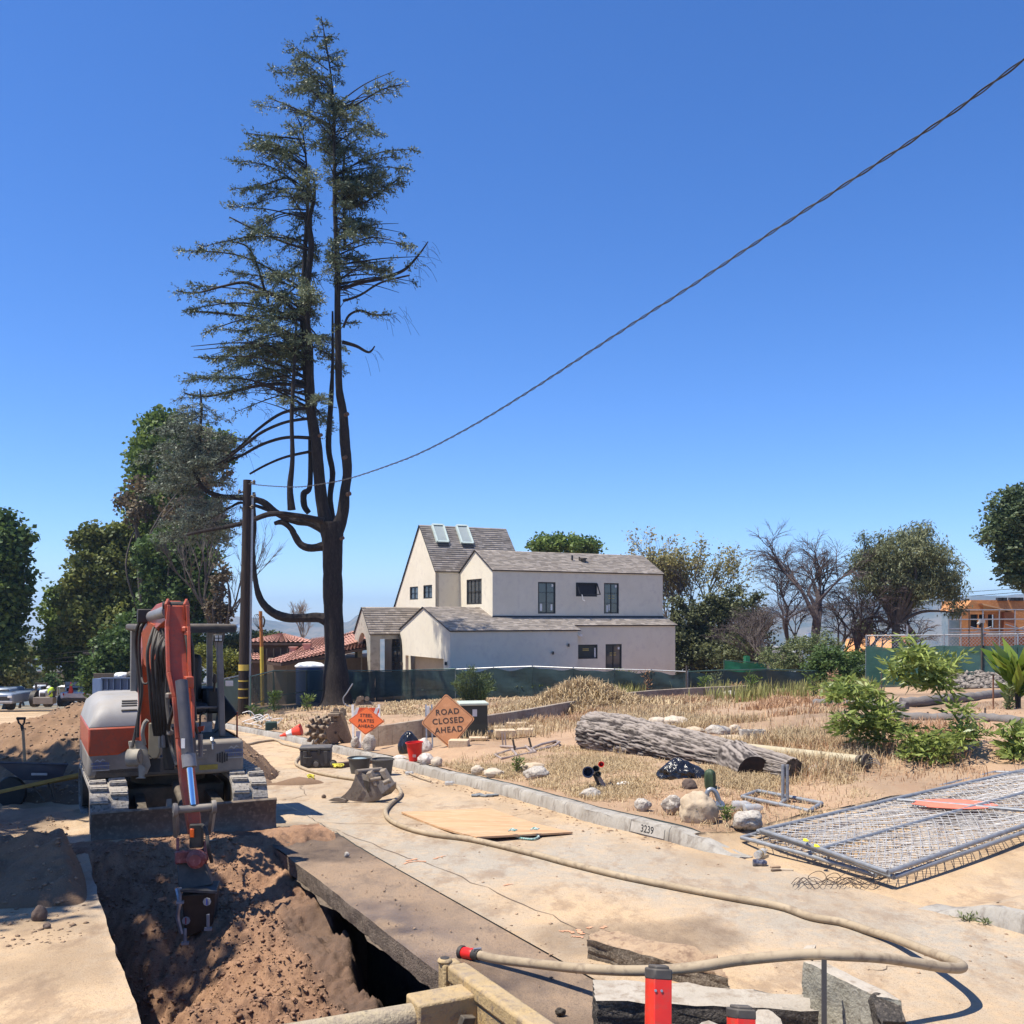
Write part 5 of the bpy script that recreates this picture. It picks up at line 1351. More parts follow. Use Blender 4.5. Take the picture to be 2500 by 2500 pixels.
# tank / round container behind the fence
p = at(757, 1640, 43.5); t = T('water_tank', 'round dark blue tank with a white lid behind the see-through fence', 'tank', (p.x, 43.5, gz(p.x, 43.5)))
zt = at(0, 1628, 43.5).z; mb = MB(); mb.cyl((p.x, 43.5, gz(p.x, 43.5)), (p.x, 43.5, zt), .62, 20); mb.build('barrel', mat('navy_plastic', (.01, .03, .10), (.015, .04, .13), 3, .4), t)
mb = MB(); mb.lathe([(.66, 0), (.67, .05), (.5, .17), (.2, .22), (0, .23)], (p.x, 43.5, zt), n=20); mb.build('lid', m_white, t)
# orange timber framed houses
m_osb = mat('osb_sheathing', (.52, .235, .085), (.42, .18, .065), 2, .85, c3=(.6, .3, .12))
m_osb2 = mat('red_brown_sheathing', (.36, .14, .06), (.30, .12, .05), 2, .85)
oh = T('timber_framed_house', 'unfinished orange plywood house wrapped in scaffolding at the right edge', 'house', at(2440, 1560, 56))
def quadbox(name, m, parent, x0, x1, y0, y1, Y, d):
 a, b = at(x0, y1, Y), at(x1, y0, Y); mb = MB(); mb.box(((a.x + b.x) / 2, Y + d / 2, (a.z + b.z) / 2), (b.x - a.x, d, b.z - a.z)); return mb.build(name, m, parent, smooth=0)
YO = 56
org = at(2346, 1580, YO); wl = (at(2560, 1580, YO) - org).length
def zz(py, Y=YO): return at(0, py, Y).z
hs_ = [((at(a, 0, YO).x - org.x), (at(b, 0, YO).x - org.x), zz(1532), zz(1500)) for a, b in ((2369, 2388), (2390, 2405), (2412, 2428))]
wall('wall', org, Vector((1, 0, 0)), wl, zz(1600), zz(1493), hs_, m=m_osb, th=.15, parent=oh)
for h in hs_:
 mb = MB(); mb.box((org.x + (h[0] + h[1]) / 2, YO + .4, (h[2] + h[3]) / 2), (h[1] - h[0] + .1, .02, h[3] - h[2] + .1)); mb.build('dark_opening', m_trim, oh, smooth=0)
mb = MB(); mb.prism([at(2346, 1494, YO), at(2372, 1466, YO), at(2400, 1473, YO), at(2400, 1494, YO)], (0, 3, 0)); mb.build('wall', m_osb, oh, smooth=0)
mb = MB(); mb.prism([at(2398, 1473, YO - .5), at(2470, 1492, YO - .5), at(2476, 1494, YO - .5), at(2400, 1477, YO - .5)], (0, 3.5, 0)); mb.build('roof_deck', mat('raw_ply', (.62, .38, .2)), oh, smooth=0)
quadbox('wall', m_osb, oh, 2370, 2590, 1465, 1500, YO + 3, 4)
quadbox('wall', m_osb2, oh, 2452, 2478, 1495, 1558, YO - .4, .3)
quadbox('wall', m_osb2, oh, 2346, 2590, 1550, 1575, YO - .2, .2)
mb = MB()
for px in (2440, 2450, 2470, 2480, 2490): a = at(px, 1463, YO + 3); mb.box(a, (.3, .3, .2))
mb.build('roof_vents', m_trim, oh, smooth=0)['kind'] = 'stuff'
sc_ = T('scaffolding', 'thin steel scaffold frames around the orange plywood house', 'scaffolding', at(2320, 1570, YO - 1.5))
for px in (2316, 2346, 2366, 2400, 2440, 2478, 2520): mb = MB(); mb.cyl(at(px, 1490 if px > 2330 else 1512, YO - 1.5), at(px, 1590, YO - 1.5), .035, 5); mb.build('standard', m_steel if px != 2366 else m_bark, sc_)
for py in (1489, 1512, 1535, 1543, 1553): mb = MB(); mb.cyl(at(2316, py + .5, YO - 1.5), at(2590, py - 1, YO - 1.5), .035, 5); mb.build('ledger', m_steel, sc_)
for a, b in (((2370, 1530), (2420, 1546)), ((2420, 1530), (2370, 1546)), ((2455, 1524), (2520, 1545)), ((2520, 1524), (2455, 1545))): mb = MB(); mb.cyl(at(*a, YO - 1.5), at(*b, YO - 1.5), .03, 5); mb.build('brace', m_steel, sc_)
fl = MB(); fl.box(at(2325, 1535, YO + 1), (.8, 1, 2.0)); t = T('blue_wrapped_annex', 'pale blue house wrap panel left of the orange plywood house', 'wall', at(2325, 1560, YO + 1)); fl.build('panel', mat('blue_wrap', (.16, .24, .31), (.24, .31, .36), 3), t, smooth=0)
o2 = T('timber_framed_house', 'low unfinished house with a bright orange plywood roof behind the bare trees', 'house', at(2160, 1600, 60))
mb = MB(); mb.prism([at(2100, 1583, 58), at(2197, 1585, 58), at(2188, 1549, 62), at(2108, 1549, 62)], (0, 0, -.12)); mb.build('roof', mat('bright_ply_roof', (.68, .33, .12), (.6, .28, .1), 1, .8), o2, smooth=0)
mb = MB(); mb.prism([at(2060, 1590, 59), at(2108, 1590, 59), at(2112, 1556, 63), at(2066, 1560, 63)], (0, 0, -.12)); mb.build('roof', mat('bright_ply_roof', (.68, .33, .12)), o2, smooth=0)
mb = MB(); mb.prism([at(2197, 1585, 58), at(2233, 1580, 60), at(2222, 1552, 62), at(2188, 1549, 62)], (0, 0, -.12)); mb.build('roof', m_osb2, o2, smooth=0)
quadbox('wall', mat('yellow_ply', (.5, .33, .12)), o2, 2104, 2193, 1584, 1620, 58.6, 3)
for px in (2148, 2170, 2186): quadbox('window', m_trim, o2, px, px + 9, 1586, 1594, 58.55, .1)
for lb, (x0, x1, y0, y1, Y), c in (('white building glimpsed through the bare trees at the back', (1885, 1920, 1588, 1622, 66), (.7, .7, .7)), ('grey gabled roof behind the shrub at the house corner', (1780, 1822, 1590, 1625, 70), (.35, .36, .38)),
                                   ('distant pale house beyond the bare hedge', (1930, 1960, 1600, 1630, 72), (.6, .58, .52))):
 t = T('house', lb, 'house', at((x0 + x1) / 2, y1, Y)); quadbox('wall', mat('wall_' + str(x0), c), t, x0, x1, y0, y1, Y, 4)
 mb = MB(); mb.prism([at(x0 - 3, y0, Y), at(x1 + 3, y0, Y), at((x0 + x1) / 2, y0 - 10, Y)], (0, 4, 0)); mb.build('roof', mat('far_grey_roof', (.3, .3, .31)), t, smooth=0)
 mb = MB(); a = at(x0 + 8, (y0 + y1) / 2, Y); mb.box(a, (.5, .1, .6)); mb.build('window', m_trim, t, smooth=0)
for px, y0, y1, w_ in ((1826, 1602, 1628, .5), (1931, 1594, 1625, .35)):
 t = T('green_column', 'bright green wrapped column ' + ('left' if px < 1900 else 'right') + ' of the pair beyond the lot fence', 'column', at(px, y1, 47.5)); quadbox('shaft', MATS['bright_green_tarp'], t, px - 5, px + 5, y0, y1 + 10, 47.5, w_)
# left background: ochre house, garage, van, tarps
YB = 100
t = T('house', 'small ochre flat-roofed house far down the road', 'house', at(110, 1690, YB)); quadbox('wall', mat('ochre_wall', (.55, .36, .17), (.5, .3, .13), 2), t, 72, 140, 1642, 1700, YB, 5)
quadbox('parapet', m_bark_g, t, 70, 142, 1640, 1644, YB - .1, 5.2); quadbox('lean_to', mat('ochre_shade', (.4, .24, .11)), t, 80, 120, 1656, 1700, YB - .8, .7)
t = T('garage', 'pale gabled garage at the left edge behind the blue pickup', 'garage', at(10, 1700, 88)); quadbox('wall', m_white, t, -20, 25, 1672, 1705, 88, 5); quadbox('door', mat('grey_door', (.25, .26, .28)), t, -12, 12, 1675, 1700, 87.9, .08)
mb = MB(); mb.prism([at(-24, 1673, 87.8), at(29, 1673, 87.8), at(3, 1660, 87.8)], (0, 5.4, 0)); mb.build('roof', m_lgrey, t, smooth=0)
# ---------------------------------------------------------------- the excavator
EU, EV = 1.55, 12.25
ex_, ey_ = XY(EU, EV); EZ = gz(ex_, ey_)
exc = T('excavator', 'orange and grey tracked mini excavator digging the trench, boom and bucket towards the camera', 'excavator', (ex_, ey_, EZ), math.atan2(NY, NX))
def EX(px, py, yl):
 """local point of the machine seen at a pixel, on its cross plane yl"""
 k = (px - 1250) / F; v = EV + yl
 # v = DX*X + DY*Y , X = k*Y
 Y = v / (DX * k + DY); X = k * Y; u = X * NX + Y * NY
 return Vector((u - EU, yl, HC - (py - HOR) / F * Y - EZ))
m_tread = mat('dusty_track_rubber', (.40, .36, .31), (.29, .255, .215), 7, .95, c3=(.09, .08, .07), bump=.4, bs=40)
m_seat = mat('black_vinyl', (.012, .012, .012), (.02, .02, .02), 4, .5)
# tracks
def track(xc):
 t = T('track', None, None, (xc, 0, 0)); t.parent = exc
 r, hl = .30, .86; N = 12; prof = []
 for i in range(N + 1): a = math.pi / 2 + math.pi * i / N; prof.append((-hl + r * math.cos(a), r + r * math.sin(a)))
 for i in range(N + 1): a = -math.pi / 2 + math.pi * i / N; prof.append((hl + r * math.cos(a), r + r * math.sin(a)))
 w = .19; mb = MB(); n = len(prof)
 inn = [((y - math.copysign(0, y)) * .97, (z - r) * .84 + r) for y, z in prof]
 vs = [(-w, y, z) for y, z in prof] + [(w, y, z) for y, z in prof] + [(-w, y, z) for y, z in inn] + [(w, y, z) for y, z in inn]
 fs = []
 for i in range(n):
  j = (i + 1) % n
  fs += [(i, j, n + j, n + i), (2 * n + j, 2 * n + i, 3 * n + i, 3 * n + j), (j, i, 2 * n + i, 2 * n + j), (n + i, n + j, 3 * n + j, 3 * n + i)]
 mb.add(vs, fs); mb.build('belt', m_tread, t, world=0)
 # lugs along the belt
 P = prof + [prof[0]]; seg = [math.dist(P[i], P[i + 1]) for i in range(n)]; tot = sum(seg); NL = 34; me = None
 cum = [0]
 for s_ in seg: cum.append(cum[-1] + s_)
 for k in range(NL):
  for side in (-1, 1):
   q = tot * (k + (.5 if side > 0 else 0)) / NL; i = max(0, min(n - 1, np.searchsorted(cum, q, 'right') - 1)); f = (q - cum[i]) / seg[i]
   y = P[i][0] + (P[i + 1][0] - P[i][0]) * f; z = P[i][1] + (P[i + 1][1] - P[i][1]) * f
   if z < .06 and abs(y) < hl: continue
   ty, tz = (P[i + 1][0] - P[i][0]) / seg[i], (P[i + 1][1] - P[i][1]) / seg[i]
   if me is None:
    m2 = MB(); m2.prism([(-.085, -.038, 0), (.085, -.026, 0), (.085, .030, 0), (-.085, .042, 0)], (0, 0, .03)); m2.prism([(-.08, -.02, .028), (.08, -.012, .028), (.08, .014, .028), (-.08, .022, .028)], (0, 0, .012))
    o = m2.build('tread_lug', m_tread, t, bev=.005, world=0); me = o.data
   else:
    o = bpy.data.objects.new('tread_lug', me); COL.objects.link(o); o.parent = t
   X = Vector((-1, 0, 0)); Yv = Vector((0, ty, tz)); Z = X.cross(Yv)
   if Z.dot(Vector((0, y * .3, z - r))) < 0: X = -X; Z = -Z
   o.matrix_local = Matrix.Translation((side * .098, y, z)) @ Matrix((X, Yv, Z)).transposed().to_4x4()
 mb = MB(); mb.box((0, 0, r), (.2, 1.75, .3)); mb.build('track_frame', m_dark, t, bev=.02, world=0)
 for y in (-.86, .86): mb = MB(); mb.cyl((-.17, y, r), (.17, y, r), .235, 16); mb.build('idler', m_dark, t, world=0)
 return t
track(-.73); track(.73)
mb = MB(); mb.box((0, 0, .33), (1.1, 1.1, .28)); mb.cyl((0, 0, .45), (0, 0, .66), .42, 20); mb.build('undercarriage', m_dark, exc, bev=.02, world=0)
# dozer blade
bl = T('dozer_blade', None, None, (0, -1.55, 0)); bl.parent = exc
mb = MB(); V_ = []
for x in (-.93, .93):
 for (y, z) in ((-.06, .02), (-.0, .06), (.05, .16), (.05, .28), (.0, .40), (.02, .42), (.09, .40), (.09, .04)): V_.append((x, y, z))
mb.add(V_, [(i, (i + 1) % 8, 8 + (i + 1) % 8, 8 + i) for i in range(8)] + [tuple(range(7, -1, -1)), tuple(range(8, 16))])
m_blade = mat('muddy_blade', (.10, .065, .045), (.05, .035, .028), 5, .85, .1, c3=(.2, .14, .1), dust=.7)
mb.build('blade_plate', m_blade, bl, bev=.006, world=0)
mb = MB(); mb.box((.30, -.085, .035), (1.26, .05, .11), Matrix.Rotation(R(-25), 3, 'X')); mb.build('cutting_edge', mat('dusty_steel', (.22, .175, .135), (.15, .12, .09), 8, .8, dust=.8), bl, bev=.004, world=0)
for x in (-.42, .42): mb = MB(); mb.bar((x, .1, .22), (x * .9, 1.0, .33), .10, .14); mb.build('push_arm', m_dark, bl, world=0)
for x in (-.18, ): mb = MB(); mb.cyl((0, .12, .34), (0, .9, .5), .05); mb.build('blade_cylinder', m_dark, bl, world=0)
mb = MB(); mb.prism([(-.20, .08, .28), (-.20, .22, .22), (-.20, .10, .48)], (.05, 0, 0)); mb.build('gusset', m_grey, bl, world=0); mb = MB(); mb.prism([(.48, .08, .30), (.48, .5, .24), (.48, .09, .44)], (.05, 0, 0)); mb.build('gusset', mat('cream_steel', (.45, .42, .34), (.35, .32, .26), 8), bl, world=0)
# upper structure
mb = MB(); mb.box((-.1, .05, .69), (1.5, 1.7, .10)); mb.build('deck', m_dark, exc, bev=.01, world=0)
def rbox(name, m, x0, x1, y0, y1, z0, z1, r=.06, parent=exc, seg=3):
 mb = MB(); mb.box(((x0 + x1) / 2, (y0 + y1) / 2, (z0 + z1) / 2), (x1 - x0, y1 - y0, z1 - z0)); o = mb.build(name, m, parent, world=0)
 b = o.modifiers.new('bevel', 'BEVEL'); b.width = r; b.segments = seg; b.use_clamp_overlap = True; return o
XL, XLr = -.92, -.33
rbox('base_cover', m_grey, XL, XLr + .06, -.80, .95, .64, .93, .05)
mb = MB()      # orange flank with a stepped lower edge
mb.prism([(XL + .004, -.81, .885), (XL + .3, -.81, .885), (XL + .38, -.81, .93), (XL + .44, -.81, .965), (XLr, -.81, .965), (XLr, -.81, 1.19), (XL + .004, -.81, 1.19)], (0, 1.7, 0)); o = mb.build('side_cover', m_orange, exc, bev=.02, world=0)
mb = MB(); N = 10; V_, F_ = [], []
for i, y in enumerate((-.795, -.78, -.70, -.55, -.2, .4, .85)):
 hh = (0, .1, .2, .265, .30, .31, .25)[i]
 for k in range(N + 1):
  f = k / N; x = XL + .01 + (XLr - XL - .02) * f
  e = min(1, f / .35); prof = math.sqrt(max(0, 1 - (1 - e)**2))
  V_.append((x, y, 1.195 + hh * prof))
 if i:
  for k in range(N): u0 = (i - 1) * (N + 1) + k; F_.append((u0, u0 + 1, u0 + N + 2, u0 + N + 1))
n0 = len(V_)
for i, y in enumerate((-.795, .85)):
 pass
mb.add(V_, F_); o = mb.build('engine_hood', m_lgrey, exc, smooth=70, world=0)
mb = MB()
for k in range(4): mb.box((-.50 + .006 * k, -.735 + .05 * k, (1.362, 1.408, 1.431, 1.452)[k]), (.16, .016, .012), Matrix.Rotation(R(35), 3, 'X'))
mb.build('hood_vents', m_black, exc, world=0)['kind'] = 'stuff'
rbox('front_cover', m_grey, .12, .71, -.86, -.1, .62, .985, .035)
rbox('centre_frame', m_grey, -.36, .14, -.62, .3, .60, .90, .02)
rbox('floor_plate', m_dark, .02, .66, -.55, .3, .97, 1.0, .005)
mb = MB()
for k in range(5): mb.box((.42 + .026 * k, -.865, .80), (.012, .012, .13 - .02 * abs(k - 2)))
mb.build('front_vents', m_black, exc, world=0)['kind'] = 'stuff'
mb = MB(); mb.box((.24, -.865, .845), (.13, .012, .10)); mb.box((.24, -.873, .85), (.08, .01, .02)); mb.build('latch_plate', m_grey, exc, bev=.004, world=0)
mb = MB(); mb.box((.32, -.866, .70), (.20, .008, .055)); mb.build('warning_label', mat('dull_yellow_label', (.38, .29, .05), (.3, .22, .04), 20, .7), exc, world=0)
mb = MB(); mb.prism([(.50, -.1, .99), (.69, -.55, .99), (.70, .55, .99), (.70, .55, 1.9), (.66, .3, 1.45), (.70, -.5, 1.25)], (.015, 0, 0)); mb.build('side_panel', m_black, exc, world=0)
mb = MB(); mb.box((.712, -.46, 1.12), (.012, .05, .30)); mb.build('orange_trim', m_orange, exc, world=0)
# decals
m_dblue = mat('decal_blue', (.07, .12, .28), (.1, .16, .33), 9, .6); m_dwhite = mat('decal_white', (.42, .42, .40), (.3, .3, .29), 9, .7)
Rx = Matrix.Rotation(R(90), 4, 'X')
def decal(cx, cz, y, s):
 t = T('decal', None, None, (cx, y, cz)); t.parent = exc
 mb = MB()
 mb.prism([(-.07 * s, 0, .05 * s), (-.03 * s, 0, .085 * s), (0, 0, .06 * s), (.03 * s, 0, .09 * s), (.07 * s, 0, .055 * s), (.03 * s, 0, .07 * s), (0, 0, .045 * s), (-.03 * s, 0, .065 * s)], (0, -.002, 0)); mb.build('mountain_emblem', m_dwhite, t, world=0)
 text('WESTERN', .048 * s, m_dblue, t, Matrix.Translation((0, -.002, .025 * s)) @ Rx)
 text('RENTALS', .048 * s, m_dblue, t, Matrix.Translation((.01 * s, -.002, -.022 * s)) @ Rx)
 mb = MB(); mb.box((0, -.001, .001), (.24 * s, .002, .007 * s)); mb.box((0.01, -.001, -.058 * s), (.2 * s, .002, .012 * s)); mb.build('underline', m_dwhite, t, world=0)
decal(.60, .845, -.865, .95); decal(XL + .12, .78, -.806, .85)
# canopy
rbox('canopy_roof', m_dark, -.40, .70, -.55, .85, 2.22, 2.30, .03)
mb = MB(); mb.box((.15, -.56, 2.22), (1.06, .04, .035)); mb.build('canopy_front_rail', m_black, exc, world=0)
m_cpost = mat('post_grey', (.16, .16, .16), (.1, .1, .1), 5, .5, dust=.4)
for a, b in (((.53, -.52, 1.0), (.50, -.50, 2.22)), ((.60, .75, 1.0), (.60, .75, 2.22)), ((-.36, .3, 1.2), (-.36, .25, 2.22)), ((-.3, .75, 1.1), (-.3, .75, 2.22))):
 mb = MB(); mb.bar(a, b, .07, .07, (0, 1, 0)); mb.build('canopy_post', m_cpost, exc, bev=.012, world=0)
wl_ = T('work_light', None, None, (.47, -.60, 2.14)); wl_.parent = exc
mb = MB(); mb.box((0, 0, 0), (.11, .06, .09)); mb.build('housing', m_black, wl_, bev=.015, world=0)
mb = MB()
for x in (-.022, .022):
 for z in (-.018, .018): mb.box((x, -.034, z), (.032, .01, .026))
mb.build('lens', mat('lamp_lens', (.6, .6, .56), (.5, .5, .46), 9, .25), wl_, world=0)['kind'] = 'stuff'
# seat and controls
mb = MB(); mb.box((.20, .25, 1.62), (.44, .14, .62)); mb.box((.20, .02, 1.30), (.46, .50, .14)); o = mb.build('seat', m_seat, exc, bev=.05, world=0)
mb = MB(); mb.box((.50, .10, 1.38), (.16, .5, .3)); mb.box((-.10, .10, 1.38), (.14, .5, .3)); mb.build('console', m_seat, exc, bev=.03, world=0)
for x in (.49, -.1): mb = MB(); mb.tube([(x, -.2, 1.5), (x, -.27, 1.62)], .014, 6); mb.lathe([(.02, 0), (.028, .03), (.02, .1), (0, .11)], (x, -.27, 1.6), n=8); mb.build('control_lever', m_black, exc, world=0)
mb = MB()
for x in (.15, .3): mb.tube([(x, -.4, 1.0), (x, -.42, 1.24), (x + .05, -.42, 1.28)], .012, 6)
mb.build('travel_levers', m_black, exc, world=0)['kind'] = 'stuff'
mb = MB(); mb.tube([(.06, -.5, 1.32), (.30, -.5, 1.34), (.48, -.46, 1.33)], .014, 6); mb.build('hand_rail', m_cpost, exc, world=0)
mb = MB(); mb.box((.36, -.2, 1.08), (.22, .03, .12)); mb.build('placard', m_dwhite, exc, world=0)
mb = MB(); mb.cyl((.36, -.88, .985), (.36, -.84, 1.02), .02, 8); mb.cyl((.36, -.90, .9), (.36, -.87, 1.0), .010, 6); mb.build('latch_pin', m_steel, exc, world=0)
# swing bracket at the front
def wtube(name, pts, r, m, n=8, parent=exc, k=6): mb = MB(); P = catmull([at(*p) for p in pts], k) if len(pts) > 2 else [at(*p) for p in pts]; mb.tube(P, r, n); return mb.build(name, m, parent)
m_cream = mat('worn_cream_steel', (.36, .33, .27), (.24, .22, .18), 8, .7, dust=.3)
mb = MB()
mb.prism([at(312, 1809, 10.1), at(330, 1809, 10.1), at(345, 1830, 10.1), at(352, 1870, 10.1), at(342, 1892, 10.1), at(338, 1872, 10.1), at(318, 1850, 10.1)], (.06, .03, 0))
mb.prism([at(336, 1867, 10.0), at(345, 1877, 10.0), at(342, 1897, 10.0), at(349, 1901, 10.0), at(326, 1901, 10.0), at(338, 1896, 10.0)], (.04, .02, 0))
mb.build('swing_bracket', m_cream, exc, bev=.006)
mb = MB(); a = at(325, 1850, 10.05); mb.cyl(a - Vector((.05, 0, 0)), a + Vector((.07, 0, 0)), .09, 18); mb.cyl(a - Vector((.06, 0, 0)), a + Vector((.08, 0, 0)), .05, 12); mb.build('hose_reel', m_cream, exc)
mb = MB(); mb.prism([at(362, 1765, 10.1), at(391, 1765, 10.1), at(391, 1838, 10.1), at(384, 1852, 10.1), at(370, 1853, 10.1), at(361, 1842, 10.1)], (0, .06, 0)); mb.build('boom_guard', mat('olive_grey_plate', (.20, .17, .115), (.15, .13, .09), 5, .6, dust=.2), exc, bev=.012)
mb = MB(); mb.prism([at(357, 1852, 10.15), at(392, 1852, 10.15), at(391, 1885, 10.15), at(360, 1885, 10.15)], (0, .25, 0)); mb.build('boom_foot_pocket', m_black, exc)
# boom: box section, foot -> elbow -> tip
def boxbeam(name, m, pts, bev=.012):
 """pts: (px,py,Y,halfwidth m,halfdepth m)"""
 V_, F_ = [], []
 P = [at(*p[:3]) for p in pts]; lat = Vector((NX, NY, 0)).normalized()
 for i, p in enumerate(P):
  d = (P[min(i + 1, len(P) - 1)] - P[max(i - 1, 0)]).normalized(); fr = lat.cross(d).normalized(); l_ = d.cross(fr).normalized()
  w, h = pts[i][3], pts[i][4]
  for a, b in ((-1, -1), (1, -1), (1, 1), (-1, 1)): V_.append(tuple(p + l_ * w * a + fr * h * b))
  if i:
   u0 = (i - 1) * 4
   for k in range(4): F_.append((u0 + k, u0 + (k + 1) % 4, u0 + 4 + (k + 1) % 4, u0 + 4 + k))
 F_ += [(3, 2, 1, 0), tuple(len(V_) - 4 + k for k in range(4))]
 mb = MB(); mb.add(V_, F_); return mb.build(name, m, exc, bev=bev)
boxbeam('boom', m_orange, [(362, 1840, 10.35, .075, .09), (358, 1760, 10.3, .07, .12), (354, 1660, 10.25, .06, .15), (358, 1590, 10.15, .055, .17), (375, 1535, 9.95, .06, .16), (400, 1505, 9.55, .07, .12), (425, 1490, 9.15, .07, .09)])
mb = MB()
for o_ in (-.105, .085):
 q = Vector((NX, NY, 0)) * o_
 mb.prism([at(372, 1545, 9.9) + q, at(392, 1520, 9.7) + q, at(408, 1528, 9.6) + q, at(412, 1590, 9.7) + q, at(392, 1640, 9.9) + q, at(378, 1620, 9.95) + q], Vector((NX, NY, 0)) * .018)
mb.build('boom_side_plate', m_orange, exc)['kind'] = 'stuff'
# arm (dipper): two rails with a recessed web
armp = [(431, 1478, 8.95, .085, .07), (430, 1530, 8.95, .10, .09), (433, 1640, 8.85, .095, .10), (444, 1700, 8.8, .085, .09), (448, 1800, 8.7, .07, .075), (457, 1900, 8.6, .07, .07), (470, 1990, 8.52, .065, .06), (476, 2035, 8.5, .06, .05)]
boxbeam('arm', m_orange, [(a, b, c + .03, d * .9, e) for a, b, c, d, e in armp])
for sd in (-1, 1):
 P = [at(*p[:3]) + Vector((NX, NY, 0)) * sd * p[3] * .93 + Vector((DX, DY, 0)) * -p[4] * 1.05 for p in armp[:5]]
 mb = MB()
 for i in range(len(P) - 1): mb.bar(P[i], P[i + 1], .028, .05, (DX, DY, 0))
 mb.build('arm_flange', m_orange, exc, bev=.004)
mb = MB(); a = at(428, 1478, 8.95); q = Vector((NX, NY, 0)); mb.cyl(a - q * .11, a + q * .11, .035, 12)
mb.build('arm_pin', m_black, exc)
for o_ in (-.085, .075):
 mb = MB(); b_ = at(431, 1480, 8.92) + q * o_; mb.prism([b_ + Vector((0, -.05, -.12)), b_ + Vector((0, -.06, .02)), b_ + Vector((0, 0, .07)), b_ + Vector((0, .06, .02)), b_ + Vector((0, .06, -.12))], q * .022); mb.build('arm_ear', m_orange, exc, bev=.005)
mb = MB(); b_ = at(461, 1665, 8.7); mb.box(b_, (.07, .12, .10), math.atan2(NY, NX)); mb.build('cylinder_lug', m_orange, exc, bev=.008)
# arm cylinder lying over the boom
wtube('arm_cylinder', [(372, 1506, 9.9), (412, 1492, 9.1)], .062, mat('grey_cylinder', (.22, .22, .23), (.15, .15, .16), 6, .4, .2, dust=.3), 16)
mb = MB(); mb.box(at(358, 1504, 10.0), (.18, .2, .14), .4); mb.build('valve_block', m_black, exc, bev=.01)
# bucket cylinder down the front of the arm
m_bcyl = mat('dark_blue_grey_cylinder', (.045, .05, .07), (.03, .034, .05), 5, .45, .2, dust=.25)
wtube('bucket_cylinder', [(443, 1662, 8.5), (461, 1868, 8.3)], .052, m_bcyl, 18)
mb = MB(); mb.cyl(at(460, 1842, 8.32), at(463, 1873, 8.29), .060, 18); mb.build('cylinder_gland', mat('grey_cylinder', (.22, .22, .23)), exc)
wtube('cylinder_rod', [(462, 1868, 8.3), (471, 1965, 8.22)], .026, m_chrome, 14)
mb = MB(); a = at(472, 1974, 8.22); mb.cyl(a - q * .13, a + q * .17, .032, 14); mb.build('linkage_pin', m_grey, exc)
for o_, n_ in ((-.145, 1), (.165, 1)):
 mb = MB(); b_ = at(472, 1974, 8.22) + q * o_; mb.lathe([(.055, -.018), (.06, 0), (.055, .018)], b_, q, 16); mb.bar(b_, at(470, 2035, 8.45) + q * o_ * .9, .03, .06, (0, 1, 0)); mb.build('bucket_link', m_grey, exc)
mb = MB(); mb.box(at(447, 1815, 8.26), (.03, .01, .08)); mb.build('cylinder_label', m_white, exc)
mb = MB(); mb.box(at(480, 2040, 8.33), (.11, .06, .2), .1); mb.build('link_body', m_black, exc, bev=.01)
mb = MB(); mb.box(at(469, 2034, 8.28), (.036, .01, .075)); mb.build('reflector', mat('orange_reflector', (.8, .12, .01), (.7, .1, .01), 4, .3), exc, bev=.006)
# quick coupler and bucket
m_maroon = mat('worn_red_steel', (.28, .055, .05), (.2, .05, .045), 6, .55, c3=(.4, .15, .13), dust=.2)
for dx in (-1, 1):
 cx = 430 if dx < 0 else 505
 mb = MB(); x_ = 8.35; mb.prism([at(cx, 2045 if dx < 0 else 2052, x_), at(cx, 2100, x_ - .05), at(cx, 2112, x_ + .12), at(cx, 2060, x_ + .28)], q * .025 * dx * -1); mb.build('coupler_plate', m_maroon, exc, bev=.005)
mb = MB(); mb.box(at(468, 2090, 8.32), (.27, .05, .10), .45); mb.build('coupler_crossbar', m_maroon, exc, bev=.008)
mb = MB(); b_ = at(478, 2098, 8.24); mb.lathe([(.075, .05), (.08, 0), (.05, -.02), (.05, -.04), (0, -.04)], b_, Vector((-.1, 1, 0)), 16); mb.build('coupler_boss', m_maroon, exc)
bk = T('bucket', None, None); bk.parent = exc
m_bk = mat('black_bucket_steel', (.022, .02, .02), (.05, .042, .036), 6, .55, .3, dust=.35)
def bq(px, py, Y): return at(px, py, Y)
mb = MB(); mb.prism([bq(432, 2105, 8.3), bq(500, 2108, 8.35), bq(520, 2160, 8.3), bq(436, 2176, 8.2)], (-.1, .35, -.05)); mb.build('upper_shell', m_bk, bk, bev=.01)
mb = MB(); mb.prism([bq(440, 2172, 8.12), bq(531, 2176, 8.18), bq(523, 2158, 8.35), bq(445, 2166, 8.4)], (0, 0, -.02)); mb.build('top_plate', mat('scuffed_plate', (.10, .095, .09), (.05, .048, .045), 5, .5, .4), bk)
mb = MB(); mb.prism([bq(442, 2186, 8.2), bq(526, 2180, 8.25), bq(520, 2262, 8.35), bq(452, 2290, 8.25)], (-.08, .4, 0)); mb.build('front_shell', m_bk, bk, bev=.01)
m_oct = mat('faded_white_plate', (.30, .29, .28), (.22, .22, .22), 9, .6)
for (px, py, c) in ((506, 2201, (.04, .06, .35)), (455, 2247, (.35, .02, .02))):
 a = bq(px, py, 8.17); mb = MB(); mb.cyl(a, a + Vector((0, -.012, 0)), .034, 8); mb.build('marker_disc', m_oct, bk, smooth=0)
 mb = MB(); mb.box(a + Vector((0, -.014, 0)), (.008, .004, .05)); mb.build('disc_stripe', mat('stripe%d' % px, c), bk)
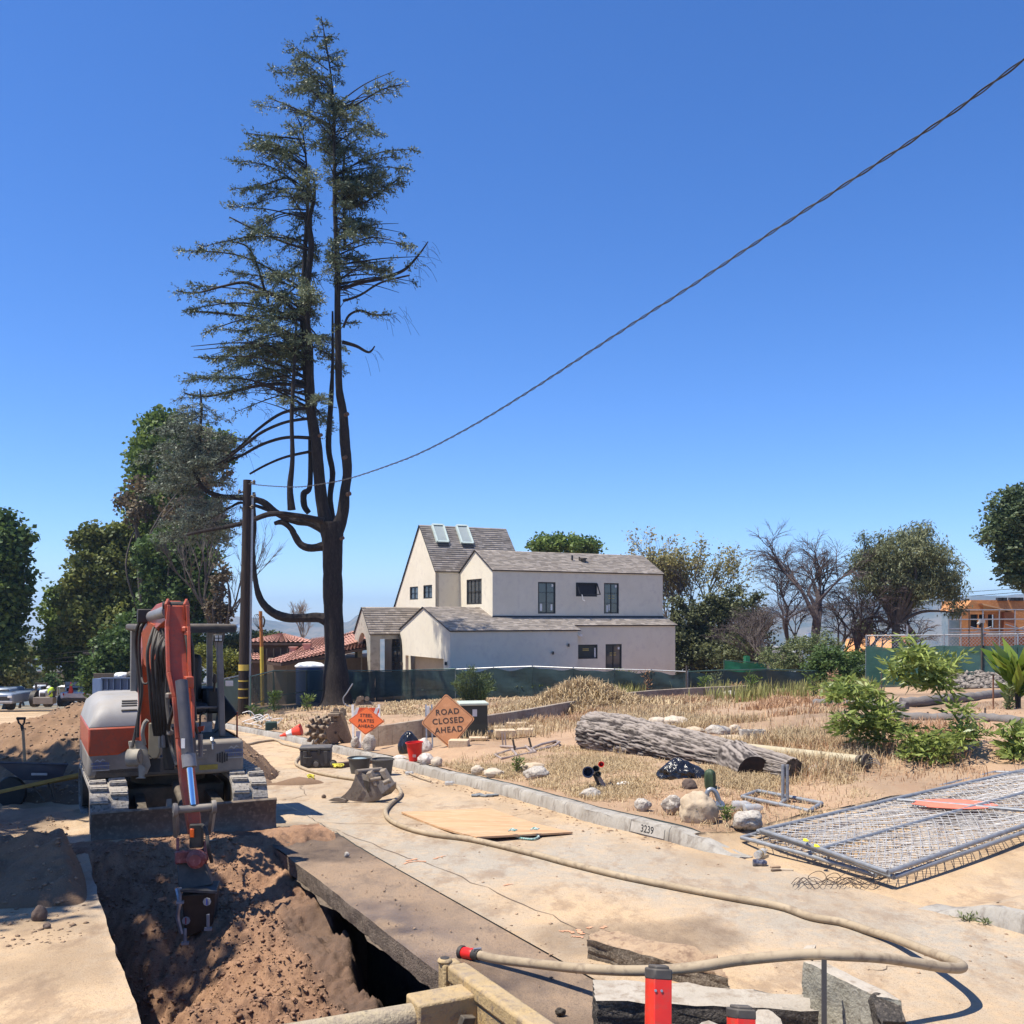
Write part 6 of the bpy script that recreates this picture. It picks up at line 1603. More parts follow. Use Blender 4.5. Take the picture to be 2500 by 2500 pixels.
for (px, py) in ((440, 2185), (452, 2285), (508, 2250)):
 a = bq(px, py, 8.15); mb = MB(); mb.cyl(a + Vector((0, 0, .06)), a - Vector((0, 0, .05)), .014, 8); mb.box(a - Vector((0, 0, .06)), (.06, .04, .02), .2); mb.build('tooth', m_oct, bk)
mb = MB(); mb.tube(catmull([bq(432, 2170, 8.2), bq(438, 2200, 8.15), bq(434, 2240, 8.15), bq(444, 2280, 8.15)], 5), .018, 6); mb.build('side_cutter', m_steel, bk)
# hydraulic hoses
hz = [[(352, 1512, 10), (336, 1530, 10), (332, 1580, 10.1), (338, 1650, 10.1), (342, 1720, 10.1), (330, 1790, 10.1), (322, 1825, 10.05)],
      [(356, 1515, 9.95), (342, 1545, 10), (340, 1600, 10), (346, 1680, 10), (338, 1750, 10), (336, 1800, 10)],
      [(375, 1530, 9.7), (368, 1560, 9.6), (360, 1590, 9.6), (362, 1630, 9.6), (375, 1690, 9.6), (392, 1740, 9.6), (398, 1800, 9.6)],
      [(385, 1535, 9.6), (384, 1570, 9.55), (372, 1610, 9.5), (378, 1670, 9.5), (396, 1730, 9.5), (402, 1790, 9.5)],
      [(392, 1530, 9.5), (396, 1600, 9.4), (390, 1660, 9.4), (388, 1720, 9.5), (397, 1770, 9.6)],
      [(398, 1535, 9.4), (403, 1600, 9.3), (400, 1680, 9.3), (404, 1740, 9.4), (402, 1780, 9.5)],
      [(405, 1560, 9.3), (408, 1620, 9.2), (406, 1700, 9.2), (412, 1760, 9.1), (418, 1790, 9.0)],
      [(452, 1545, 8.9), (458, 1580, 8.85), (460, 1640, 8.85), (464, 1700, 8.8), (470, 1750, 8.75), (482, 1790, 8.8)],
      [(462, 1548, 8.9), (470, 1590, 8.9), (472, 1660, 8.9), (474, 1720, 8.9), (478, 1760, 8.9)],
      [(346, 1655, 9.9), (350, 1668, 9.8), (360, 1668, 9.8), (368, 1655, 9.8)],
      [(425, 1725, 8.75), (415, 1760, 8.8), (412, 1790, 8.9), (420, 1830, 8.9), (432, 1870, 8.7)],
      [(495, 2015, 8.3), (505, 2035, 8.25), (508, 2065, 8.2), (517, 2105, 8.25)]]
for k in range(9): x_ = 368 + 4.6 * k; hz.append([(x_ + 8, 1532 + 5 * k, 9.45 - .04 * k), (x_ + (k * 7) % 11 - 8, 1590, 9.3 - .03 * k), (x_ - 3 + (k * 5) % 9, 1670, 9.3), (x_ + 2 + (k * 3) % 8, 1740, 9.35), (x_ + 10, 1795, 9.5)])
mb = MB(); mb.prism([at(372, 1600, 9.75), at(402, 1600, 9.65), at(408, 1780, 9.7), (at(382, 1780, 9.8))], (0, .1, 0)); mb.build('hose_shade_block', m_black, exc, bev=.01)  # black block added as the mass of shade behind the hoses
mb = MB(); mb.prism([at(392, 1775, 9.5), at(425, 1775, 9.4), at(425, 1880, 9.5), at(398, 1880, 9.6)], (0, .3, 0)); mb.build('dark_filler_box', m_seat, exc, bev=.01)  # dark box added to darken the clutter below the hoses
for h in hz: wtube('hydraulic_hose', h, .016 if h[0][0] != 346 else .010, m_black, 7)
for px, py, Y in ((391, 1800, 9.6), (399, 1800, 9.5), (472, 1812, 8.9), (489, 1822, 8.9)):
 mb = MB(); mb.cyl(at(px, py - 30, Y), at(px + 1, py + 25, Y), .022, 8); mb.build('hose_sleeve', m_cpost, exc)
for px, py, Y in ((452, 1543, 8.9), (458, 1553, 8.9), (392, 1528, 9.5), (412, 1705, 8.8), (415, 1795, 8.9)):
 mb = MB(); mb.lathe([(.02, 0), (.032, .01), (.032, .04), (.02, .05)], at(px, py, Y), n=6); mb.build('hose_fitting', m_orange if px in (452, 458) else m_grey, exc)
mb = MB(); P = [at(353, 1818, 9.9), at(348, 1790, 9.85), at(352, 1768, 9.85), at(360, 1758, 9.85)]; mb.tube(catmull(P, 5), .02, 8); mb.build('hook', m_cream, exc)
mb = MB(); mb.prism([at(382, 1620, 9.55), at(394, 1615, 9.55), at(394, 1640, 9.55), at(382, 1640, 9.55)], (0, .02, 0)); mb.build('hose_clamp', m_maroon, exc)
mb = MB(); mb.prism([at(464, 1778, 8.95), at(498, 1772, 8.95), at(496, 1784, 8.95), at(466, 1796, 8.95)], (0, .02, 0)); mb.build('arm_bracket', m_orange, exc)
# ---------------------------------------------------------------- foreground: trench shield, ladder, hose, slabs
m_shield = mat('yellow_shield_paint', (.48, .33, .14), (.38, .26, .11), 4, .65, c3=(.20, .14, .09), bump=.5, bs=50, dust=.5)
def UW(u, v, z=0.):
 x, y = XY(u, v); return Vector((x, y, float(zroad(x, y)) + z))
def PZ(px, py, h):
 """point seen at a pixel, h above the road plane"""
 Y = 5.
 for _ in range(40): Y = F * (HC - float(zroad(0, Y)) - h) / (py - HOR)
 return at(px, py, Y)
sh = T('trench_shield', 'dusty yellow steel trench shield with a round spreader bar across the trench', 'trench shield', UW(1.3, 5, -1.4))
tp = PZ(1099, 2350, .20); u1, v1 = UV(tp.x, tp.y)
mb = MB(); mb.bar(UW(u1 + .03, v1 - .02, .15), UW(u1 + .03, v1 - 3.4, .15), .12, .10); mb.build('top_rail', m_shield, sh, bev=.02)
mb = MB(); mb.bar(UW(u1 + .01, v1 - .05, -.62), UW(u1 + .01, v1 - 3.4, -.62), .05, 1.42); mb.build('side_plate', m_shield, sh, bev=.004)
mb = MB(); mb.box(UW(u1 + .01, v1 + .03, -.6), (.11, .09, 1.60), math.atan2(NY, NX)); mb.cyl(UW(u1 - .02, v1 + .03, .19), UW(u1 - .02, v1 + .03, .22), .042, 14); mb.build('corner_post', m_shield, sh, bev=.015)
mb = MB(); mb.cyl(UW(u1 - .02, v1 + .03, .216), UW(u1 - .02, v1 + .03, .2225), .026, 14); mb.build('post_socket', m_black, sh)
zb_ = .045; vB = v1 - .30
def SB(u, dz=0, dv=0): return UW(u, vB + dv, zb_ + dz)
mb = MB(); mb.box(SB(u1 - .16), (.36, .19, .20), math.atan2(NY, NX)); mb.build('spreader_socket', m_shield, sh, bev=.014)
mb = MB(); mb.box(SB(u1 - .09, -.28), (.16, .17, .40), math.atan2(NY, NX)); mb.build('socket_bracket', m_shield, sh, bev=.02)
mb = MB(); mb.prism([SB(u1 - .06, .02, -.14), SB(u1 - .13, .03, -.14), SB(u1 - .15, -.02, -.14), SB(u1 - .08, -.04, -.14)], Vector((DX, DY, 0)) * -.05); mb.build('lock_pin', m_dark, sh, bev=.005)
m_bar = mat('muddy_yellow_tube', (.46, .37, .22), (.40, .33, .21), 6, .75, c3=(.10, .08, .06), dust=.7, bump=.6, bs=60)
mb = MB(); mb.tube([SB(u1 - .30), SB(1.2), SB(.55)], .074, 20); mb.build('spreader_bar', m_bar, sh)
mb = MB(); mb.tube([SB(.86, .004), SB(.60, .004)], .082, 20); mb.build('spreader_sleeve', m_bar, sh)
mb = MB(); mb.box(SB(.60, .02), (.09, .19, .19), math.atan2(NY, NX)); mb.build('end_fitting', m_bar, sh, bev=.03)
mb = MB(); mb.bar(UW(.60, v1 - .3, -.62), UW(.60, v1 - 3.4, -.62), .05, 1.42); mb.build('side_plate', m_shield, sh)
# red ladder
lad = T('ladder', 'red extension ladder with black end caps standing up out of the trench works', 'ladder', at(1700, 2700, 3.2))
m_lred = mat('red_ladder_fibreglass', (.70, .028, .012), (.6, .02, .01), 6, .35, c3=(.5, .05, .03), spec=.5)
m_cap = mat('black_cap_plastic', (.02, .02, .022), (.035, .035, .038), 9, .55, dust=.25)
Dl = Vector((-.05, -.28, -1)).normalized()
Wl = (at(1810, 2470, 3.45) - at(1613, 2378, 3.1)); Wl = (Wl - Dl * Wl.dot(Dl)).normalized()
def rail(px, py, Y, w, capname):
 p = at(px, py, Y); fr = Wl.cross(Dl).normalized(); fr = fr if fr.y < 0 else -fr
 X = (Vector((1, 0, 0)) - Dl * Vector((1, 0, 0)).dot(Dl)).normalized(); Yv = Dl.cross(X)
 if Yv.y > 0: Yv = -Yv
 t = T('rail', None, None); t.parent = lad
 prof = [(-.5, -.10), (-.12, -.5), (.5, -.42), (.5, -.2), (-.02, -.2), (-.3, .1), (-.2, .5), (-.4, .5)]
 prof = [(-w * .5, .012), (-w * .22, -.022), (w * .5, -.022), (w * .5, .05), (-w * .5, .05)]
 pts = [p + X * a + Yv * -b for a, b in prof]
 mb = MB(); mb.prism(pts, Dl * 1.25); mb.build('channel', m_lred, t, bev=.0015)
 mb = MB(); cp_ = [p - Dl * .014 + (X * a + Yv * -b) * 1.05 for a, b in prof]; mb.prism(cp_, Dl * .034); mb.prism([c - Dl * .012 for c in [p - Dl * .012 + (X * a + Yv * -b) * .8 for a, b in prof]], Dl * .02); mb.build('end_cap', m_cap, t, bev=.005)
 for k, (a, z) in enumerate(((.02, .05), (-.3, .05), (.1, .17), (.32, .17), (.28, .31), (.3, .42), (.26, .55))):
  q = p + X * (w * a * .8 + .004) + Dl * z; mb = MB(); mb.cyl(q + Yv * -(-.020), q + Yv * .0255, .0042 if k < 2 else .003, 8); mb.build('rivet', m_steel, t)
 return p
pa_ = rail(1609, 2376, 3.1, .074, 'a'); pb_ = rail(1811, 2473, 3.45, .086, 'b')
for k in range(4):
 d = .35 + .3 * k; a = pa_ + Dl * (d + (pb_ - pa_).dot(Dl)); mb = MB(); mb.cyl(a + Wl * .02, pb_ + Dl * d - Wl * .02, .016, 10); mb.build('rung', m_steel, lad)
# suction hose
m_hose = mat('tan_hose', (.40, .315, .21), (.33, .255, .165), 3, .8, c3=(.24, .18, .12), bump=.2, bs=12)
hp = [(1171, 2332, .035), (1215, 2342, .04), (1300, 2352, .075), (1400, 2363, .13), (1500, 2369, .20), (1600, 2369, .25), (1700, 2361, .30), (1810, 2344, .34), (1966, 2330, .385), (2060, 2333, .385), (2148, 2338, .36), (2230, 2350, .31), (2290, 2360, .27), (2335, 2364, .235), (2350, 2360, .215), (2337, 2350, .185), (2300, 2336, .14), (2257, 2320, .10), (2180, 2290, .05), (2120, 2272, .032), (2055, 2251, .03), (1980, 2238, .03), (1904, 2222, .03), (1790, 2201, .03), (1686, 2181, .03), (1590, 2162, .03), (1500, 2143, .03), (1380, 2113, .03), (1295, 2090, .03), (1155, 2057, .03), (1059, 2044, .03), (997, 2029, .03), (955, 2010, .03), (941, 1990, .03), (952, 1970, .03), (975, 1950, .03), (978, 1937, .03), (963, 1922, .03), (915, 1911, .03), (860, 1906, .03), (779, 1892, .03), (733, 1876, .03), (722, 1864, .03), (735, 1846, .03), (740, 1836, .03), (733, 1829, .03), (692, 1819, .03), (674, 1810, .03), (633, 1814, .03), (605, 1820, .03), (575, 1820, .03)]
HPt = [PZ(a, b, h) for a, b, h in hp[:22]] + [(lambda g: g + Vector((0, 0, h)))(G(a, b + (h * F / max(G(a, b).y, 3)) * 0)) for a, b, h in hp[22:]]
hose = T('suction_hose', 'long tan rubber hose with a red coupling, looping over the broken slabs', 'hose', HPt[0])
P = catmull(HPt, 7)
mb = MB(); mb.tube(P, .0285, 12); mb.build('hose_line', m_hose, hose)
d0 = (HPt[0] - HPt[2]).normalized(); a = HPt[0]
mb = MB(); mb.cyl(a, a + d0 * .055, .034, 16); mb.build('hose_clamp', m_black, hose)
mb = MB(); mb.lathe([(.034, 0), (.038, .01), (.034, .03), (.038, .07), (.034, .09)], a + d0 * .055, d0, 16); mb.build('red_coupling', m_red, hose)
mb = MB(); mb.lathe([(.040, 0), (.045, .008), (.045, .024), (.032, .03), (.028, .005)], a + d0 * .142, d0, 16); mb.build('coupling_ring', m_black, hose)
mb = MB(); mb.box(a + d0 * .02 + Vector((0, 0, .036)), (.05, .02, .012), .3); mb.build('clamp_screw', m_steel, hose)
# broken slabs
m_cside = mat('fractured_concrete', (.17, .135, .10), (.09, .07, .05), 12, .95, c3=(.26, .21, .155), bump=1.2, bs=40)
m_ctop = mat('slab_top', (.44, .385, .31), (.36, .31, .24), 3, .92, c3=(.28, .22, .16), bump=.5, bs=60)
m_ctop2 = mat('sandy_slab_top', (.44, .31, .195), (.35, .24, .15), 4, .95, c3=(.22, .14, .09), bump=.9, bs=40)
m_black_agg = mat('black_tar_aggregate', (.09, .075, .06), (.04, .034, .028), 14, .9, c3=(.17, .14, .11), bump=1.5, bs=45)
def slab(name, label, corners, thick, mt, ms, amp=.02, cuts=9, seed=1, top_normal=.6, cat='concrete slab', topamp=.006, group=None, ext=None):
 """corners: 4 world points of the top face; extruded by ext (default straight down)"""
 import bmesh
 C_ = [Vector(c) for c in corners]; ext = Vector(ext) if ext else Vector((0, 0, -thick))
 bm = bmesh.new(); v = [bm.verts.new(c) for c in C_] + [bm.verts.new(c + ext) for c in C_]
 for f in ((0, 1, 2, 3), (7, 6, 5, 4), (1, 0, 4, 5), (2, 1, 5, 6), (3, 2, 6, 7), (0, 3, 7, 4)): bm.faces.new([v[i] for i in f])
 bmesh.ops.recalc_face_normals(bm, faces=bm.faces)
 tn = (C_[1] - C_[0]).cross(C_[3] - C_[0]).normalized()
 if tn.dot(ext) > 0: tn = -tn
 bmesh.ops.subdivide_edges(bm, edges=bm.edges[:], cuts=cuts, use_grid_fill=True)
 bm.normal_update()
 for f in bm.faces: f.material_index = 0 if f.normal.dot(tn) > top_normal else 1
 co = np.array([tuple(w.co) for w in bm.verts]); nn_ = np.array([tuple(w.normal) for w in bm.verts])
 s = seed * 7.1; n1 = fbm(co[:, 0] * 9 + s, co[:, 1] * 9, co[:, 2] * 9, 4, seed, .6); n2 = fbm(co[:, 0] * 30 + s, co[:, 1] * 30, co[:, 2] * 30, 3, seed + 3, .6)
 istop = (nn_ @ np.array(tuple(tn))) > .9
 d = np.where(istop, topamp * n1, amp * n1 + amp * .5 * n2 - amp * .3)
 for w, dd, q in zip(bm.verts, d, nn_): w.co += Vector(q) * dd
 c = sum(C_, Vector()) / len(C_) + ext * .9
 me = bpy.data.meshes.new(name); bm.to_mesh(me); bm.free(); me.transform(Matrix.Translation(-c))
 for m in (mt, ms): me.materials.append(m)
 me.polygons.foreach_set('use_smooth', [True] * len(me.polygons)); me.set_sharp_from_angle(angle=R(35))
 o = bpy.data.objects.new(name, me); COL.objects.link(o); o.location = c
 return tag(o, label, cat, group)
S1 = [PZ(1427, 2287, .16), PZ(1545, 2345, .16), PZ(1780, 2378, .16), PZ(1755, 2337, .17)]
S1 = [PZ(1427, 2287, .15), PZ(1500, 2262, .15), PZ(1752, 2335, .17), PZ(1790, 2392, .08)]
slab('concrete_slab', 'long broken slab with brown soil on top lying beyond the hose', [PZ(1427, 2290, .13), PZ(1470, 2262, .15), PZ(1745, 2330, .16), PZ(1780, 2388, .10)], .15, m_ctop2, m_cside, .022, 11, 2, topamp=.02)
slab('concrete_slab', 'wide flat broken slab with a black underside, crossed by the hose shadow', [PZ(1450, 2440, .24), PZ(1447, 2388, .24), PZ(1962, 2426, .24), PZ(1998, 2468, .22)], .20, m_ctop, m_black_agg, .02, 12, 3)
slab('concrete_slab', 'thick grey slab standing on edge under the hose, black broken end to the right', [PZ(1960, 2346, .36), PZ(2012, 2345, .36), PZ(2205, 2440, .34), PZ(2135, 2430, .34)], .5, m_ctop, mat('grey_cast_face', (.36, .33, .26), (.28, .26, .2), 6, .95, c3=(.18, .16, .12), bump=.6, bs=50), .012, 12, 4)
slab('concrete_slab', 'pale crumbled lump of concrete at the bottom edge beside the second ladder rail', [PZ(1690, 2530, .26), PZ(1850, 2462, .30), PZ(1960, 2520, .26), PZ(1900, 2600, .2)], .25, m_ctop, m_ctop, .03, 9, 5, cat='rubble')
slab('concrete_slab', 'small black broken end of tarry concrete right of the standing slab', [PZ(2128, 2432, .33), PZ(2200, 2436, .33), PZ(2222, 2500, .26), PZ(2150, 2500, .28)], .3, m_black_agg, m_black_agg, .03, 9, 6, cat='rubble')
slab('concrete_slab', 'small chunk on top of the standing slab behind the hose', [PZ(1950, 2318, .40), PZ(1968, 2303, .42), PZ(1990, 2308, .42), PZ(1985, 2322, .40)], .06, m_ctop, m_ctop, .015, 5, 7, cat='rubble')
st_ = T('steel_stake', 'thin dark steel stake standing against the upright slab', 'stake', PZ(2012, 2495, 0)); mb = MB(); mb.bar(at(2012, 2343, 4.72), at(2012, 2520, 4.60), .022, .012, (0, 1, 0)); mb.build('rod', mat('dark_stake', (.05, .045, .045)), st_)
def rock(label, x0, x1, y0, y1, m, seed=1, cat='rock', name='boulder', amp=.16, G_=None, dep=.8, group=None, sink=.12):
 import bmesh
 g = G_ or G((x0 + x1) / 2, y1 - (y1 - y0) * .12); s = g.y / F; w, h = (x1 - x0) * s, (y1 - y0) * s
 bm = bmesh.new(); bmesh.ops.create_icosphere(bm, subdivisions=4, radius=.5)
 co = np.array([tuple(v.co) for v in bm.verts]); n = fbm(co[:, 0] * 2.2 + seed * 9, co[:, 1] * 2.2, co[:, 2] * 2.2, 3, seed); n2 = fbm(co[:, 0] * 9 + seed, co[:, 1] * 9, co[:, 2] * 9, 3, seed + 5)
 co = co * (1 + amp * n + amp * .18 * n2)[:, None]
 co = (co - (co.max(0) + co.min(0)) / 2) / (co.max(0) - co.min(0))
 co *= np.array([w, w * dep, h * 1.15]); co[:, 2] += h * .5 - h * sink
 for v, c in zip(bm.verts, co): v.co = c
 me = bpy.data.meshes.new(name); bm.to_mesh(me); bm.free(); me.materials.append(m)
 me.polygons.foreach_set('use_smooth', [True] * len(me.polygons))
 o = bpy.data.objects.new(name, me); COL.objects.link(o); o.location = g; return tag(o, label, cat, group)
m_rpale = mat('pale_boulder', (.56, .47, .36), (.47, .39, .3), 3, .9, c3=(.36, .29, .22), bump=.5, bs=25)
m_rgrey = mat('grey_boulder', (.50, .45, .38), (.38, .34, .29), 9, .9, c3=(.2, .17, .15), bump=.8, bs=40, det=9)
m_rspot = mat('pitted_boulder', (.56, .50, .42), (.28, .24, .2), 22, .9, bump=1, bs=30, lo=.42, hi=.5)
m_rtan = mat('tan_boulder', (.52, .41, .28), (.44, .34, .23), 3, .9, c3=(.34, .26, .18), bump=.4, bs=20)
m_rbrn = mat('brown_boulder', (.14, .10, .08), (.09, .065, .05), 5, .9, bump=.6, bs=25)
for a in [('large pale boulder behind the middle of the log', 1612, 1682, 1748, 1778, m_rpale, 1), ('pale rounded boulder touching the log from behind', 1578, 1628, 1752, 1780, m_rpale, 2),
          ('flat pointed grey rock tilted behind the log', 1722, 1784, 1771, 1800, m_rgrey, 3), ('blocky pale rock left of the cinder block', 1779, 1808, 1770, 1796, m_rpale, 4),
          ('rough tan rock between the pointed rock and the log', 1668, 1724, 1776, 1800, m_rtan, 30), ('flat tan stone under the cinder block', 1745, 1830, 1795, 1812, m_rtan, 31),
          ('low grey cracked rock by the kerb, left of the pitted one', 1548, 1592, 1951, 1982, m_rgrey, 5), ('pitted black and white round rock by the kerb', 1613, 1666, 1944, 1988, m_rspot, 6),
          ('largest tan boulder by the kerb, with the shackle resting on it', 1660, 1752, 1936, 2012, m_rtan, 7), ('grey speckled boulder at the end of the driveway kerb', 1788, 1862, 1980, 2022, m_rgrey, 8),
          ('dark brown rock with a white top below the black plastic', 1664, 1702, 1903, 1934, m_rbrn, 9), ('flat grey slab of rock in the grass below the fallen mailbox', 1414, 1470, 1924, 1950, m_rgrey, 10),
          ('small white boulder left of the kerbside row', 1149, 1182, 1869, 1893, m_rpale, 11), ('pale boulder in the kerbside row under the steel stand', 1180, 1232, 1876, 1900, m_rpale, 12),
          ('long oval whitish boulder at the right of the kerbside row', 1276, 1341, 1873, 1907, m_rgrey, 13), ('brown flat stone behind the long oval boulder', 1268, 1334, 1863, 1884, m_rtan, 14),
          ('small pale leaning stone right of the red bucket', 1051, 1080, 1849, 1874, m_rpale, 15), ('rough grey boulder leaning on the garden wall beside the orange sign', 882, 918, 1794, 1838, m_rgrey, 16),
          ('small dark grey boulder below the orange sign', 856, 876, 1800, 1828, m_rgrey, 17), ('round grey boulder at the right end of the garden wall', 1762, 1800, 1687, 1706, m_rgrey, 18),
          ('low grey stone beside the round boulder at the back', 1795, 1825, 1695, 1708, m_rgrey, 19), ('brown clod of soil on the near mound', 78, 116, 2212, 2252, m_rbrn, 20),
          ('small brown clod at the foot of the near mound', 104, 124, 2254, 2268, m_rbrn, 21), ('small stone on the asphalt strip', 840, 854, 2080, 2093, m_rgrey, 22),
          ('black tarry lump on the slab between shield and broken slabs', 1354, 1382, 2461, 2480, m_black_agg, 23), ('small grey stone on the road behind the wheeled cooler', 785, 797, 1940, 1950, m_rbrn, 24),
          ('pale rock between the steel stand and the driveway grass', 1805, 1830, 1962, 1975, m_rpale, 25), ('round white stone in the dry grass', 1975, 1996, 1868, 1890, m_white, 26),
          ('dark stone behind the green cactus plants at the lot edge', 2395, 2418, 1754, 1768, m_rbrn, 27)]:
 rock(*a, dep=.7 if a[2] - a[1] < 60 else .8, amp=.22)
# ---------------------------------------------------------------- the felled log and the pole behind it
def wood_rings(): return mat('log_end', (.22, .16, .10), (.12, .085, .055), 14, .9, bump=.5, bs=30)
m_log = bpy.data.materials.new('furrowed_bark'); m_log.use_nodes = True
n, l = m_log.node_tree.nodes, m_log.node_tree.links
a_ = n.new('ShaderNodeAttribute'); a_.attribute_name = 'rnd'; r_ = n.new('ShaderNodeValToRGB'); l.new(a_.outputs['Fac'], r_.inputs[0])
r_.color_ramp.elements[0].color = (.03, .022, .018, 1); r_.color_ramp.elements[0].position = .15; r_.color_ramp.elements[1].color = (.29, .245, .21, 1); r_.color_ramp.elements[1].position = .75
l.new(r_.outputs[0], n['Principled BSDF'].inputs['Base Color']); n['Principled BSDF'].inputs['Roughness'].default_value = .95
def barktube(name, pts, rad, parent, nu=150, amp=.05, seed=1, fs=3.2, k=26):
 P = catmull(pts, k); m_ = len(P); rr = np.interp(np.linspace(0, 1, m_), np.linspace(0, 1, len(rad)), rad)
 V_ = np.zeros((m_, nu, 3)); A_ = np.zeros((m_, nu)); u = None; s = 0.
 for i in range(m_):
  t = (P[min(i + 1, m_ - 1)] - P[max(i - 1, 0)]).normalized()
  u = t.orthogonal() if u is None else (u - t * u.dot(t)); u.normalize(); w = t.cross(u)
  if i: s += (P[i] - P[i - 1]).length
  an = np.arange(nu) * 2 * math.pi / nu; c, sn = np.cos(an), np.sin(an)
  q = fbm(c * fs * 1.5 + 5, sn * fs * 1.5, s * 1.3 + seed, 3, seed)
  furrow = 1 - np.abs(vn(c * fs * 4.2 + .9 * q, sn * fs * 4.2, s * 3.2 + seed + q, seed + 2)) * 3.2
  f2 = np.abs(vn(c * fs * 7 + q, sn * fs * 7, s * 5 + q, seed + 5)) * 2.2; furrow = np.clip(1 - furrow, 0, 1) * np.clip(.35 + f2, 0, 1); h = furrow + .3 * fbm(c * 16, sn * 16, s * 14, 2, seed + 8)
  R_ = rr[i] * (1 + amp * 2.2 * (h - .5) + .05 * fbm(c, sn, s * .6, 2, seed + 4))
  V_[i] = np.array(tuple(P[i]))[None] + np.outer(c * R_, np.array(tuple(u))) + np.outer(sn * R_, np.array(tuple(w)))
  A_[i] = np.clip(.05 + .8 * np.clip(h, 0, 2)**1.3 + .2 * rng.random(nu) - .08, 0, 1)
 i = np.arange((m_ - 1) * nu).reshape(m_ - 1, nu); j = (np.arange(nu) + 1) % nu
 F_ = np.stack([i, i[:, j], i[:, j] + nu, i + nu], -1).reshape(-1, 4)
 return npmesh(name, V_.reshape(-1, 3), F_, m_log, parent, A_.ravel(), smooth=True), P
def LG(px, py, pyb): g = G(px, pyb); return at(px, py, g.y + .2)
gl = G(1440, 1836).y + .30; gr_ = G(1938, 1908).y + .10
La = at(1447, 1789, gl); Lb = at(1938, 1884, gr_)
log = T('felled_log', 'huge felled tree trunk with deeply furrowed grey bark and a hollow branch stub', 'log', G(1690, 1880))
Lm = lambda t, dz=0: La.lerp(Lb, t) + Vector((0, 0, dz))
pts = [Lm(0), Lm(.2, .02), Lm(.4, -.0), Lm(.6, -.03), Lm(.8, -.02), Lm(1.)]
barktube('trunk', pts, [.335, .345, .33, .32, .26, .165], log, seed=3)
mb = MB(); d_ = (Lm(.02) - Lm(0)).normalized(); mb.lathe([(.325, 0.), (.0, 0.)], Lm(0) + d_ * .01, d_, 40); mb.build('cut_end', wood_rings(), log)
d_ = (Lm(1) - Lm(.97)).normalized(); mb = MB(); mb.lathe([(.160, 0.), (.0, .0)], Lm(1) - d_ * .008, d_, 30); mb.build('cut_end', wood_rings(), log)
sa_, sb2 = Lm(.77, -.02), at(1842, 1890, G(1842, 1915).y + .05)
sb2 = at(1842, 1889, sa_.y - .80)
o, _ = barktube('branch_stub', [sa_, sa_.lerp(sb2, .5), sb2], [.30, .25, .225], log, 70, .02, 9, k=12)
dd_ = (sb2 - sa_).normalized()
mb = MB(); mb.lathe([(.222, .0), (.18, -.01), (.165, -.12), (.11, -.4), (0, -.45)], sb2, dd_, 36); mb.build('hollow', mat('dark_rotten_heart', (.035, .018, .012), (.015, .009, .007), 9, .95), log)
mb = MB(); a = Lm(.63, .13) + Vector((-.05, -.22, -.05)); mb.lathe([(.09, 0), (.07, .05), (0, .06)], a, Vector((0, -1, .3)), 10); mb.build('knot_scar', mat('reddish_scar', (.30, .17, .11), (.2, .1, .07), 9), log)
pa_, pb_ = at(1800, 1822, G(1819, 1838).y), at(2096, 1857, G(2096, 1874).y)
lp = T('lamp_pole', 'pale cream steel pole with a dark base flange lying on the ground behind the log', 'pole', G(1960, 1855))
m_lpole = mat('cream_pole_paint', (.50, .43, .28), (.42, .36, .23), 4, .6, dust=.3)
sp = pb_.y / F
mb = MB(); mb.cyl(pa_, pb_, 11 * sp, 18, 13.5 * sp); mb.build('shaft', m_lpole, lp)
d_ = (pb_ - pa_).normalized(); mb = MB(); mb.cyl(pb_, pb_ + d_ * .05, 14 * sp, 18); mb.build('dark_collar', m_dark, lp)
mb = MB(); mb.cyl(pb_ + d_ * .05, pb_ + d_ * .13, 8 * sp, 14); mb.build('stub', m_lpole, lp)
mb = MB(); mb.lathe([(19 * sp, 0), (19 * sp, .03), (9 * sp, .03), (9 * sp, .0)], pb_ + d_ * .12, d_, 22); mb.build('base_flange', m_dark, lp)
for k in range(3): mb = MB(); a = pb_ + d_ * .15 + Vector((0, 0, .03 * k - .02)); mb.tube([a, a + d_ * .1 + Vector((0, -.03 * k, .02)), a + d_ * .17 + Vector((.02, 0, -.02 * k))], .004, 4); mb.build('wire', m_steel, lp)
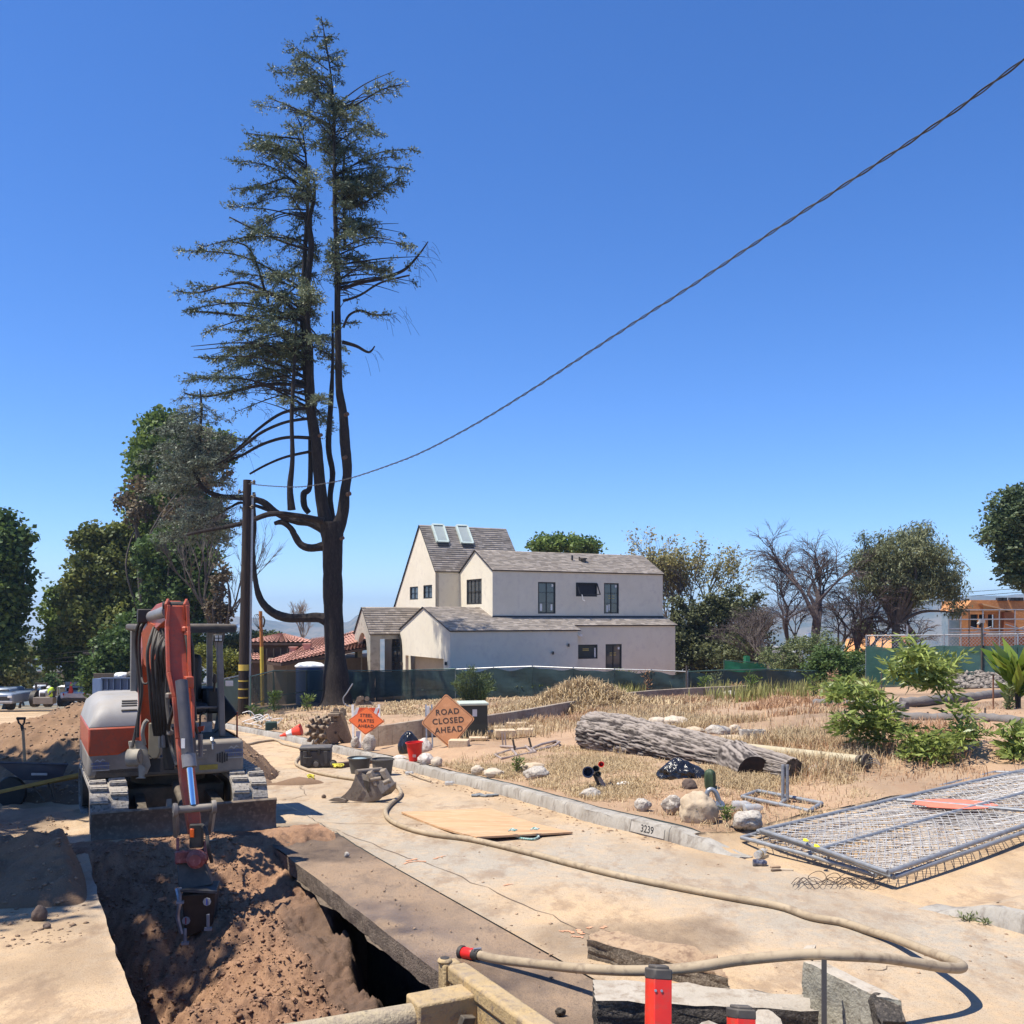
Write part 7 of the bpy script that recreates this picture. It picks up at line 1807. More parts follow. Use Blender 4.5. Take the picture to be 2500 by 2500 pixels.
# ---------------------------------------------------------------- stacked chain link panels on the driveway
def panel(label, c, dz, nx_, ny_, tilt, seed, mid=True, mesh_m=m_steel, diag=False):
 """c: four corners (near-left, near-right, far-right, far-left)"""
 t = T('chain_link_fence', label, 'fence', c[0], 0, 'chain link panels stacked on the driveway'); C_ = [Vector(k) + Vector((0, 0, dz)) for k in c]
 r = .021
 for i in range(4):
  a, b = C_[i], C_[(i + 1) % 4]; mb = MB(); mb.tube([a, a.lerp(b, .5) + Vector((0, 0, .01)), b], r, 10); mb.build('frame_tube', m_gal, t)
 if mid:
  a, b = C_[0].lerp(C_[1], .5), C_[3].lerp(C_[2], .5); mb = MB(); mb.tube([a, a.lerp(b, .5), b], r * .9, 8); mb.build('middle_tube', m_gal, t)
  a, b = C_[0].lerp(C_[3], .48), C_[1].lerp(C_[2], .48); mb = MB(); mb.tube([a, a.lerp(b, .5), b], r * .9, 8); mb.build('middle_tube', m_gal, t)
 V_, F_ = [], []; g = random.Random(seed)
 def P(s, q):
  p = C_[0].lerp(C_[1], s).lerp(C_[3].lerp(C_[2], s), q)
  return p + Vector((0, 0, -.035 * math.sin(math.pi * s * 2)**2 * (.6 + .4 * math.sin(q * 9 + seed)) + .010 * math.sin(q * 40 + s * 30 + seed)))
 Wd, Ld = (C_[1] - C_[0]).length, (C_[3] - C_[0]).length; st = .10
 mb = MB()
 for sg in (-1, 1):
  for k in range(int(-Wd / st), int((Ld + Wd) / st) + 1):
   q0 = k * st; pts = []
   for i in range(13):
    s = i / 12; q = (q0 + sg * s * Wd) / Ld
    if -.001 <= q <= 1.001: pts.append(P(s, min(max(q, 0), 1)) + Vector((0, 0, .003 * sg * (-1)**i + g.uniform(-.002, .002))))
   if len(pts) > 1: mb.tube(pts, .0038, 3, cap=False)
 o = mb.build('chain_link', m_mesh, t); o['kind'] = 'stuff'
 return t
m_gal = mat('dull_galvanised_tube', (.34, .36, .38), (.24, .26, .28), 14, .5, .55, dust=.25)
m_mesh = mat('galvanised_wire', (.62, .60, .57), (.5, .48, .45), 14, .6, .1)
def QH(px, py, h): return G(px, py, h)
c1 = [QH(1810, 2045, .035), QH(2135, 2136, .035), QH(2860, 1902, -.10), QH(2430, 1885, -.02)]
c2 = [QH(1850, 2029, .085), QH(2182, 2142, .085), QH(2860, 1912, -.05), QH(2500, 1880, .04)]
c3 = [QH(1858, 2027, .135), QH(2168, 2130, .135), QH(2900, 1880, .0), QH(2480, 1885, .10)]
panel('bottom chain link panel of the stack, its corner sticking out to the left', c1, 0, 0, 0, 0, 1, mid=True)
panel('middle chain link panel of the stack on the driveway', c2, 0, 0, 0, 0, 2, mid=False)
panel('top chain link panel of the stack with an orange tag lying on it', c3, 0, 0, 0, 0, 3)
t = T('orange_tag', 'flat salmon orange oval cloth caught under the top chain link panel', 'cloth', QH(2330, 1963, .16))
mb = MB(); c = QH(2330, 1963, .17); N = 18
mb.prism([c + Vector((.42 * math.cos(2 * math.pi * k / N) * (1 + .1 * math.sin(3 * k)), .28 * math.sin(2 * math.pi * k / N), 0)) for k in range(N)], (0, 0, .004)); mb.build('cloth', mat('salmon_cloth', (.75, .20, .12), (.65, .16, .1), 5), t)
for k, (px, py) in enumerate(((1968, 2055), (1995, 2069))):
 t = T('yellow_strap', ('upper' if k == 0 else 'lower') + ' bit of yellow plastic strap caught in the chain link panels', 'strap', QH(px, py, .2)); mb = MB()
 c = QH(px, py, .215); mb.prism([c, c + Vector((.03, .01, 0)), c + Vector((.02, .05, .01)), c + Vector((.04, .1, 0)), c + Vector((.0, .08, .01)), c + Vector((-.02, .03, 0))], (0, 0, .004)); mb.build('strap', mat('yellow_tape2', (.75, .7, .02), (.6, .55, .02)), t)
wr = T('tie_wire', 'tangle of rusty tie wire in front of the chain link panels', 'wire', G(2000, 2150)); mb = MB(); g = random.Random(4)
for k in range(16):
 a = g.uniform(1905, 2080); w_ = g.uniform(40, 130); ph = g.uniform(0, 6)
 pts = [G(a + w_ * i / 6, 2152 + 9 * math.sin(ph + i * 1.1) - .02 * w_ * i / 6, .01 + .03 * abs(math.sin(ph + i))) for i in range(7)]; mb.tube(catmull(pts, 3), .0028, 4, cap=False)
for (px, py, rr_) in ((1995, 2140, .075), (2035, 2142, .06), (2090, 2150, .16)):
 c = G(px, py, .05); mb.tube([c + Vector((rr_ * math.cos(t), .3 * rr_ * math.sin(t * 2), rr_ * .6 * math.sin(t))) for t in np.linspace(0, 6.28, 22)], .0032, 4, cap=False)
o = mb.build('wire_tangle', mat('rusty_wire', (.10, .07, .055), (.06, .04, .03), 20, .7), wr); o['kind'] = 'stuff'
# ---------------------------------------------------------------- small litter
bt = T('plastic_bottle', 'clear crumpled plastic bottle in front of the chain link panels', 'bottle', G(1860, 2088)); a = G(1848, 2088, .04); b = G(1876, 2072, .04)
m_clear = mat('cloudy_plastic', (.6, .62, .62), (.5, .52, .52), 9, .2, alpha=.55); d_ = (b - a); L_ = d_.length
mb = MB(); mb.lathe([(.0, 0), (.036, .005), (.038, .05), (.032, .07), (.037, .1), (.037, .15), (.02, .19), (.013, .21), (.013, .24), (0, .24)], a, d_, 14); mb.build('bottle_body', m_clear, bt)
mb = MB(); mb.cyl(a + d_.normalized() * .075, a + d_.normalized() * .085, .036, 12); mb.build('label_ring', mat('brown_ring', (.3, .2, .05)), bt)
cn = T('drink_can', 'crushed dark aluminium drink can lying on the driveway by the bottle', 'can', G(1852, 2108)); a = G(1838, 2106, .035); b = G(1873, 2108, .03); d_ = (b - a).normalized()
mb = MB(); mb.lathe([(.026, 0), (.033, .006), (.033, .04), (.027, .06), (.033, .08), (.030, .11), (.02, .125)], a, d_, 14); mb.build('can_body', mat('dark_can', (.06, .06, .09), (.3, .3, .32), 25, .35, .6), cn)
mb = MB(); mb.lathe([(.027, -.001), (.0, .0)], a, d_, 14); mb.build('can_top', m_steel, cn)
for k, (px, py, lb) in enumerate(((1893, 2117, 'tan scrap of wood beside the drink can, farther one'), (1895, 2125, 'brown scrap of wood beside the drink can, nearer one'), (1920, 2124, 'curled pale strip of bark beside the wood scraps'))):
 mb = MB(); c = G(px, py, .012); o = T('wood_scrap', lb, 'wood scrap', G(px, py)); mb.box(c, (.09 if k < 2 else .12, .035, .02), .2 - .4 * (k == 2)); mb.build('scrap', mat('scrap%d' % k, [(.35, .24, .15), (.12, .08, .05), (.5, .4, .28)][k]), o, bev=.004)
for k, (px, py, w_, lb) in enumerate(((1098, 1918, .16, 'white crushed plastic bottle in the gutter'), (1190, 1945, .28, 'flat grey rag lying in the gutter'), (1000, 1893, .14, 'crumpled white litter in the gutter near the tubs'), (1790 + 155, 1918 - 48, .0, ''))):
 if not w_: continue
 g_ = G(px, py); t = T('litter', lb, 'litter', g_); mb = MB(); rr2 = random.Random(k)
 if k == 1:
  for j in range(5): c = g_ + Vector((-.18 + .07 * j, .04 * math.sin(j * 2), .02)); mb.box(c, (.09, .10, .02 + .01 * (j % 2)), j * .5)
 else: mb.lathe([(0, 0), (.03, .01), (.036, .05), (.026, .08), (.035, .12), (.015, .15), (0, .16)], g_ + Vector((-.08, 0, .035)), (1, .3, 0), 9)
 mb.build('litter_body', m_clear if k != 1 else mat('grey_rag', (.22, .23, .23), (.15, .16, .16), 9), t, bev=.005 if k == 1 else 0)
bt = T('plastic_bottle', 'two clear plastic bottles tumbled together behind the grey speckled boulder', 'bottle', G(1812, 1974));
for (px, py, dx) in ((1786, 1966, .05), (1815, 1974, .12)): mb = MB(); mb.lathe([(0, 0), (.05, .01), (.052, .08), (.045, .1), (.05, .16), (.02, .22), (0, .23)], G(px, py, .05), (1, dx, .02), 12); mb.build('bottle_body', m_clear, bt)
lt = T('paper_scrap', 'white scrap of paper in the dry grass left of the black plastic', 'paper', G(1527, 1914)); mb = MB(); c = G(1527, 1914, .02); mb.prism([c + Vector(q) for q in ((-.12, -.05, 0), (.1, -.06, .01), (.13, .05, 0), (.0, .08, .02), (-.1, .06, 0))], (0, 0, .006)); mb.build('paper', m_white, lt)
# sheet of plywood with rope handle
q_ = [G(980, 1985, .03), G(1163, 2047, .05), G(1400, 2038, .05), G(1175, 1972, .03)]
q_ = [G(980, 1982, .03), G(1163, 2043, .07), G(1398, 2031, .03), G(1200, 1973, .03)]
ply = T('plywood_sheet', 'weathered orange-tan plywood sheet lying on the road with a rope handle', 'plywood sheet', G(1190, 2005))
m_ply = mat('weathered_ply', (.55, .34, .18), (.45, .26, .13), 1.6, .8, c3=(.60, .42, .26), stretch=(.5, 3, 1), bump=.2, bs=40)
mb = MB(); V_, F_ = [], []; N = 10
for i in range(N + 1):
 for j in range(N + 1):
  p = q_[0].lerp(q_[1], i / N).lerp(q_[3].lerp(q_[2], i / N), j / N); p.z -= .025 * math.sin(math.pi * i / N); V_.append(tuple(p))
k0 = len(V_); V_ += [(x, y, z - .02) for x, y, z in V_]
for i in range(N):
 for j in range(N): u0 = i * (N + 1) + j; F_ += [(u0, u0 + N + 1, u0 + N + 2, u0 + 1), (k0 + u0 + 1, k0 + u0 + N + 2, k0 + u0 + N + 1, k0 + u0)]
for i in range(N):
 for (a, b) in ((i * (N + 1), (i + 1) * (N + 1)), ((i + 1) * (N + 1) + N, i * (N + 1) + N), (i + 1, i), (N * (N + 1) + i, N * (N + 1) + i + 1)): F_.append((b, a, k0 + a, k0 + b))
mb.add(V_, F_); mb.build('board', m_ply, ply, smooth=30)
m_rope = mat('green_white_rope', (.5, .55, .5), (.08, .25, .22), 60, .8, lo=.45, hi=.55)
for px, py in ((1251, 2029), (1305, 2026)): mb = MB(); c = G(px, py, .085); mb.tube(catmull([c + Vector((-.04, 0, 0)), c + Vector((0, .02, .02)), c + Vector((.03, -.02, .01)), c + Vector((-.01, -.02, .015)), c + Vector((.05, .02, .01))], 4), .009, 6); mb.build('rope_knot', m_rope, ply)
mb = MB(); mb.tube(catmull([G(1255, 2040, .03), G(1270, 2046, .015), G(1300, 2049, .015), G(1315, 2043, .02), G(1310, 2038, .03)], 5), .012, 8); mb.build('rope_loop', m_rope, ply)
# ---------------------------------------------------------------- loose digging bucket on the road
lbk = T('digging_bucket', 'grey toothed excavator bucket lying on its side on the road beside the hose', 'bucket', G(895, 1958))
m_gb = mat('worn_grey_bucket', (.24, .20, .165), (.18, .15, .12), 5, .6, .25, c3=(.12, .09, .07), dust=.5, bump=.2, bs=40)
YD = G(880, 1960).y
def q(px, py, d=0): return at(px, py, YD + d)
side = [(868, 1885), (884, 1893), (905, 1908), (916, 1930), (925, 1945), (914, 1955), (895, 1959), (868, 1957), (845, 1953), (830, 1947), (842, 1938), (856, 1922), (864, 1903)]
mb = MB(); mb.prism([q(*p) for p in side], (.06, .02, 0)); mb.build('side_plate', m_gb, lbk, bev=.004)
mb = MB(); mb.prism([q(868, 1885), q(932, 1877, .35), q(950, 1893, .45), q(966, 1912, .5), q(925, 1945, 0), q(916, 1930), q(905, 1908), q(884, 1893)], (0, .05, -.03)); mb.build('back_shell', m_gb, lbk, bev=.006)
mb = MB(); mb.prism([q(925, 1945), q(966, 1912, .5), q(967, 1924, .5), q(955, 1938, .45), q(905, 1959, .1), q(895, 1959)], (0, .05, .02)); mb.build('bottom_shell', m_gb, lbk, bev=.006)
mb = MB(); mb.tube([q(870, 1885, -.01), q(931, 1879, .33)], .035, 12); mb.build('lip_tube', m_gb, lbk)
for (a, b, c, d) in (((893, 1890), (914, 1919), (922, 1919), (905, 1886)), ((925, 1884), (944, 1914), (955, 1912), (938, 1882))): mb = MB(); mb.prism([q(*a, -.02), q(*b, -.04), q(*c, -.04), q(*d, -.02)], (.02, .06, .03)); mb.build('lug', m_gb, lbk, bev=.004)
mb = MB(); mb.cyl(q(936, 1912, -.06), q(952, 1905, -.04), .03, 10); mb.cyl(q(905, 1904, -.02), q(930, 1900, .0), .028, 10); mb.build('pin', m_gb, lbk)['kind'] = 'stuff'
mb = MB(); mb.prism([q(902, 1896, .02), q(936, 1892, .1), q(942, 1903, .1), q(912, 1908, .02)], (0, 0, .003)); mb.build('pocket', m_black, lbk)
mb = MB(); mb.prism([q(844, 1952, -.02), q(826, 1947, -.02), q(814, 1948, -.02), q(800, 1954, -.02), q(815, 1957, -.02), q(845, 1959, -.02)], (.02, .09, 0)); mb.build('tooth', m_gb, lbk, bev=.004)
mb = MB()
for k in range(9): p = q(861 + 2.7 * k, 1953 - 4.0 * k, -.012); mb.box(p, (.022, .006, .028), Matrix.Rotation(R(-55), 3, 'Y'))
mb.build('cast_marks', m_gb, lbk)['kind'] = 'stuff'
mb = MB(); mb.prism([q(886, 1903, -.01), q(902, 1908, -.01), q(902, 1924, -.01), q(906, 1932, -.01), q(898, 1936, -.01), q(892, 1922, -.01)], (0, .03, 0)); mb.build('raised_badge', m_dark, lbk, bev=.004)
# ---------------------------------------------------------------- wheeled cooler and tubs
YK = G(772, 1876).y; sK = YK / F
ck = T('wheeled_cooler', 'dark grey wheeled cooler box standing on the road beside the hose', 'cooler', G(770, 1875), .12)
m_cool = mat('dark_grey_plastic', (.045, .05, .058), (.035, .038, .045), 4, .5, dust=.3)
W_ = 76 * sK; H_ = 52 * sK
mb = MB(); mb.box((0, .2, H_ * .42), (W_ * .96, .40, H_ * .76), taper=1.04); mb.build('body', m_cool, ck, bev=.02, world=0)
mb = MB(); mb.box((0, .2, H_ * .90), (W_ * 1.02, .44, H_ * .17)); mb.build('lid', m_cool, ck, bev=.02, world=0)
for x in (-.33, .33): mb = MB(); mb.box((x * W_, -.012, H_ * .5), (.07, .02, H_ * .6)); mb.build('rib', m_cool, ck, bev=.006, world=0)
for x in (-.2, .12): mb = MB(); mb.box((x * W_, -.025, H_ * .78), (.05, .03, .11)); mb.build('latch', m_black, ck, bev=.005, world=0)
mb = MB(); mb.tube([(-W_ * .36, -.01, H_ * .6), (-W_ * .36, -.05, H_ * .5), (-W_ * .12, -.05, H_ * .5), (-W_ * .12, -.01, H_ * .6)], .011, 6); mb.build('handle', m_black, ck, world=0)
for x in (.02, .56):
 w = T('wheel', None, None, (x * W_, -.02, .075)); w.parent = ck
 mb = MB(); mb.lathe([(.05, -.02), (.075, -.018), (.078, 0), (.075, .018), (.05, .02)], (0, 0, 0), (0, 1, 0), 20); mb.build('tyre', m_black, w, world=0)
 mb = MB(); mb.lathe([(.045, -.024), (.05, -.02), (.02, -.018), (.02, -.026), (0, -.026)], (0, 0, 0), (0, 1, 0), 14); mb.build('hub', m_cpost, w, world=0)
def tub(label, px, py, rt, rb_, h, m, rim=True, tilt=(0, 0, 1), name='tub', cat='tub', fill=None):
 g_ = G(px, py); t = T(name, label, cat, g_); mb = MB()
 mb.lathe([(0, .004), (rb_, 0), (rt, h), (rt + .015, h), (rt + .015, h - .02), (rt - .004, h - .02), (rb_ - .006, .012), (0, .012)], (0, 0, 0), tilt, 26); mb.build('body', m, t, world=0)
 if fill: mb = MB(); mb.lathe([(rt * .92, h * .86), (rt * .5, h * .95), (0, h * .98)], (0, 0, 0), tilt, 16); mb.build('fill_surface', fill, t, world=0)
 return t
m_tub = mat('dark_grey_tub', (.06, .065, .065), (.045, .05, .05), 4, .6, dust=.4)
tub('dark plastic tub holding a pale blue cloth, behind the grey bucket', 878, 1888, .20, .15, .28, m_tub, fill=mat('blue_cloth', (.35, .45, .48), (.15, .2, .22), 9, .7))
tub('empty dark plastic tub right of the grey bucket, by the gutter', 934, 1892, .19, .15, .28, m_tub, fill=m_black)  # black surface inside stands for the shade in the empty tub
for k, (px, py, lb) in enumerate(((823, 1873, 'crumpled yellow plastic strap on the road beside the cooler'), (760, 1899, 'small pale yellow rag on the road in front of the cooler'))):
 t = T('yellow_rag', lb, 'rag', G(px, py)); mb = MB(); g = random.Random(k); c = G(px, py, .02)
 for j in range(7 - 3 * k): mb.tube(catmull([c + Vector((g.uniform(-.12, .12) * (1 - .4 * k), g.uniform(-.08, .08), g.uniform(0, .05))) for _ in range(4)], 4), .014, 5)
 mb.build('strap', mat('yellow_rag', (.65, .6, .05), (.5, .42, .06), 9), t)
t = T('timber_beam', 'dark brown timber lying in the gutter behind the cooler', 'timber', G(862, 1862)); mb = MB(); mb.bar(G(830, 1868, .05), G(902, 1858, .05), .12, .09); mb.build('beam', mat('brown_timber', (.13, .085, .06), (.08, .05, .04), 6, .9), t, bev=.006)
t = T('steel_rod', 'bent tan rod lying along the gutter', 'rod', G(1015, 1895)); mb = MB(); mb.tube([G(985, 1882, .03), G(1025, 1899, .025), G(1052, 1908, .02)], .014, 6); mb.build('rod', m_hose, t)
# ---------------------------------------------------------------- road signs
m_sign = mat('dull_orange_sign', (.60, .27, .115), (.52, .23, .10), 1.5, .55, c3=(.66, .32, .15)); m_sign2 = mat('bright_orange_sign', (.95, .20, .05), (.85, .17, .05), 3, .5)  # large sign in a duller orange than the small one
m_sblk = mat('sign_black', (.05, .04, .035)); m_salu = mat('sign_edge', (.10, .085, .07), (.2, .17, .14), 9, .5, .4)
def diamond(label, cx, cy, hw, hh, gy, lines, m, tilt=-.16, rz=0, thick=.02, tsize=.2, roll=0., back=.0):
 Y = G(cx, gy).y; s = Y / F; t = T('road_sign', label, 'road sign', at(cx, gy, Y)); c = at(cx, cy, Y + back); r = (hw + hh) / 2 * s
 M = Matrix.Translation(c) @ Matrix.Rotation(rz, 4, 'Z') @ Matrix.Rotation(tilt, 4, 'X') @ Matrix.Rotation(roll, 4, 'Y')
 def rounded(R_, y, th, name, mm, ext):
  pts = []
  for k in range(4):
   a0 = k * math.pi / 2
   for j in range(5): b = a0 + (j - 2) * .17; rr3 = R_ * (1 - .055 * (1 - abs(j - 2) / 2) * 1.2) ; cx_ = R_ * .9 * math.cos(a0) + R_ * .1 * math.cos(a0 + (j - 2) * .39); cz_ = R_ * .9 * math.sin(a0) + R_ * .1 * math.sin(a0 + (j - 2) * .39); pts.append((cx_ * hw / (hw + hh) * 2, y, cz_ * hh / (hw + hh) * 2))
  mb = MB(); mb.m = mworld(t).inverted() @ M; mb.prism(pts, mworld(t).to_3x3() @ Vector((0, ext, 0))); return mb.build(name, mm, t, smooth=0, world=0)
 rounded(r, 0, 0, 'plate', m, thick); rounded(r * .95, -.003, 0, 'border', m_sblk, .002); rounded(r * .93, -.006, 0, 'face', m, .002)
 for k, ln in enumerate(lines):
  z = r * (.34 - .34 * k) + (.0 if len(lines) == 3 else 0)
  text(ln, tsize * r, m_sblk, t, mworld(t).inverted() @ M @ Matrix.Translation((0, -.009, z)) @ Matrix.Rotation(R(90), 4, 'X'), .001, stretch=1.12)
 return t, M, r
t, M, r = diamond('large dull orange diamond sign reading ROAD CLOSED AHEAD, leaning against the utility box', 1094, 1760, 64, 65, 1826, ['ROAD', 'CLOSED', 'AHEAD'], m_sign, -.20, .12, tsize=.30, roll=-.07)
t, M, r = diamond('small bright orange diamond sign reading STEEL PLATES AHEAD on the barricade', 894, 1760, 43, 33, 1830, ['STEEL', 'PLATES', 'AHEAD'], m_sign2, -.1, -.05, tsize=.29, roll=.03)
bar = T('barricade', 'folding barricade with orange and white striped boards behind the small diamond sign', 'barricade', G(895, 1810)); YBr = G(894, 1824).y + .2
for px in (861, 925): mb = MB(); mb.bar(at(px, 1720, YBr), at(px + 2, 1826, YBr - .1), .05, .04, (0, 1, 0)); mb.build('leg', m_white, bar, smooth=0)
brd = T('striped_board', None, None); brd.parent = bar
m_sorg = mat('reflective_orange', (.85, .13, .04), (.7, .1, .04), 9, .5)
for k in range(8):
 x0 = 861 + 8 * k; mb = MB(); mb.prism([at(x0, 1750, YBr - .04), at(x0 + 8, 1750, YBr - .04), at(min(x0 + 16, 925), 1728, YBr - .04), at(min(x0 + 8, 925), 1728, YBr - .04)], (0, .02, 0)); mb.build('stripe', m_sorg if k % 3 else m_white, brd, smooth=0)
mb = MB(); mb.prism([at(869, 1785, YBr), at(882, 1785, YBr), at(882, 1825, YBr - .08), at(869, 1825, YBr - .08)], (0, .02, 0)); mb.build('foot', m_white, bar, smooth=0)
# ---------------------------------------------------------------- compaction wheel and second attachment
YW = G(815, 1822).y; m_cw = mat('brown_dusty_steel', (.19, .135, .09), (.12, .085, .06), 7, .8, .15, c3=(.26, .19, .13), dust=.6)
cw_ = T('compaction_wheel', 'brown padded compaction wheel attachment standing at the kerb', 'compaction wheel', G(815, 1822)); sW = YW / F
def padwheel(c, R_, w, ax, name):
 mb = MB(); mb.cyl(c - ax * w / 2, c + ax * w / 2, R_ * .72, 24)
 u = Vector((0, 0, 1)); v_ = ax.cross(u).normalized()
 for k in range(11):
  a = 2 * math.pi * k / 11; d = u * math.cos(a) + v_ * math.sin(a); e = ax.cross(d)
  p = c + d * R_ * .9; mb.box(p, (w, R_ * .30, R_ * .22), Matrix((ax, d, e)).transposed()); mb.cyl(c + d * R_ - ax * w / 2, c + d * R_ + ax * w / 2, R_ * .14, 10)
 mb.build(name, m_cw, cw_, bev=.006)
ax_ = Vector((.75, -.66, 0)).normalized(); c0 = at(803, 1787, YW)
padwheel(c0 + ax_ * .18, 37 * sW, .10, ax_, 'wheel'); padwheel(c0 - ax_ * .12, 35 * sW, .09, ax_, 'wheel'); padwheel(c0 - ax_ * .42, 33 * sW, .09, ax_, 'wheel')
mb = MB(); mb.cyl(c0 + ax_ * .25, c0 + ax_ * .24, .03, 8); mb.build('axle', m_black, cw_)
for d in (-.1, .22): mb = MB(); mb.prism([at(806, 1738, YW + d), at(838, 1738, YW + d), at(862, 1815, YW + d), at(848, 1822, YW + d), at(822, 1790, YW + d), at(808, 1760, YW + d)], (.0, .05, 0)); mb.build('frame_plate', m_cw, cw_, bev=.008)
mb = MB(); mb.box(at(818, 1744, YW), (.26, .40, .07)); mb.build('top_plate', m_cw, cw_, bev=.01)
for px in (820, 837):
 mb = MB(); mb.prism([at(px - 8, 1742, YW - .05), at(px - 7, 1732, YW - .05), at(px, 1727, YW - .05), at(px + 7, 1732, YW - .05), at(px + 9, 1748, YW - .05)], (.0, .04, 0)); mb.build('ear', m_cw, cw_, bev=.006)
YX = G(890, 1722).y - .5; at2 = T('quick_coupler', 'brown excavator coupler attachment lying behind the striped barricade', 'attachment', G(890, 1728))
mb = MB(); mb.prism([at(866, 1735, YX), at(868, 1712, YX), at(876, 1700, YX), at(884, 1702, YX), (at(890, 1716, YX)), at(900, 1712, YX), at(912, 1720, YX), at(918, 1735, YX)], (0, .3, 0)); mb.build('body', m_cw, at2, bev=.02)
for px, py, rr3 in ((877, 1707, 7), (896, 1706, 6), (884, 1704, 5)): mb = MB(); mb.cyl(at(px, py, YX - .06), at(px, py, YX + .2), rr3 * YX / F, 14); mb.build('eye', m_cw, at2)
mb = MB(); mb.tube(catmull([at(861, 1669, YX), at(848, 1690, YX), at(838, 1705, YX), at(842, 1720, YX), at(858, 1726, YX)], 6), .025, 8); t = T('bent_tube', 'bent pale tube standing by the foot of the cedar', 'tube', at(850, 1727, YX)); mb.build('tube', m_steel, t)
# ---------------------------------------------------------------- bags, red bucket, box, timbers
rk = G(1022, 1858); YR = rk.y; sR = YR / F
rb_ = tub('red plastic bucket with a white hand mark in front of the black rubbish bag', 1014, 1857, 20 * sR, 15 * sR, 46 * sR, m_red, name='red_bucket', cat='bucket', tilt=(-.06, 0, 1))
mb = MB(); c = at(1008, 1844, YR - .02);
for k in range(4): mb.box(Vector((-.03 + .016 * k, -17 * sR - .002, 14 * sR)), (.008, .004, .05))
mb.build('white_mark', mat('smeared_white', (.6, .5, .48)), rb_, world=0)
def bag(label, cx, cy, w, h, m, seed, name='bag', cat='bag', dep=.8, yo=0., amp=.12, ptop=.0):
 import bmesh
 Y = G(cx, cy).y + yo; s = Y / F; bm = bmesh.new(); bmesh.ops.create_icosphere(bm, subdivisions=5, radius=.5); co = np.array([tuple(v.co) for v in bm.verts])
 q1 = fbm(co[:, 0] * 2 + seed, co[:, 1] * 2, co[:, 2] * 2, 2, seed); rid = 1 - np.abs(fbm(co[:, 0] * 3 + seed, co[:, 1] * 3, co[:, 2] * 1.6, 4, seed + 2, .6))
 co = co * (1 + amp * q1 + amp * 1.1 * (rid - .6))[:, None]; f = 1 - ptop * np.clip(co[:, 2] + .1, 0, 1)**1.2; co[:, 0] *= f; co[:, 1] *= f
 co[:, 2] = np.maximum(co[:, 2], -.40); co = (co - co.min(0)) / (co.max(0) - co.min(0)) - np.array([.5, .5, 0])
 co *= np.array([w * s, w * s * dep, h * s])
 for v, c in zip(bm.verts, co): v.co = c
 me = bpy.data.meshes.new(name); bm.to_mesh(me); bm.free(); me.materials.append(m); me.polygons.foreach_set('use_smooth', [True] * len(me.polygons))
 o = bpy.data.objects.new(name, me); COL.objects.link(o); o.location = at(cx, cy, Y) + Vector((0, .0, -.02)); return tag(o, label, cat)
m_poly = mat('black_polythene', (.012, .012, .014), (.02, .02, .024), 3, .22, bump=1, bs=9, spec=.6)
m_wbag = mat('dirty_white_sack', (.62, .56, .50), (.48, .42, .36), 4, .8, c3=(.3, .24, .2), bump=.6, bs=14)
bag('shiny black rubbish bag piled behind the red bucket', 998, 1842, 54, 60, m_poly, 3, yo=.25, ptop=.35)
bag('dirty white sack slumped right of the red bucket', 1036, 1840, 40, 42, m_wbag, 5, yo=.2, ptop=.5)
bag('dirty white sack flat on the ground left of the red bucket', 977, 1858, 42, 18, m_wbag, 6)
bag('whitish sandbag lying in front of the slumped sack, right of the red bucket', 1040, 1863, 42, 28, m_wbag, 8, yo=-.1)
bag('crumpled sheet of black plastic in the grass in front of the log', 1664, 1906, 120, 62, m_poly, 12, name='plastic_sheet', cat='plastic sheet', amp=.3, ptop=.45, dep=.7)
YU = G(1165, 1800).y; sU = YU / F
ub = T('utility_box', 'dark green metal utility box with a pale top standing behind the large sign', 'utility box', G(1155, 1802), .15)
mb = MB(); mb.box((.02, .30, 40 * sU), (66 * sU, .6, 80 * sU)); mb.build('cabinet', mat('dark_green_cabinet', (.025, .035, .028), (.02, .027, .022), 3, .45, dust=.15), ub, bev=.012, world=0)
mb = MB(); mb.box((.02, .30, 82 * sU), (71 * sU, .66, 6 * sU)); mb.build('lid', mat('pale_green_lid', (.50, .55, .45), (.42, .46, .38), 4, .5), ub, bev=.01, world=0)
mb = MB(); mb.box((4 * sU, -.004, 61 * sU), (11 * sU, .006, 17 * sU)); mb.build('notice', m_white, ub, world=0)
m_cap = mat('cut_stone_block', (.62, .48, .32), (.54, .41, .27), 5, .9, c3=(.42, .31, .2), bump=.4, bs=30)
for k, (x0, x1, y0, y1, lb, d) in enumerate(((1094, 1142, 1805, 1828, 'tan stone block lying at the foot of the large sign', .3), (1208, 1232, 1773, 1783, 'small tan block behind the row of blocks', .25), (1210, 1260, 1781, 1800, 'tan block at the left end of the front pair', .35), (1260, 1300, 1779, 1796, 'tan block at the right end of the front pair', .35),
                                       (1188, 1209, 1785, 1798, 'tan block against the utility box', .3), (1240, 1292, 1764, 1777, 'long tan block with a broken face at the back of the blocks', .3), (1290, 1328, 1772, 1780, 'thin tan slab at the right end of the blocks', .3), (1145, 1192, 1800, 1807, 'flat tan plank between the sign and the blocks', .25))):
 g_ = G((x0 + x1) / 2, y1); s = g_.y / F; t = T('stone_block', lb, 'stone block', g_, .12 * (k % 3) - .1); mb = MB(); mb.box((0, d / 2, (y1 - y0) * s * .45), ((x1 - x0) * s, d, (y1 - y0) * s * .85)); mb.build('block', m_cap, t, bev=.01, world=0)
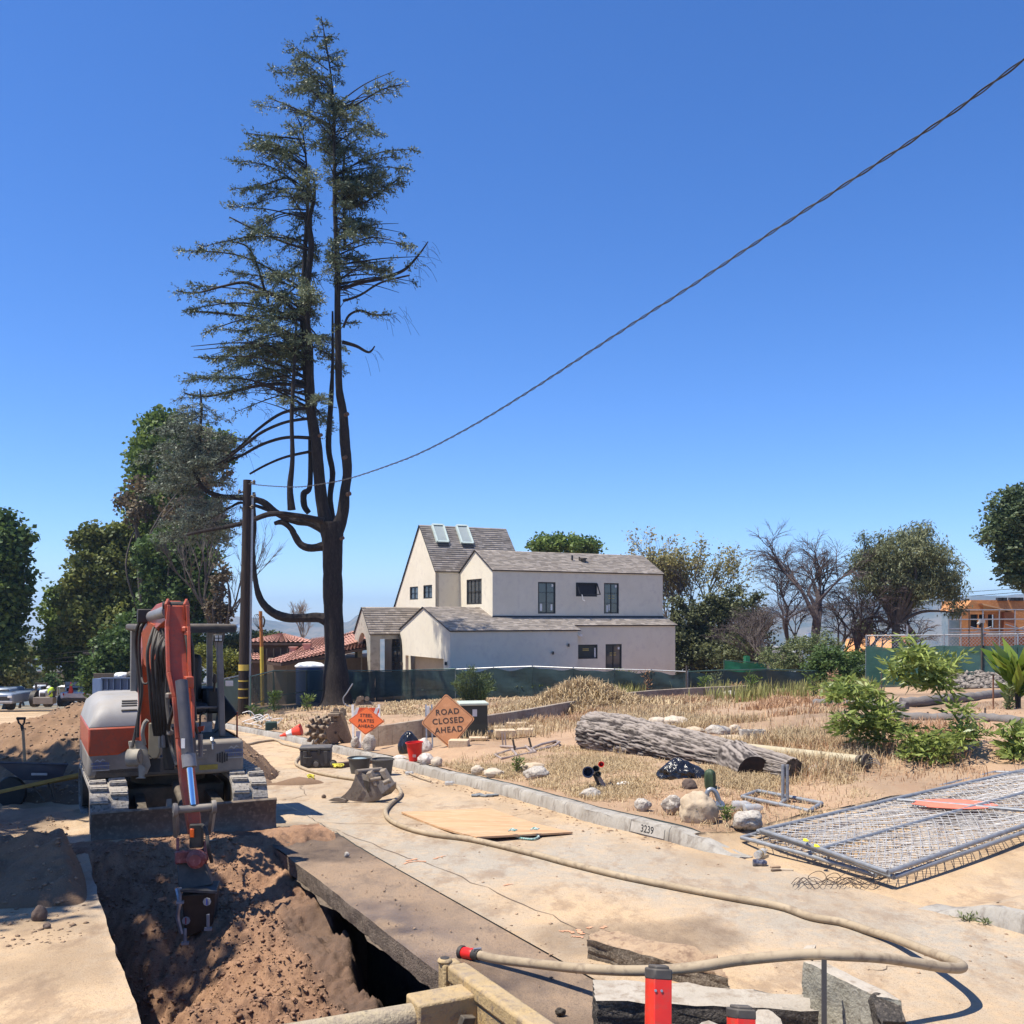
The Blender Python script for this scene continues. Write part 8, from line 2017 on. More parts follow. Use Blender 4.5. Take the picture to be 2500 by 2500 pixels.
for k, (px, y0, y1) in enumerate(((1056, 1745, 1830),)):
 t = T('sign_stand', 'thin steel stand behind the large diamond sign', 'stand', G(1056, 1832)); Yq = G(1056, 1832).y + .3
 for dx in (-10, 4): mb = MB(); mb.bar(at(1050 + dx, 1720, Yq + .2), at(1052 + dx, 1832, Yq), .03, .03, (0, 1, 0)); mb.build('leg', m_steel, t, smooth=0)
 mb = MB(); mb.box(at(1045, 1735, Yq + .1), (.06, .03, .18)); mb.build('tag', m_white, t)
cb_ = T('cinder_block', 'concrete cinder block on its side with open cells facing up, behind the log', 'cinder block', G(1836, 1806)); g_ = G(1836, 1806); s = g_.y / F
for k in range(4): mb = MB(); mb.box(g_ + Vector((-.19 + .13 * k, 0, .09)), (.03, .19, .17)); mb.build('web', m_conc, cb_)
for y in (-.085, .085): mb = MB(); mb.box(g_ + Vector((0, y, .09)), (.36, .028, .165)); mb.build('face_shell', m_conc, cb_)
# ---------------------------------------------------------------- fence stands, shackle, cactus, fallen mailbox
st1 = T('fence_stand', 'galvanised rectangular fence stand with an upright socket lying by the driveway', 'fence stand', G(1905, 1960))
L4 = [G(1812, 1945, .03), G(1976, 1980, .03), G(2006, 1961, .03), G(1850, 1931, .03)]
for i in range(4): mb = MB(); mb.cyl(L4[i], L4[(i + 1) % 4], .024, 10); mb.build('tube', m_gal, st1)
a, b = L4[0].lerp(L4[1], .58), L4[3].lerp(L4[2], .5); mb = MB(); mb.cyl(a, b, .024, 10); mb.build('tube', m_gal, st1)
for dx in (-.025, .025): mb = MB(); c = a.lerp(b, .6) + Vector((dx, 0, 0)); mb.cyl(c, c + Vector((0, 0, .40)), .02, 10); mb.build('socket', m_gal, st1)
st2 = T('fence_stand', 'pinkish steel stand with a long loop and upright prongs lying among the stones', 'fence stand', G(1270, 1830)); m_pk = mat('pinkish_dusty_steel', (.42, .34, .29), (.34, .27, .23), 9, .6, .3)
for P in ([(1208, 1843), (1225, 1853), (1307, 1836), (1296, 1824), (1250, 1830), (1208, 1843)], [(1296, 1828), (1322, 1817), (1358, 1809), (1366, 1812), (1352, 1822), (1306, 1832)], [(1250, 1830), (1263, 1845)], [(1283, 1822), (1300, 1836)], [(1222, 1822), (1258, 1824)]):
 mb = MB(); mb.tube([G(*p, .04) for p in P], .024, 8); mb.build('tube', m_pk, st2)
for px, y0, y1 in ((1255, 1805, 1836), (1294, 1801, 1824)): mb = MB(); Y = G(px, 1836).y; mb.bar(at(px - 3, y0, Y), at(px + 3, y1, Y), .035, .02, (0, 1, 0)); mb.build('prong', m_dark, st2)
for px in (1226, 1233): mb = MB(); Y = G(px, 1822).y; mb.bar(at(px - 1, 1788, Y), at(px + 2, 1820, Y), .03, .02, (0, 1, 0)); mb.build('prong', m_pk, st2)
sk = T('chain_shackle', 'heavy galvanised shackle resting on the tan boulder under the cactus', 'shackle', G(1742, 1975)); YS = G(1735, 1985).y - .15; m_shk = mat('galvanised_shackle', (.42, .43, .43), (.3, .31, .31), 9, .4, .6)
mb = MB(); mb.tube(catmull([at(1732, 1965, YS), at(1726, 1945, YS), at(1728, 1932, YS), at(1737, 1927, YS), (at(1747, 1934, YS)), at(1753, 1948, YS), at(1757, 1962, YS)], 6), .026, 10); mb.build('bow', m_shk, sk)
for p in ((1735, 1963), (1757, 1966)): mb = MB(); c = at(*p, YS); mb.lathe([(.026, -.025), (.055, -.02), (.055, .02), (.026, .025)], c, (.3, -1, .2), 14); mb.build('eye', m_shk, sk)
mb = MB(); mb.cyl(at(1730, 1962, YS - .02), at(1764, 1970, YS - .02), .018, 8); mb.build('pin', m_shk, sk)
ca = T('cactus', 'single dark green column cactus standing behind the shackle', 'cactus', G(1733, 1930)); Yc_ = G(1733, 1932).y; mb = MB(); c = at(1733, 1932, Yc_); hC = 55 * Yc_ / F; V_, F_ = [], []
for i in range(13):
 f = i / 12; r = .058 * math.sqrt(max(0.02, 1 - max(0, (f - .8) / .2)**2)) * (.85 + .2 * math.sin(3 * f))
 for k in range(20): a = 2 * math.pi * k / 20; rr3 = r * (1 + .22 * (k % 4 == 0) - .12 * (k % 4 == 2)); V_.append((c.x + rr3 * math.cos(a), c.y + rr3 * math.sin(a), c.z + hC * f))
 if i: F_ += [((i - 1) * 20 + k, (i - 1) * 20 + (k + 1) % 20, i * 20 + (k + 1) % 20, i * 20 + k) for k in range(20)]
F_.append(tuple(12 * 20 + k for k in range(20)))
mb.add(V_, F_); mb.build('stem', mat('cactus_skin', (.03, .055, .025), (.05, .08, .035), 9, .6), ca, smooth=80)
ml_ = T('fallen_post', 'weathered post with dark blue cups and a red reflector leaning out of the dry grass', 'post', G(1478, 1925)); Ym = G(1478, 1926).y
mb = MB(); mb.bar(at(1448, 1876, Ym + .1), at(1481, 1927, Ym), .05, .05, (0, 1, 0)); mb.build('post', mat('silvery_wood', (.42, .33, .27), (.33, .26, .21), 6, .8), ml_, bev=.006)
mb = MB(); mb.bar(at(1450, 1890, Ym + .05), at(1462, 1916, Ym + .05), .04, .04, (0, 1, 0)); mb.build('dark_strip', m_black, ml_)
for (px, py, r, m) in ((1436, 1885, .075, mat('dark_blue_cup', (.01, .02, .05), (.02, .03, .07))), (1455, 1877, .045, m_black), (1460, 1890, .04, m_black), (1468, 1866, .038, m_red)):
 c = at(px, py, Ym - .02); mb = MB(); mb.lathe([(r * .8, .10), (r, -.02), (r * .8, -.02), (r * .6, .08), (0, .08)], c, (.2, 1, -.1), 16); mb.build('cup' if px != 1468 else 'reflector', m, ml_)
# ---------------------------------------------------------------- near the pole: box with cables, traffic cone
t = T('equipment_box', 'dark green plastic box with a heap of pale cables by the utility pole', 'equipment box', G(662, 1782)); g_ = G(662, 1782); s = g_.y / F
mb = MB(); mb.box(g_ + Vector((0, 0, 10 * s)), (28 * s, .3, 20 * s), .25); mb.build('box', mat('dark_green_plastic', (.03, .06, .045), (.02, .045, .035)), t, bev=.02)
mb = MB(); g = random.Random(9)
for k in range(12): a = g_ + Vector((g.uniform(-.5, .3), g.uniform(-.1, .3), g.uniform(.05, .4))); mb.tube(catmull([a, a + Vector((g.uniform(-.2, .3), 0, g.uniform(.05, .25))), a + Vector((g.uniform(-.5, .5), g.uniform(-.1, .1), g.uniform(-.1, .15)))], 4), .012, 5)
mb.build('cable_tangle', m_white, t)['kind'] = 'stuff'
co = T('traffic_cone', 'orange traffic cone with a white band tipped over on the verge', 'traffic cone', G(715, 1793)); Yq = G(715, 1795).y; a, b = at(735, 1783, Yq), at(683, 1797, Yq); d_ = (b - a).normalized(); L_ = (b - a).length
m_cone = mat('cone_orange', (.85, .07, .03), (.75, .06, .03), 5, .5); R0 = 16 * Yq / F
mb = MB(); mb.lathe([(R0, 0), (R0 * .62, L_ * .40)], a, d_, 20); mb.build('cone_lower', m_cone, co)
mb = MB(); mb.lathe([(R0 * .62, L_ * .40), (R0 * .36, L_ * .68)], a, d_, 20); mb.build('white_band', m_white, co)
mb = MB(); mb.lathe([(R0 * .36, L_ * .68), (R0 * .1, L_)], a, d_, 20); mb.build('cone_tip', m_cone, co)
mb = MB(); mb.box(a, (26 * Yq / F, .02, 26 * Yq / F), d_.to_track_quat('Y', 'Z').to_matrix()); mb.build('base', m_black, co, bev=.005)
mb = MB(); mb.lathe([(R0 * .98, 0), (R0 * .5, .25), (0, .25)], a - d_ * .013, d_, 20); mb.build('inside', m_red, co)
# ---------------------------------------------------------------- wheelbarrow and shovel
Yw = G(90, 1975).y; m_wb = mat('dark_blue_tray', (.018, .028, .055), (.03, .04, .06), 4, .45, dust=.35)
wb = T('wheelbarrow', 'dark blue wheelbarrow with yellow wooden handles standing in the shade by the dirt pile', 'wheelbarrow', G(90, 1975))
V_ = [at(-8, 1862, Yw), at(166, 1866, Yw), at(152, 1868, Yw + .6), at(8, 1864, Yw + .6), at(55, 1905, Yw + .08), at(150, 1903, Yw + .08), at(142, 1900, Yw + .45), at(60, 1902, Yw + .45)]
mb = MB(); mb.add(V_, [(0, 4, 5, 1), (1, 5, 6, 2), (2, 6, 7, 3), (3, 7, 4, 0), (4, 7, 6, 5)]); o = mb.build('tray', m_wb, wb, smooth=20); so = o.modifiers.new('thick', 'SOLIDIFY'); so.thickness = .02
mb = MB(); mb.tube([V_[0], V_[1], V_[2], V_[3], V_[0]], .015, 6); mb.build('tray_rim', m_wb, wb)
mb = MB(); mb.box(at(96, 1890, Yw + .02), (.20, .01, .03)); mb.build('tray_label', m_dwhite, wb)
m_hnd = mat('yellow_wood', (.42, .27, .07), (.34, .2, .05), 6, .7)
for d, e in ((0, 0), (.5, 6)): mb = MB(); mb.bar(at(-30, 1940, Yw + d), at(222, 1884 + e, Yw + d + .1), .035, .045); mb.build('handle', m_hnd, wb, bev=.006)
for a, b in (((128, 1912), (134, 1952)), ((118, 1912), (130, 1952)), ((78, 1915), (108, 1955))): mb = MB(); mb.cyl(at(*a, Yw + .1), at(*b, Yw + .1), .012, 6); mb.build('leg', m_dark, wb)
w = T('wheel', None, None, mworld(wb).inverted() @ at(28, 1934, Yw + .3)); w.parent = wb
mb = MB(); mb.lathe([(.12, -.04), (.19, -.035), (.205, 0), (.19, .035), (.12, .04)], (0, 0, 0), (0, 1, 0), 22); mb.build('tyre', m_black, w, world=0); mb = MB(); mb.lathe([(.12, -.03), (.13, 0), (.12, .03), (.02, .03), (.02, -.03)], (0, 0, 0), (0, 1, 0), 14); mb.build('rim', m_lgrey, w, world=0)
sv = T('shovel', 'shovel with a D-shaped grip standing upright in the wheelbarrow', 'shovel', at(62, 1864, Yw + .25));
mb = MB(); mb.cyl(at(62, 1880, Yw + .25), at(56, 1780, Yw + .3), .019, 10); mb.build('shaft', mat('pale_wood_shaft', (.42, .30, .17), (.35, .25, .14), 6), sv)
mb = MB(); mb.tube([at(56, 1784, Yw + .3), at(53, 1772, Yw + .3)], .022, 8); P = [at(54, 1773, Yw + .3), at(46, 1765, Yw + .3), at(43, 1755, Yw + .3)]; mb.tube(P, .012, 6); mb.tube([at(54, 1773, Yw + .3), at(59, 1765, Yw + .3), at(60, 1755, Yw + .3)], .012, 6); mb.build('grip_yoke', m_black, sv)
mb = MB(); mb.cyl(at(41, 1754, Yw + .3), at(62, 1754, Yw + .3), .018, 10); mb.build('grip', m_black, sv)
mb = MB(); mb.prism([at(55, 1878, Yw + .24), at(69, 1878, Yw + .24), at(72, 1892, Yw + .2), at(63, 1902, Yw + .2), at(54, 1892, Yw + .2)], (0, .01, 0)); mb.build('blade', m_steel, sv)
# ---------------------------------------------------------------- vehicles and dumpster down the road
def box3(name, m, parent, x0, x1, y0, y1, Y, d, bev=.03):
 a, b = at(x0, y1, Y), at(x1, y0, Y); mb = MB(); mb.box(((a.x + b.x) / 2, Y + d / 2, (a.z + b.z) / 2), (b.x - a.x, d, b.z - a.z)); return mb.build(name, m, parent, bev=bev)
YT = 62; m_car = mat('white_car_paint', (.85, .85, .85), (.8, .8, .8), 1, .3, coat=.4); m_blue = mat('silver_blue_paint', (.22, .28, .38), (.18, .23, .32), 1, .3, coat=.5); m_car_glass = mat('car_glass', (.02, .025, .03), (.05, .06, .07), 2, .08, spec=.8)
pk = T('pickup_truck', 'white pickup truck with a ladder rack and a cone on its tailgate', 'pickup truck', at(175, 1718, YT))
box3('body', m_car, pk, 146, 208, 1690, 1706, YT, 4.6, .08); box3('cab', m_car, pk, 157, 200, 1676, 1692, YT + 1.6, 1.7, .15); box3('rear_window', m_car_glass, pk, 162, 194, 1679, 1688, YT + 1.55, .06); box3('bumper', m_dark, pk, 151, 206, 1705, 1712, YT - .1, .2)
box3('tailgate', mat('tailgate_white', (.6, .6, .6)), pk, 154, 207, 1692, 1704, YT - .05, .1)
for px in (150, 200):
 mb = MB(); c = at(px, 1711, YT + .7); mb.cyl(c - Vector((.13, 0, 0)), c + Vector((.13, 0, 0)), .36, 18); mb.build('wheel', m_black, pk)
 box3('tail_light', m_red, pk, px + (3 if px < 180 else 4), px + (6 if px < 180 else 7), 1692, 1698, YT - .12, .05)
for px in (162, 196): mb = MB(); mb.bar(at(px, 1692, YT + 1.2), at(px, 1669, YT + 1.2), .05, .05, (0, 1, 0)); mb.build('rack_post', m_lgrey, pk)
mb = MB(); mb.bar(at(160, 1669, YT + 1.2), at(202, 1669, YT + 1.2), .06, .25); mb.build('ladder_rack', m_lgrey, pk)
t = T('traffic_cone', 'small red traffic cone standing on the tailgate of the white pickup', 'traffic cone', at(173, 1691, YT)); mb = MB(); mb.lathe([(.22, 0), (.22, .03), (.16, .04), (.03, .7), (0, .7)], at(173, 1692, YT + .1), (0, 0, 1), 12); mb.build('cone', m_cone, t)
p2 = T('pickup_truck', 'silver blue pickup truck cut off by the left edge of the picture', 'pickup truck', at(0, 1728, 58)); YP2 = 58
box3('body', m_blue, p2, -60, 31, 1693, 1719, YP2, 4.2, .12); box3('cab', m_blue, p2, -60, 24, 1680, 1696, YP2 + 1.2, 2, .2); box3('windscreen', m_car_glass, p2, -55, 21, 1683, 1694, YP2 + 1.14, .06, .01); box3('grille', m_black, p2, -50, 22, 1701, 1710, YP2 - .05, .08, .01); box3('bumper', m_lgrey, p2, -60, 30, 1712, 1718, YP2 - .12, .15)
for px in (22, -45): box3('headlight', m_white, p2, px - 4, px + 6, 1699, 1704, YP2 - .08, .08, .01)
for px in (26, -50): mb = MB(); c = at(px, 1718, YP2 + .8); mb.cyl(c - Vector((.14, 0, 0)), c + Vector((.14, 0, 0)), .38, 18); mb.build('wheel', m_black, p2)
mb = MB(); mb.box(at(33, 1692, YP2 + 1.0), (.22, .12, .16)); mb.build('mirror', m_black, p2, bev=.02)
tc_ = T('tractor', 'small loader tractor with a grey front bucket and roll frame down the road', 'tractor', at(104, 1720, 58)); Yt = 58
box3('loader_bucket', mat('grey_brown_bucket', (.20, .17, .14)), tc_, 80, 129, 1703, 1719, Yt - .8, .5, .02); box3('hood', m_car, tc_, 94, 112, 1685, 1703, Yt, 1.2, .08); box3('grille', m_dark, tc_, 97, 110, 1692, 1703, Yt - .04, .06, .01)
for px in (88, 115): mb = MB(); mb.bar(at(px, 1669, Yt + 1.5), at(px, 1710, Yt + 1.5), .1, .1, (0, 1, 0)); mb.build('roll_post', m_dark, tc_); mb = MB(); c = at(px - 2 if px < 100 else px + 3, 1706, Yt + 1.4); mb.cyl(c - Vector((.15, 0, 0)), c + Vector((.15, 0, 0)), .5, 18); mb.build('wheel', m_black, tc_)
mb = MB(); mb.bar(at(86, 1669, Yt + 1.5), at(117, 1669, Yt + 1.5), .1, .12); mb.build('roll_bar', m_dark, tc_); box3('seat', m_black, tc_, 99, 108, 1676, 1686, Yt + 1.5, .4)
pe = T('person', 'worker in a fluorescent yellow vest bending beside the loader bucket', 'person', at(128, 1719, 57.5)); Yh_ = 57.5
import bmesh
def skin(name, V_, E_, Rr, m, parent):
 me = bpy.data.meshes.new(name); I = mworld(parent).inverted(); me.from_pydata([tuple(I @ Vector(v)) for v in V_], E_, []); o = bpy.data.objects.new(name, me); COL.objects.link(o); o.parent = parent
 s = o.modifiers.new('skin', 'SKIN'); s.use_smooth_shade = True; o.modifiers.new('sub', 'SUBSURF').levels = 1
 for v, r in zip(me.skin_vertices[0].data, Rr): v.radius = (r, r)
 me.skin_vertices[0].data[0].use_root = True; me.materials.append(m); return o
h_ = lambda px, py, d=0: at(px, py, Yh_ + d)
skin('body', [h_(129, 1699), h_(128, 1690), h_(125, 1686), h_(122, 1683), h_(120, 1680), h_(131, 1708), h_(130, 1718), h_(127, 1719, -.1), h_(126, 1708, .2), h_(125, 1718, .2), h_(122, 1719, .1), h_(122, 1692, -.25), h_(119, 1697, -.3), h_(129, 1694, .25), h_(126, 1700, .25)],
     [(0, 1), (1, 2), (2, 3), (3, 4), (0, 5), (5, 6), (6, 7), (0, 8), (8, 9), (9, 10), (2, 11), (11, 12), (2, 13), (13, 14)], [.17, .17, .16, .07, .10, .09, .06, .05, .09, .06, .05, .06, .045, .06, .045], mat('dark_work_clothes', (.05, .05, .07)), pe)
mb = MB(); mb.lathe([(.12, 0), (.17, .1), (.2, .35), (.17, .5), (.06, .56), (0, .56)], h_(128.5, 1701), (-.25, 0, 1), 14); mb.build('vest', mat('fluorescent_yellow', (.55, .75, .05), (.5, .7, .05), 3, .8), pe)
mb = MB(); mb.lathe([(.0, .12), (.08, .1), (.12, .03), (.13, 0), (.17, -.01), (0, -.01)], h_(120, 1679), (0, 0, 1), 12); mb.build('hard_hat', m_white, pe)
YDm = 50; dm = T('dumpster', 'blue steel roll-off dumpster heaped with a white sack, behind the dirt pile', 'dumpster', at(290, 1710, YDm)); m_dmp = mat('blue_dumpster_paint', (.022, .06, .145), (.03, .075, .165), 2, .5, dust=.2)
box3('front_wall', m_dmp, dm, 248, 345, 1656, 1715, YDm, .12, .01)
mb = MB(); mb.prism([at(228, 1657, YDm + 3.4), at(248, 1655, YDm), at(248, 1715, YDm), at(228, 1708, YDm + 3.4)], (.1, 0, 0)); mb.build('side_wall', mat('pale_blue_side', (.13, .20, .33), (.16, .23, .36), 2), dm, smooth=0)
box3('back_wall', m_dark, dm, 228, 340, 1644, 1700, YDm + 5, .12, .01)
for px in (249, 262, 277, 294, 311, 328, 342): box3('rib', m_dmp, dm, px - 1.6, px + 1.6, 1657, 1715, YDm - .1, .1, .01)
for k in range(5): mb = MB(); a = at(245 - 4 * k, 1657, YDm + .6 * k + .2); b = at(245 - 4 * k, 1712 - k, YDm + .6 * k + .2); mb.bar(a, b, .1, .12, (0, 1, 0)); mb.build('rib', MATS['pale_blue_side'], dm, smooth=0)
box3('top_rail', m_dmp, dm, 246, 346, 1654, 1658, YDm - .12, .14, .01); box3('mid_rail', m_dmp, dm, 248, 344, 1684, 1687, YDm - .09, .08, .01)
bag('white sack on top of the load in the blue dumpster', 300, 1656, 42, 16, m_white, 21, yo=0); bag('dark tarp heap on the load in the blue dumpster', 322, 1654, 40, 20, m_dark, 22, yo=0)
for nm in ('white sack on top', 'dark tarp heap'):
 for o in list(bpy.data.objects):
  if o.get('label', '').startswith(nm): s_ = (YDm + 1.2) / o.location.y; o.location = at(301 if 'sack' in nm else 324, 1657, YDm + 1.2); o.scale = (s_, s_, s_)
vn2 = T('canopy_shelter', 'white canopy tent roof behind the white pickup truck', 'canopy', at(170, 1690, 72)); mb = MB(); a = [at(140, 1677, 70), at(204, 1677, 70), at(208, 1675, 75), at(146, 1675, 75)]; top = at(173, 1663, 72.5)
mb.add(a + [top], [(0, 1, 4), (1, 2, 4), (2, 3, 4), (3, 0, 4)]); mb.build('canvas', m_white, vn2, smooth=0)
for p in a: mb = MB(); mb.cyl(p, p - Vector((0, 0, 1.6)), .03, 5); mb.build('pole', m_steel, vn2)
vn3 = T('van', 'white box van side seen through weeds far down the road', 'van', at(60, 1700, 80)); box3('roof', m_car, vn3, 37, 88, 1676, 1681, 80, 2.2, .05); box3('side_windows', m_car_glass, vn3, 39, 87, 1681, 1690, 80.05, 2.1, .02); box3('body', m_car, vn3, 37, 88, 1690, 1702, 80, 2.2, .05)
for px in (46, 80): mb = MB(); c = at(px, 1702, 80); mb.cyl(c, c + Vector((0, .3, 0)), .38, 16); mb.build('wheel', m_black, vn3)
# ---------------------------------------------------------------- dry grass and weeds
def blades(name, P, h, w, m, parent=None, lean=.5, tone=None, seed=1):
 g = np.random.default_rng(seed); n = len(P); h = h * g.uniform(.45, 1.3, n)
 a = g.uniform(0, 6.28, n); le = lean * g.random(n)**.7; dr = np.stack([np.cos(a), np.sin(a), 0 * a], 1); sd = np.stack([-np.sin(a), np.cos(a), 0 * a], 1)
 w = w * (P[:, 1] / 14 + .35)[:, None]
 m1 = P + dr * (le * h * .35)[:, None] + np.array([0, 0, 1]) * (h * .6)[:, None]
 tp_ = P + dr * (le * h)[:, None] + np.array([0, 0, 1]) * (h * (1 - .5 * le**2))[:, None]
 V = np.stack([P - sd * w * .5, P + sd * w * .5, m1 + sd * w * .4, m1 - sd * w * .4, tp_ + sd * w * .1, tp_ - sd * w * .1], 1).reshape(-1, 3)
 b = (np.arange(n) * 6)[:, None]; Fc = np.concatenate([b + np.array([0, 1, 2, 3]), b + np.array([3, 2, 4, 5])])
 t = g.random(n) if tone is None else np.clip(tone + g.normal(0, .22, n), 0, 1)
 return npmesh(name, V, Fc, m, parent, np.repeat(t, 6))
m_straw = mat('straw_grass', (.36, .25, .14), (.62, .49, .29), 2, .8, attr='rnd', trans=.2)
m_rust = mat('rusty_dry_grass', (.30, .16, .085), (.58, .38, .22), 2, .8, attr='rnd', trans=.2)
m_gg = mat('greening_grass', (.14, .16, .04), (.40, .36, .13), 2, .8, attr='rnd', trans=.2)
def scatter(n, polys, seed, dens=None, jit=0):
 """points on the ground under pixel quads (x0,x1,y0,y1), thinned by noise"""
 g = np.random.default_rng(seed); out = []
 for x0, x1, y0, y1, wt in polys:
  k = int(n * wt); ys = np.geomspace(max((G((x0 + x1) / 2, y1)).y, 4), G((x0 + x1) / 2, y0).y, 2)
  Y = np.sqrt(g.uniform(ys[0]**2, ys[1]**2, k)); xl = (x0 - 1250) / F * Y; xr = (x1 - 1250) / F * Y; X = xl + (xr - xl) * g.random(k)
  X += g.normal(0, .25, k); Y += g.normal(0, .35, k); u, v = UV(X, Y)
  cl = fbm(X * .8, Y * .8, 0, 4, 17 + seed); keep = (u > ukerb(v) + .22) & (g.random(k) < np.clip(.36 + 1.5 * cl, .02, 1)) & ~((kfac(v) < .7))
  if dens: keep &= dens(X, Y)
  out.append(np.stack([X[keep], Y[keep], zg(X[keep], Y[keep]) - .01], 1))
 return np.concatenate(out)
def grass(name, *a, **k): o = blades(name, *a, **k); return tag(o, kind='stuff')
P = scatter(95000, [(1150, 1500, 1835, 1950, .30), (1400, 1800, 1830, 2060, .60), (1700, 2060, 1880, 2050, .45), (1100, 1300, 1850, 1900, .08), (1560, 1840, 1995, 2045, .12)], 1)
grass('dry_grass', P, .09, .007, m_straw, lean=1.4, seed=1)
P = scatter(38000, [(1480, 2060, 1750, 1840, .55), (1150, 1420, 1720, 1800, .3), (1450, 1750, 1715, 1770, .5), (1880, 2120, 1790, 1900, .3)], 2)
grass('tall_dry_grass', P, .19, .008, m_straw, lean=.8, seed=2)
P = scatter(32000, [(1350, 2100, 1705, 1760, .75), (1180, 1500, 1725, 1775, .4), (1900, 2330, 1780, 1900, .22)], 3)
grass('rusty_dry_grass', P, .2, .009, m_rust, lean=.9, seed=3)
P = scatter(15000, [(560, 1080, 1725, 1800, .6), (860, 1280, 1700, 1745, .8)], 4)
grass('verge_grass', P, .10, .015, m_straw, lean=1.2, seed=4)
P = scatter(7000, [(1700, 2120, 1685, 1710, .8), (1380, 1560, 1685, 1712, .4)], 5)
grass('green_weeds', P, .42, .012, m_gg, lean=.4, seed=5)
P = scatter(7000, [(1560, 2500, 1830, 2010, .9), (2150, 2500, 1720, 1860, .5)], 6)
grass('sparse_dry_stems', P, .08, .007, m_rust, lean=1.1, seed=6)
# hump of dead weeds by the garden wall
gh = G(1425, 1742); g_ = np.random.default_rng(8); n_ = 9000
q = g_.normal(size=(n_, 2)) * np.array([1.15, .7]); hh = .78 * np.exp(-(q[:, 0] / 1.3)**2 - (q[:, 1] / .9)**2)
P = np.stack([gh.x + q[:, 0], gh.y + 1.2 + q[:, 1], zg(gh.x + q[:, 0], gh.y + 1.2 + q[:, 1]) + hh * g_.random(n_)**.3], 1)
o = blades('dead_weed_mound', P, .26, .014, m_straw, lean=1.2, seed=9); tag(o, 'rounded heap of pale dead weeds beside the garden wall in front of the house', 'weed heap')
# ---------------------------------------------------------------- leafy plants
def plant(name, label, cat, base, stems, m, mstem, size, n, asp=.35, seed=1, spread=.1, droop=.3, start=.15, rs=.012, group=None):
 """stems: lists of world points; leaves set along them"""
 t = T(name, label, cat, base, 0, group); g = np.random.default_rng(seed); C, D = [], []
 for s in stems:
  A = catmull(s, 6); mb = MB(); mb.tube(A, [rs * (1.2 - .9 * i / len(A)) for i in range(len(A))], 5, cap=False); mb.build('stem', mstem, t)
  A = np.array([tuple(p) for p in A]); k = max(3, n // len(stems)); f = start + (1 - start) * g.random(k); i = (f * (len(A) - 1)); i0 = np.clip(i.astype(int), 0, len(A) - 2); p = A[i0] + (A[i0 + 1] - A[i0]) * (i - i0)[:, None]
  r = g.normal(size=(k, 3)); r[:, 2] = np.abs(r[:, 2]) * .35 - droop; r /= np.linalg.norm(r, axis=1)[:, None]; ax = A[i0 + 1] - A[i0]; ax /= np.linalg.norm(ax, axis=1)[:, None]
  C.append(p + r * g.random(k)[:, None] * spread); D.append(r + ax * .5)
 leaves('leaves', np.concatenate(C), size, m, t, asp, seed=seed, dirs=np.concatenate(D)); return t
m_av = leaf_mat('glossy_leaf', (.10, .15, .03), (.40, .46, .13), .38, .34); m_avs = mat('green_stem', (.25, .30, .06), (.18, .22, .05))
def arc(px0, py0, px1, py1, Y, lift=.2, dy=.0): a, b = at(px0, py0, Y), at(px1, py1, Y + dy); return [a, a.lerp(b, .35) + Vector((0, 0, lift)), a.lerp(b, .7) + Vector((0, 0, lift * .8)), b]
YA = G(2300, 1832).y; ga = random.Random(5)
def fan(pts, Y, k, r, lift=.15): return [arc(px + ga.uniform(-8, 8), py + ga.uniform(-6, 6), px + ga.uniform(-r, r), py + ga.uniform(-r, r * .7), Y + ga.uniform(-.2, .3), lift * ga.uniform(-.2, 1), ga.uniform(-.5, .5)) for px, py in pts for _ in range(k)]
trunk_ = [at(2362, 1797, YA), at(2330, 1745, YA), at(2290, 1690, YA), at(2270, 1650, YA)]
plant('fallen_sapling', 'leaning broken sapling with bright glossy leaves and a yellow green stem', 'sapling', G(2355, 1830), [trunk_] * 1 + fan([(2245, 1595), (2235, 1630), (2200, 1650), (2270, 1640), (2290, 1670), (2220, 1600), (2250, 1660), (2190, 1655), (2290, 1640), (2320, 1640)], YA, 4, 48), m_av, m_avs, .135, 1500, .27, 3, .12, .25, .2, .020)
plant('fallen_branch', 'large fallen leafy branch sprawling left of the leaning sapling', 'branch', G(2160, 1840), [[at(2290, 1820, YA), at(2220, 1780, YA), at(2150, 1745, YA), at(2080, 1700, YA)]] + fan([(2075, 1700), (2100, 1720), (2060, 1690), (2120, 1745), (2150, 1760), (2085, 1780), (2110, 1790), (2150, 1800), (2190, 1785), (2060, 1775), (2130, 1700), (2040, 1710), (2170, 1745)], YA, 4, 42), m_av, m_avs, .135, 2000, .27, 4, .12, .3, .1, .018)
plant('fallen_branch', 'dark leafy branch lying on the ground in front of the sapling stem', 'branch', G(2280, 1850), fan([(2220, 1810), (2250, 1825), (2290, 1830), (2270, 1800), (2310, 1815), (2340, 1800), (2230, 1840), (2290, 1845), (2350, 1790), (2360, 1740), (2380, 1800)], YA - .5, 4, 36, .08), m_av, m_avs, .13, 1400, .27, 5, .12, .3, .0, .014)
plant('fallen_branch', 'curled drying leafy branch at the right edge above the panels', 'branch', G(2485, 1845), fan([(2490, 1820), (2475, 1835), (2500, 1840), (2470, 1790), (2520, 1800)], YA - .3, 4, 26, .1), m_av, m_avs, .16, 620, .34, 6, .1, .3, .0, .012)
YB2 = G(2480, 1730).y
plant('broadleaf_plant', 'bright green plant with long upright paddle leaves at the right edge', 'plant', G(2485, 1732), [[at(2485, 1728, YB2), at(2484 + k * 2, 1690, YB2), at(2484 + k * 5, 1640, YB2)] for k in range(-2, 3)], leaf_mat('lime_leaf', (.10, .18, .02), (.34, .42, .07), .35, .4), m_bark, .75, 74, .26, 7, .05, -.35, .2, .05)
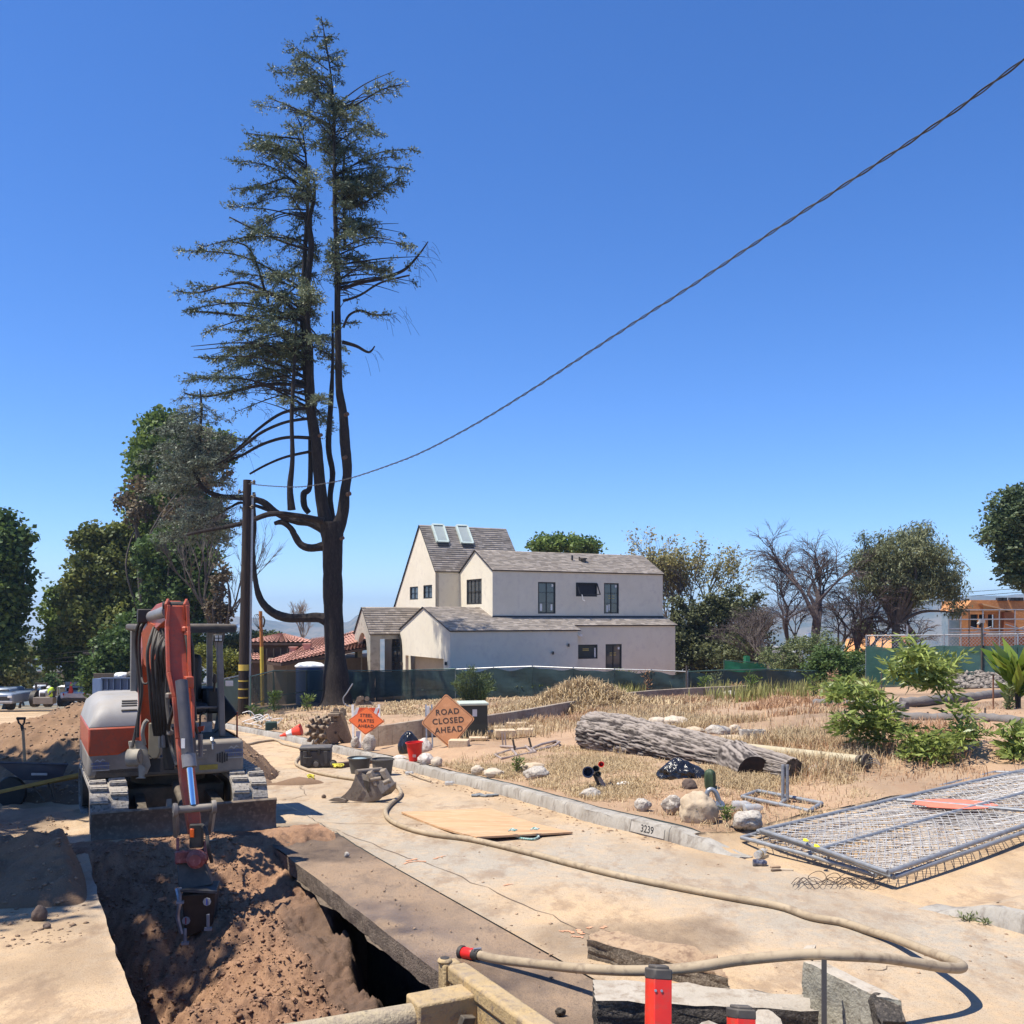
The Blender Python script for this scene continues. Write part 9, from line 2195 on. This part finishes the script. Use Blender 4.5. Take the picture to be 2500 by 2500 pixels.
plant('spiky_stalk', 'small bottlebrush-like green stalk left of the paddle-leaf plant', 'plant', G(2465, 1742), [[at(2465, 1742, YB2 - .4), at(2464, 1715, YB2 - .4), at(2464, 1680, YB2 - .4)]], ml4, m_bark, .13, 170, .2, 8, .02, 0, .1, .02)
YG_ = G(1160, 1712).y - .5
plant('green_shrub', 'upright feathery green shrub in front of the house fence behind the large sign', 'shrub', G(1155, 1722), [[at(1155 + d * .4, 1722, YG_), at(1155 + d * .7, 1690, YG_), at(1155 + d, 1690 - h, YG_ + d * .01)] for d, h in ((-45, 20), (-32, 38), (-20, 45), (-8, 52), (0, 56), (12, 35), (25, 42), (36, 40), (44, 22), (50, 5))], leaf_mat('rosemary_leaf', (.05, .085, .03), (.16, .21, .08), .2), m_bark, .13, 4200, .16, 9, .16, -.35, .05, .012)
for k, (px, py, h, c, lb) in enumerate(((1285, 1700, 52, 3, 'thin dry thistle standing before the black fabric left of the weed heap'), (1265, 1702, 24, 3, 'short dry seed-head weed beside the thin thistle'), (1318, 1700, 30, 4, 'tuft of pale green strappy leaves at the fence foot'), (1516, 1692, 56, 4, 'leafy stalk against the fence right of the weed heap'), (1538, 1694, 50, 3, 'bright green stalk second right of the weed heap'), (1580, 1694, 54, 5, 'dry branching weed third right of the weed heap'),
                                       (1718, 1698, 44, 4, 'young green sapling before the fence, right of the bare grey post'), (1750, 1692, 50, 3, 'slender green sapling with pale leaves near the end of the garden wall'), (1838, 1700, 54, 4, 'tall weedy sapling before the fence at the back right'), (1800, 1698, 28, 5, 'low dry bush at the back right of the lot'), (1985, 1712, 66, 4, 'spiky green clump left of the hedge'), (2035, 1715, 80, 5, 'dead flower stalk rising over the fallen branch'),
                                       (1265, 1892, 42, 4, 'spiky green weed between the kerbside boulders'), (705, 1770, 0, 4, ''), (752, 1738, 36, 4, 'small sapling on the verge in front of the dark blue tank'), (628, 1768, 40, 1, 'dark ivy clump at the foot of the utility pole'), (672, 1745, 60, 1, 'dark creeper climbing the see-through fence'), (1700, 2005, 34, 4, 'greenish grass tuft in front of the tan boulder'), (1775, 2010, 40, 4, 'yellowish grass tuft left of the grey speckled boulder'))):
 if not h: continue
 g0 = G(px, py); Y = g0.y; g = random.Random(k); st_ = [[g0, at(px + g.uniform(-6, 6), py - h * .55, Y), at(px + g.uniform(-10, 10) * (1.8 if c in (1, 4) else 1), py - h * g.uniform(.8, 1.05), Y + g.uniform(-.1, .1))] for _ in range(2 + c)]
 plant('weed', lb, 'weed', g0, st_, {1: ml1, 3: ml4, 4: ml3, 5: m_rust}[c], m_bark_g, .045 * Y / 12, 110 * (3 if c == 1 else 1) + 90 * (c == 4), .25, 30 + k, .004 * Y, .0, .15, .006)
for k, (px, y0, y1, lb) in enumerate(((1676, 1625, 1692, 'tall bare grey post at the fence, right of the house'), (1607, 1665, 1690, 'short pale stake beside the weeds at the back fence'), (2425, 1647, 1730, 'thin rusty stake standing in the sand at the right'), (2152, 1638, 1712, 'thin grey stake behind the fallen branches'), (2405, 1728, 1745, 'short wooden stake in the sand at the right'), (2265, 1738, 1745, 'short dark stake under the leaning sapling'))):
 g0 = G(px, y1); t = T('stake', lb, 'stake', g0); mb = MB(); mb.cyl(g0 - Vector((0, 0, .1)), at(px, y0, g0.y), .03 if k < 2 else .018, 6); mb.build('rod', m_bark_g if k != 2 else mat('rust', (.2, .09, .05)), t)
# silt socks and the rubble bank
m_sock = mat('grey_silt_sock', (.19, .17, .155), (.14, .125, .115), 3, .95, bump=.5, bs=40)
for k, (pts, r, lb) in enumerate((([(1990, 1716), (2040, 1716), (2110, 1718), (2160, 1722), (2215, 1724)], .10, 'grey silt sock lying across the back of the lot, left length'), ([(2200, 1716), (2260, 1712), (2320, 1706), (2380, 1702), (2410, 1698), (2440, 1694)], .12, 'grey silt sock lying across the back of the lot, right length'),
                             ([(2150, 1745), (2260, 1752), (2380, 1752), (2440, 1756), (2560, 1770)], .09, 'half buried pale silt sock in front of the long one'))):
 t = T('silt_sock', lb, 'silt sock', G(*pts[0])); P = catmull([G(a, b, r * .7 + .02 * math.sin(a * .09)) for a, b in pts], 8); mb = MB(); mb.tube(P, [r * (1 + .12 * math.sin(i * 1.7 + k)) for i in range(len(P))], 12); mb.build('sock', m_sock, t)
def pts_bank(n):
 px = rng.uniform(2300, 2520, n); t_ = rng.random(n); Y = np.interp(px, [2300, 2520], [34.2, 32.0]) - 1.3 * t_; X = (px - 1250) / F * Y; z = zg(X, Y) + .50 * (1 - t_); return np.stack([X, Y, z], -1)
o = clods('rubble_bank', 900, pts_bank, .05, .17, mat('rubble_stone', (.30, .26, .22), (.12, .10, .085), 3, .95, attr='rnd')); tag(o, kind='stuff')
# litter of twigs in the gutter, tufts on the driveway
for k, (px, py, h) in enumerate(((2365, 2252, 16), (2405, 2262, 10))):
 g0 = G(px, py); plant('weed', 'small green weed in the driveway crack, ' + ('larger one' if k == 0 else 'smaller one'), 'weed', g0, [[g0, g0 + Vector((g, .0, .03)), g0 + Vector((g * 2.2, .02, .03 + .02 * (j % 2)))] for j, g in enumerate((-.05, -.03, -.01, .01, .03, .05) if k == 0 else (-.02, 0, .02))], ml4, ml4, .035, 70 if k == 0 else 30, .3, 50 + k, .015, -.1, .1, .002)
mb = MB(); mb.box((0, 1900, -60), (5200, 4300, 290))
m = bpy.data.materials.new('haze_air'); m.use_nodes = True
n_ = m.node_tree.nodes; n_.remove(n_['Principled BSDF'])
pv = n_.new('ShaderNodeVolumePrincipled'); pv.inputs['Color'].default_value = (.50, .72, 1, 1); pv.inputs['Density'].default_value = .00028; pv.inputs['Anisotropy'].default_value = 0.2
m.node_tree.links.new(pv.outputs[0], n_['Material Output'].inputs['Volume'])
haze = tag(mb.build('haze', m, smooth=0, world=0), kind='stuff')
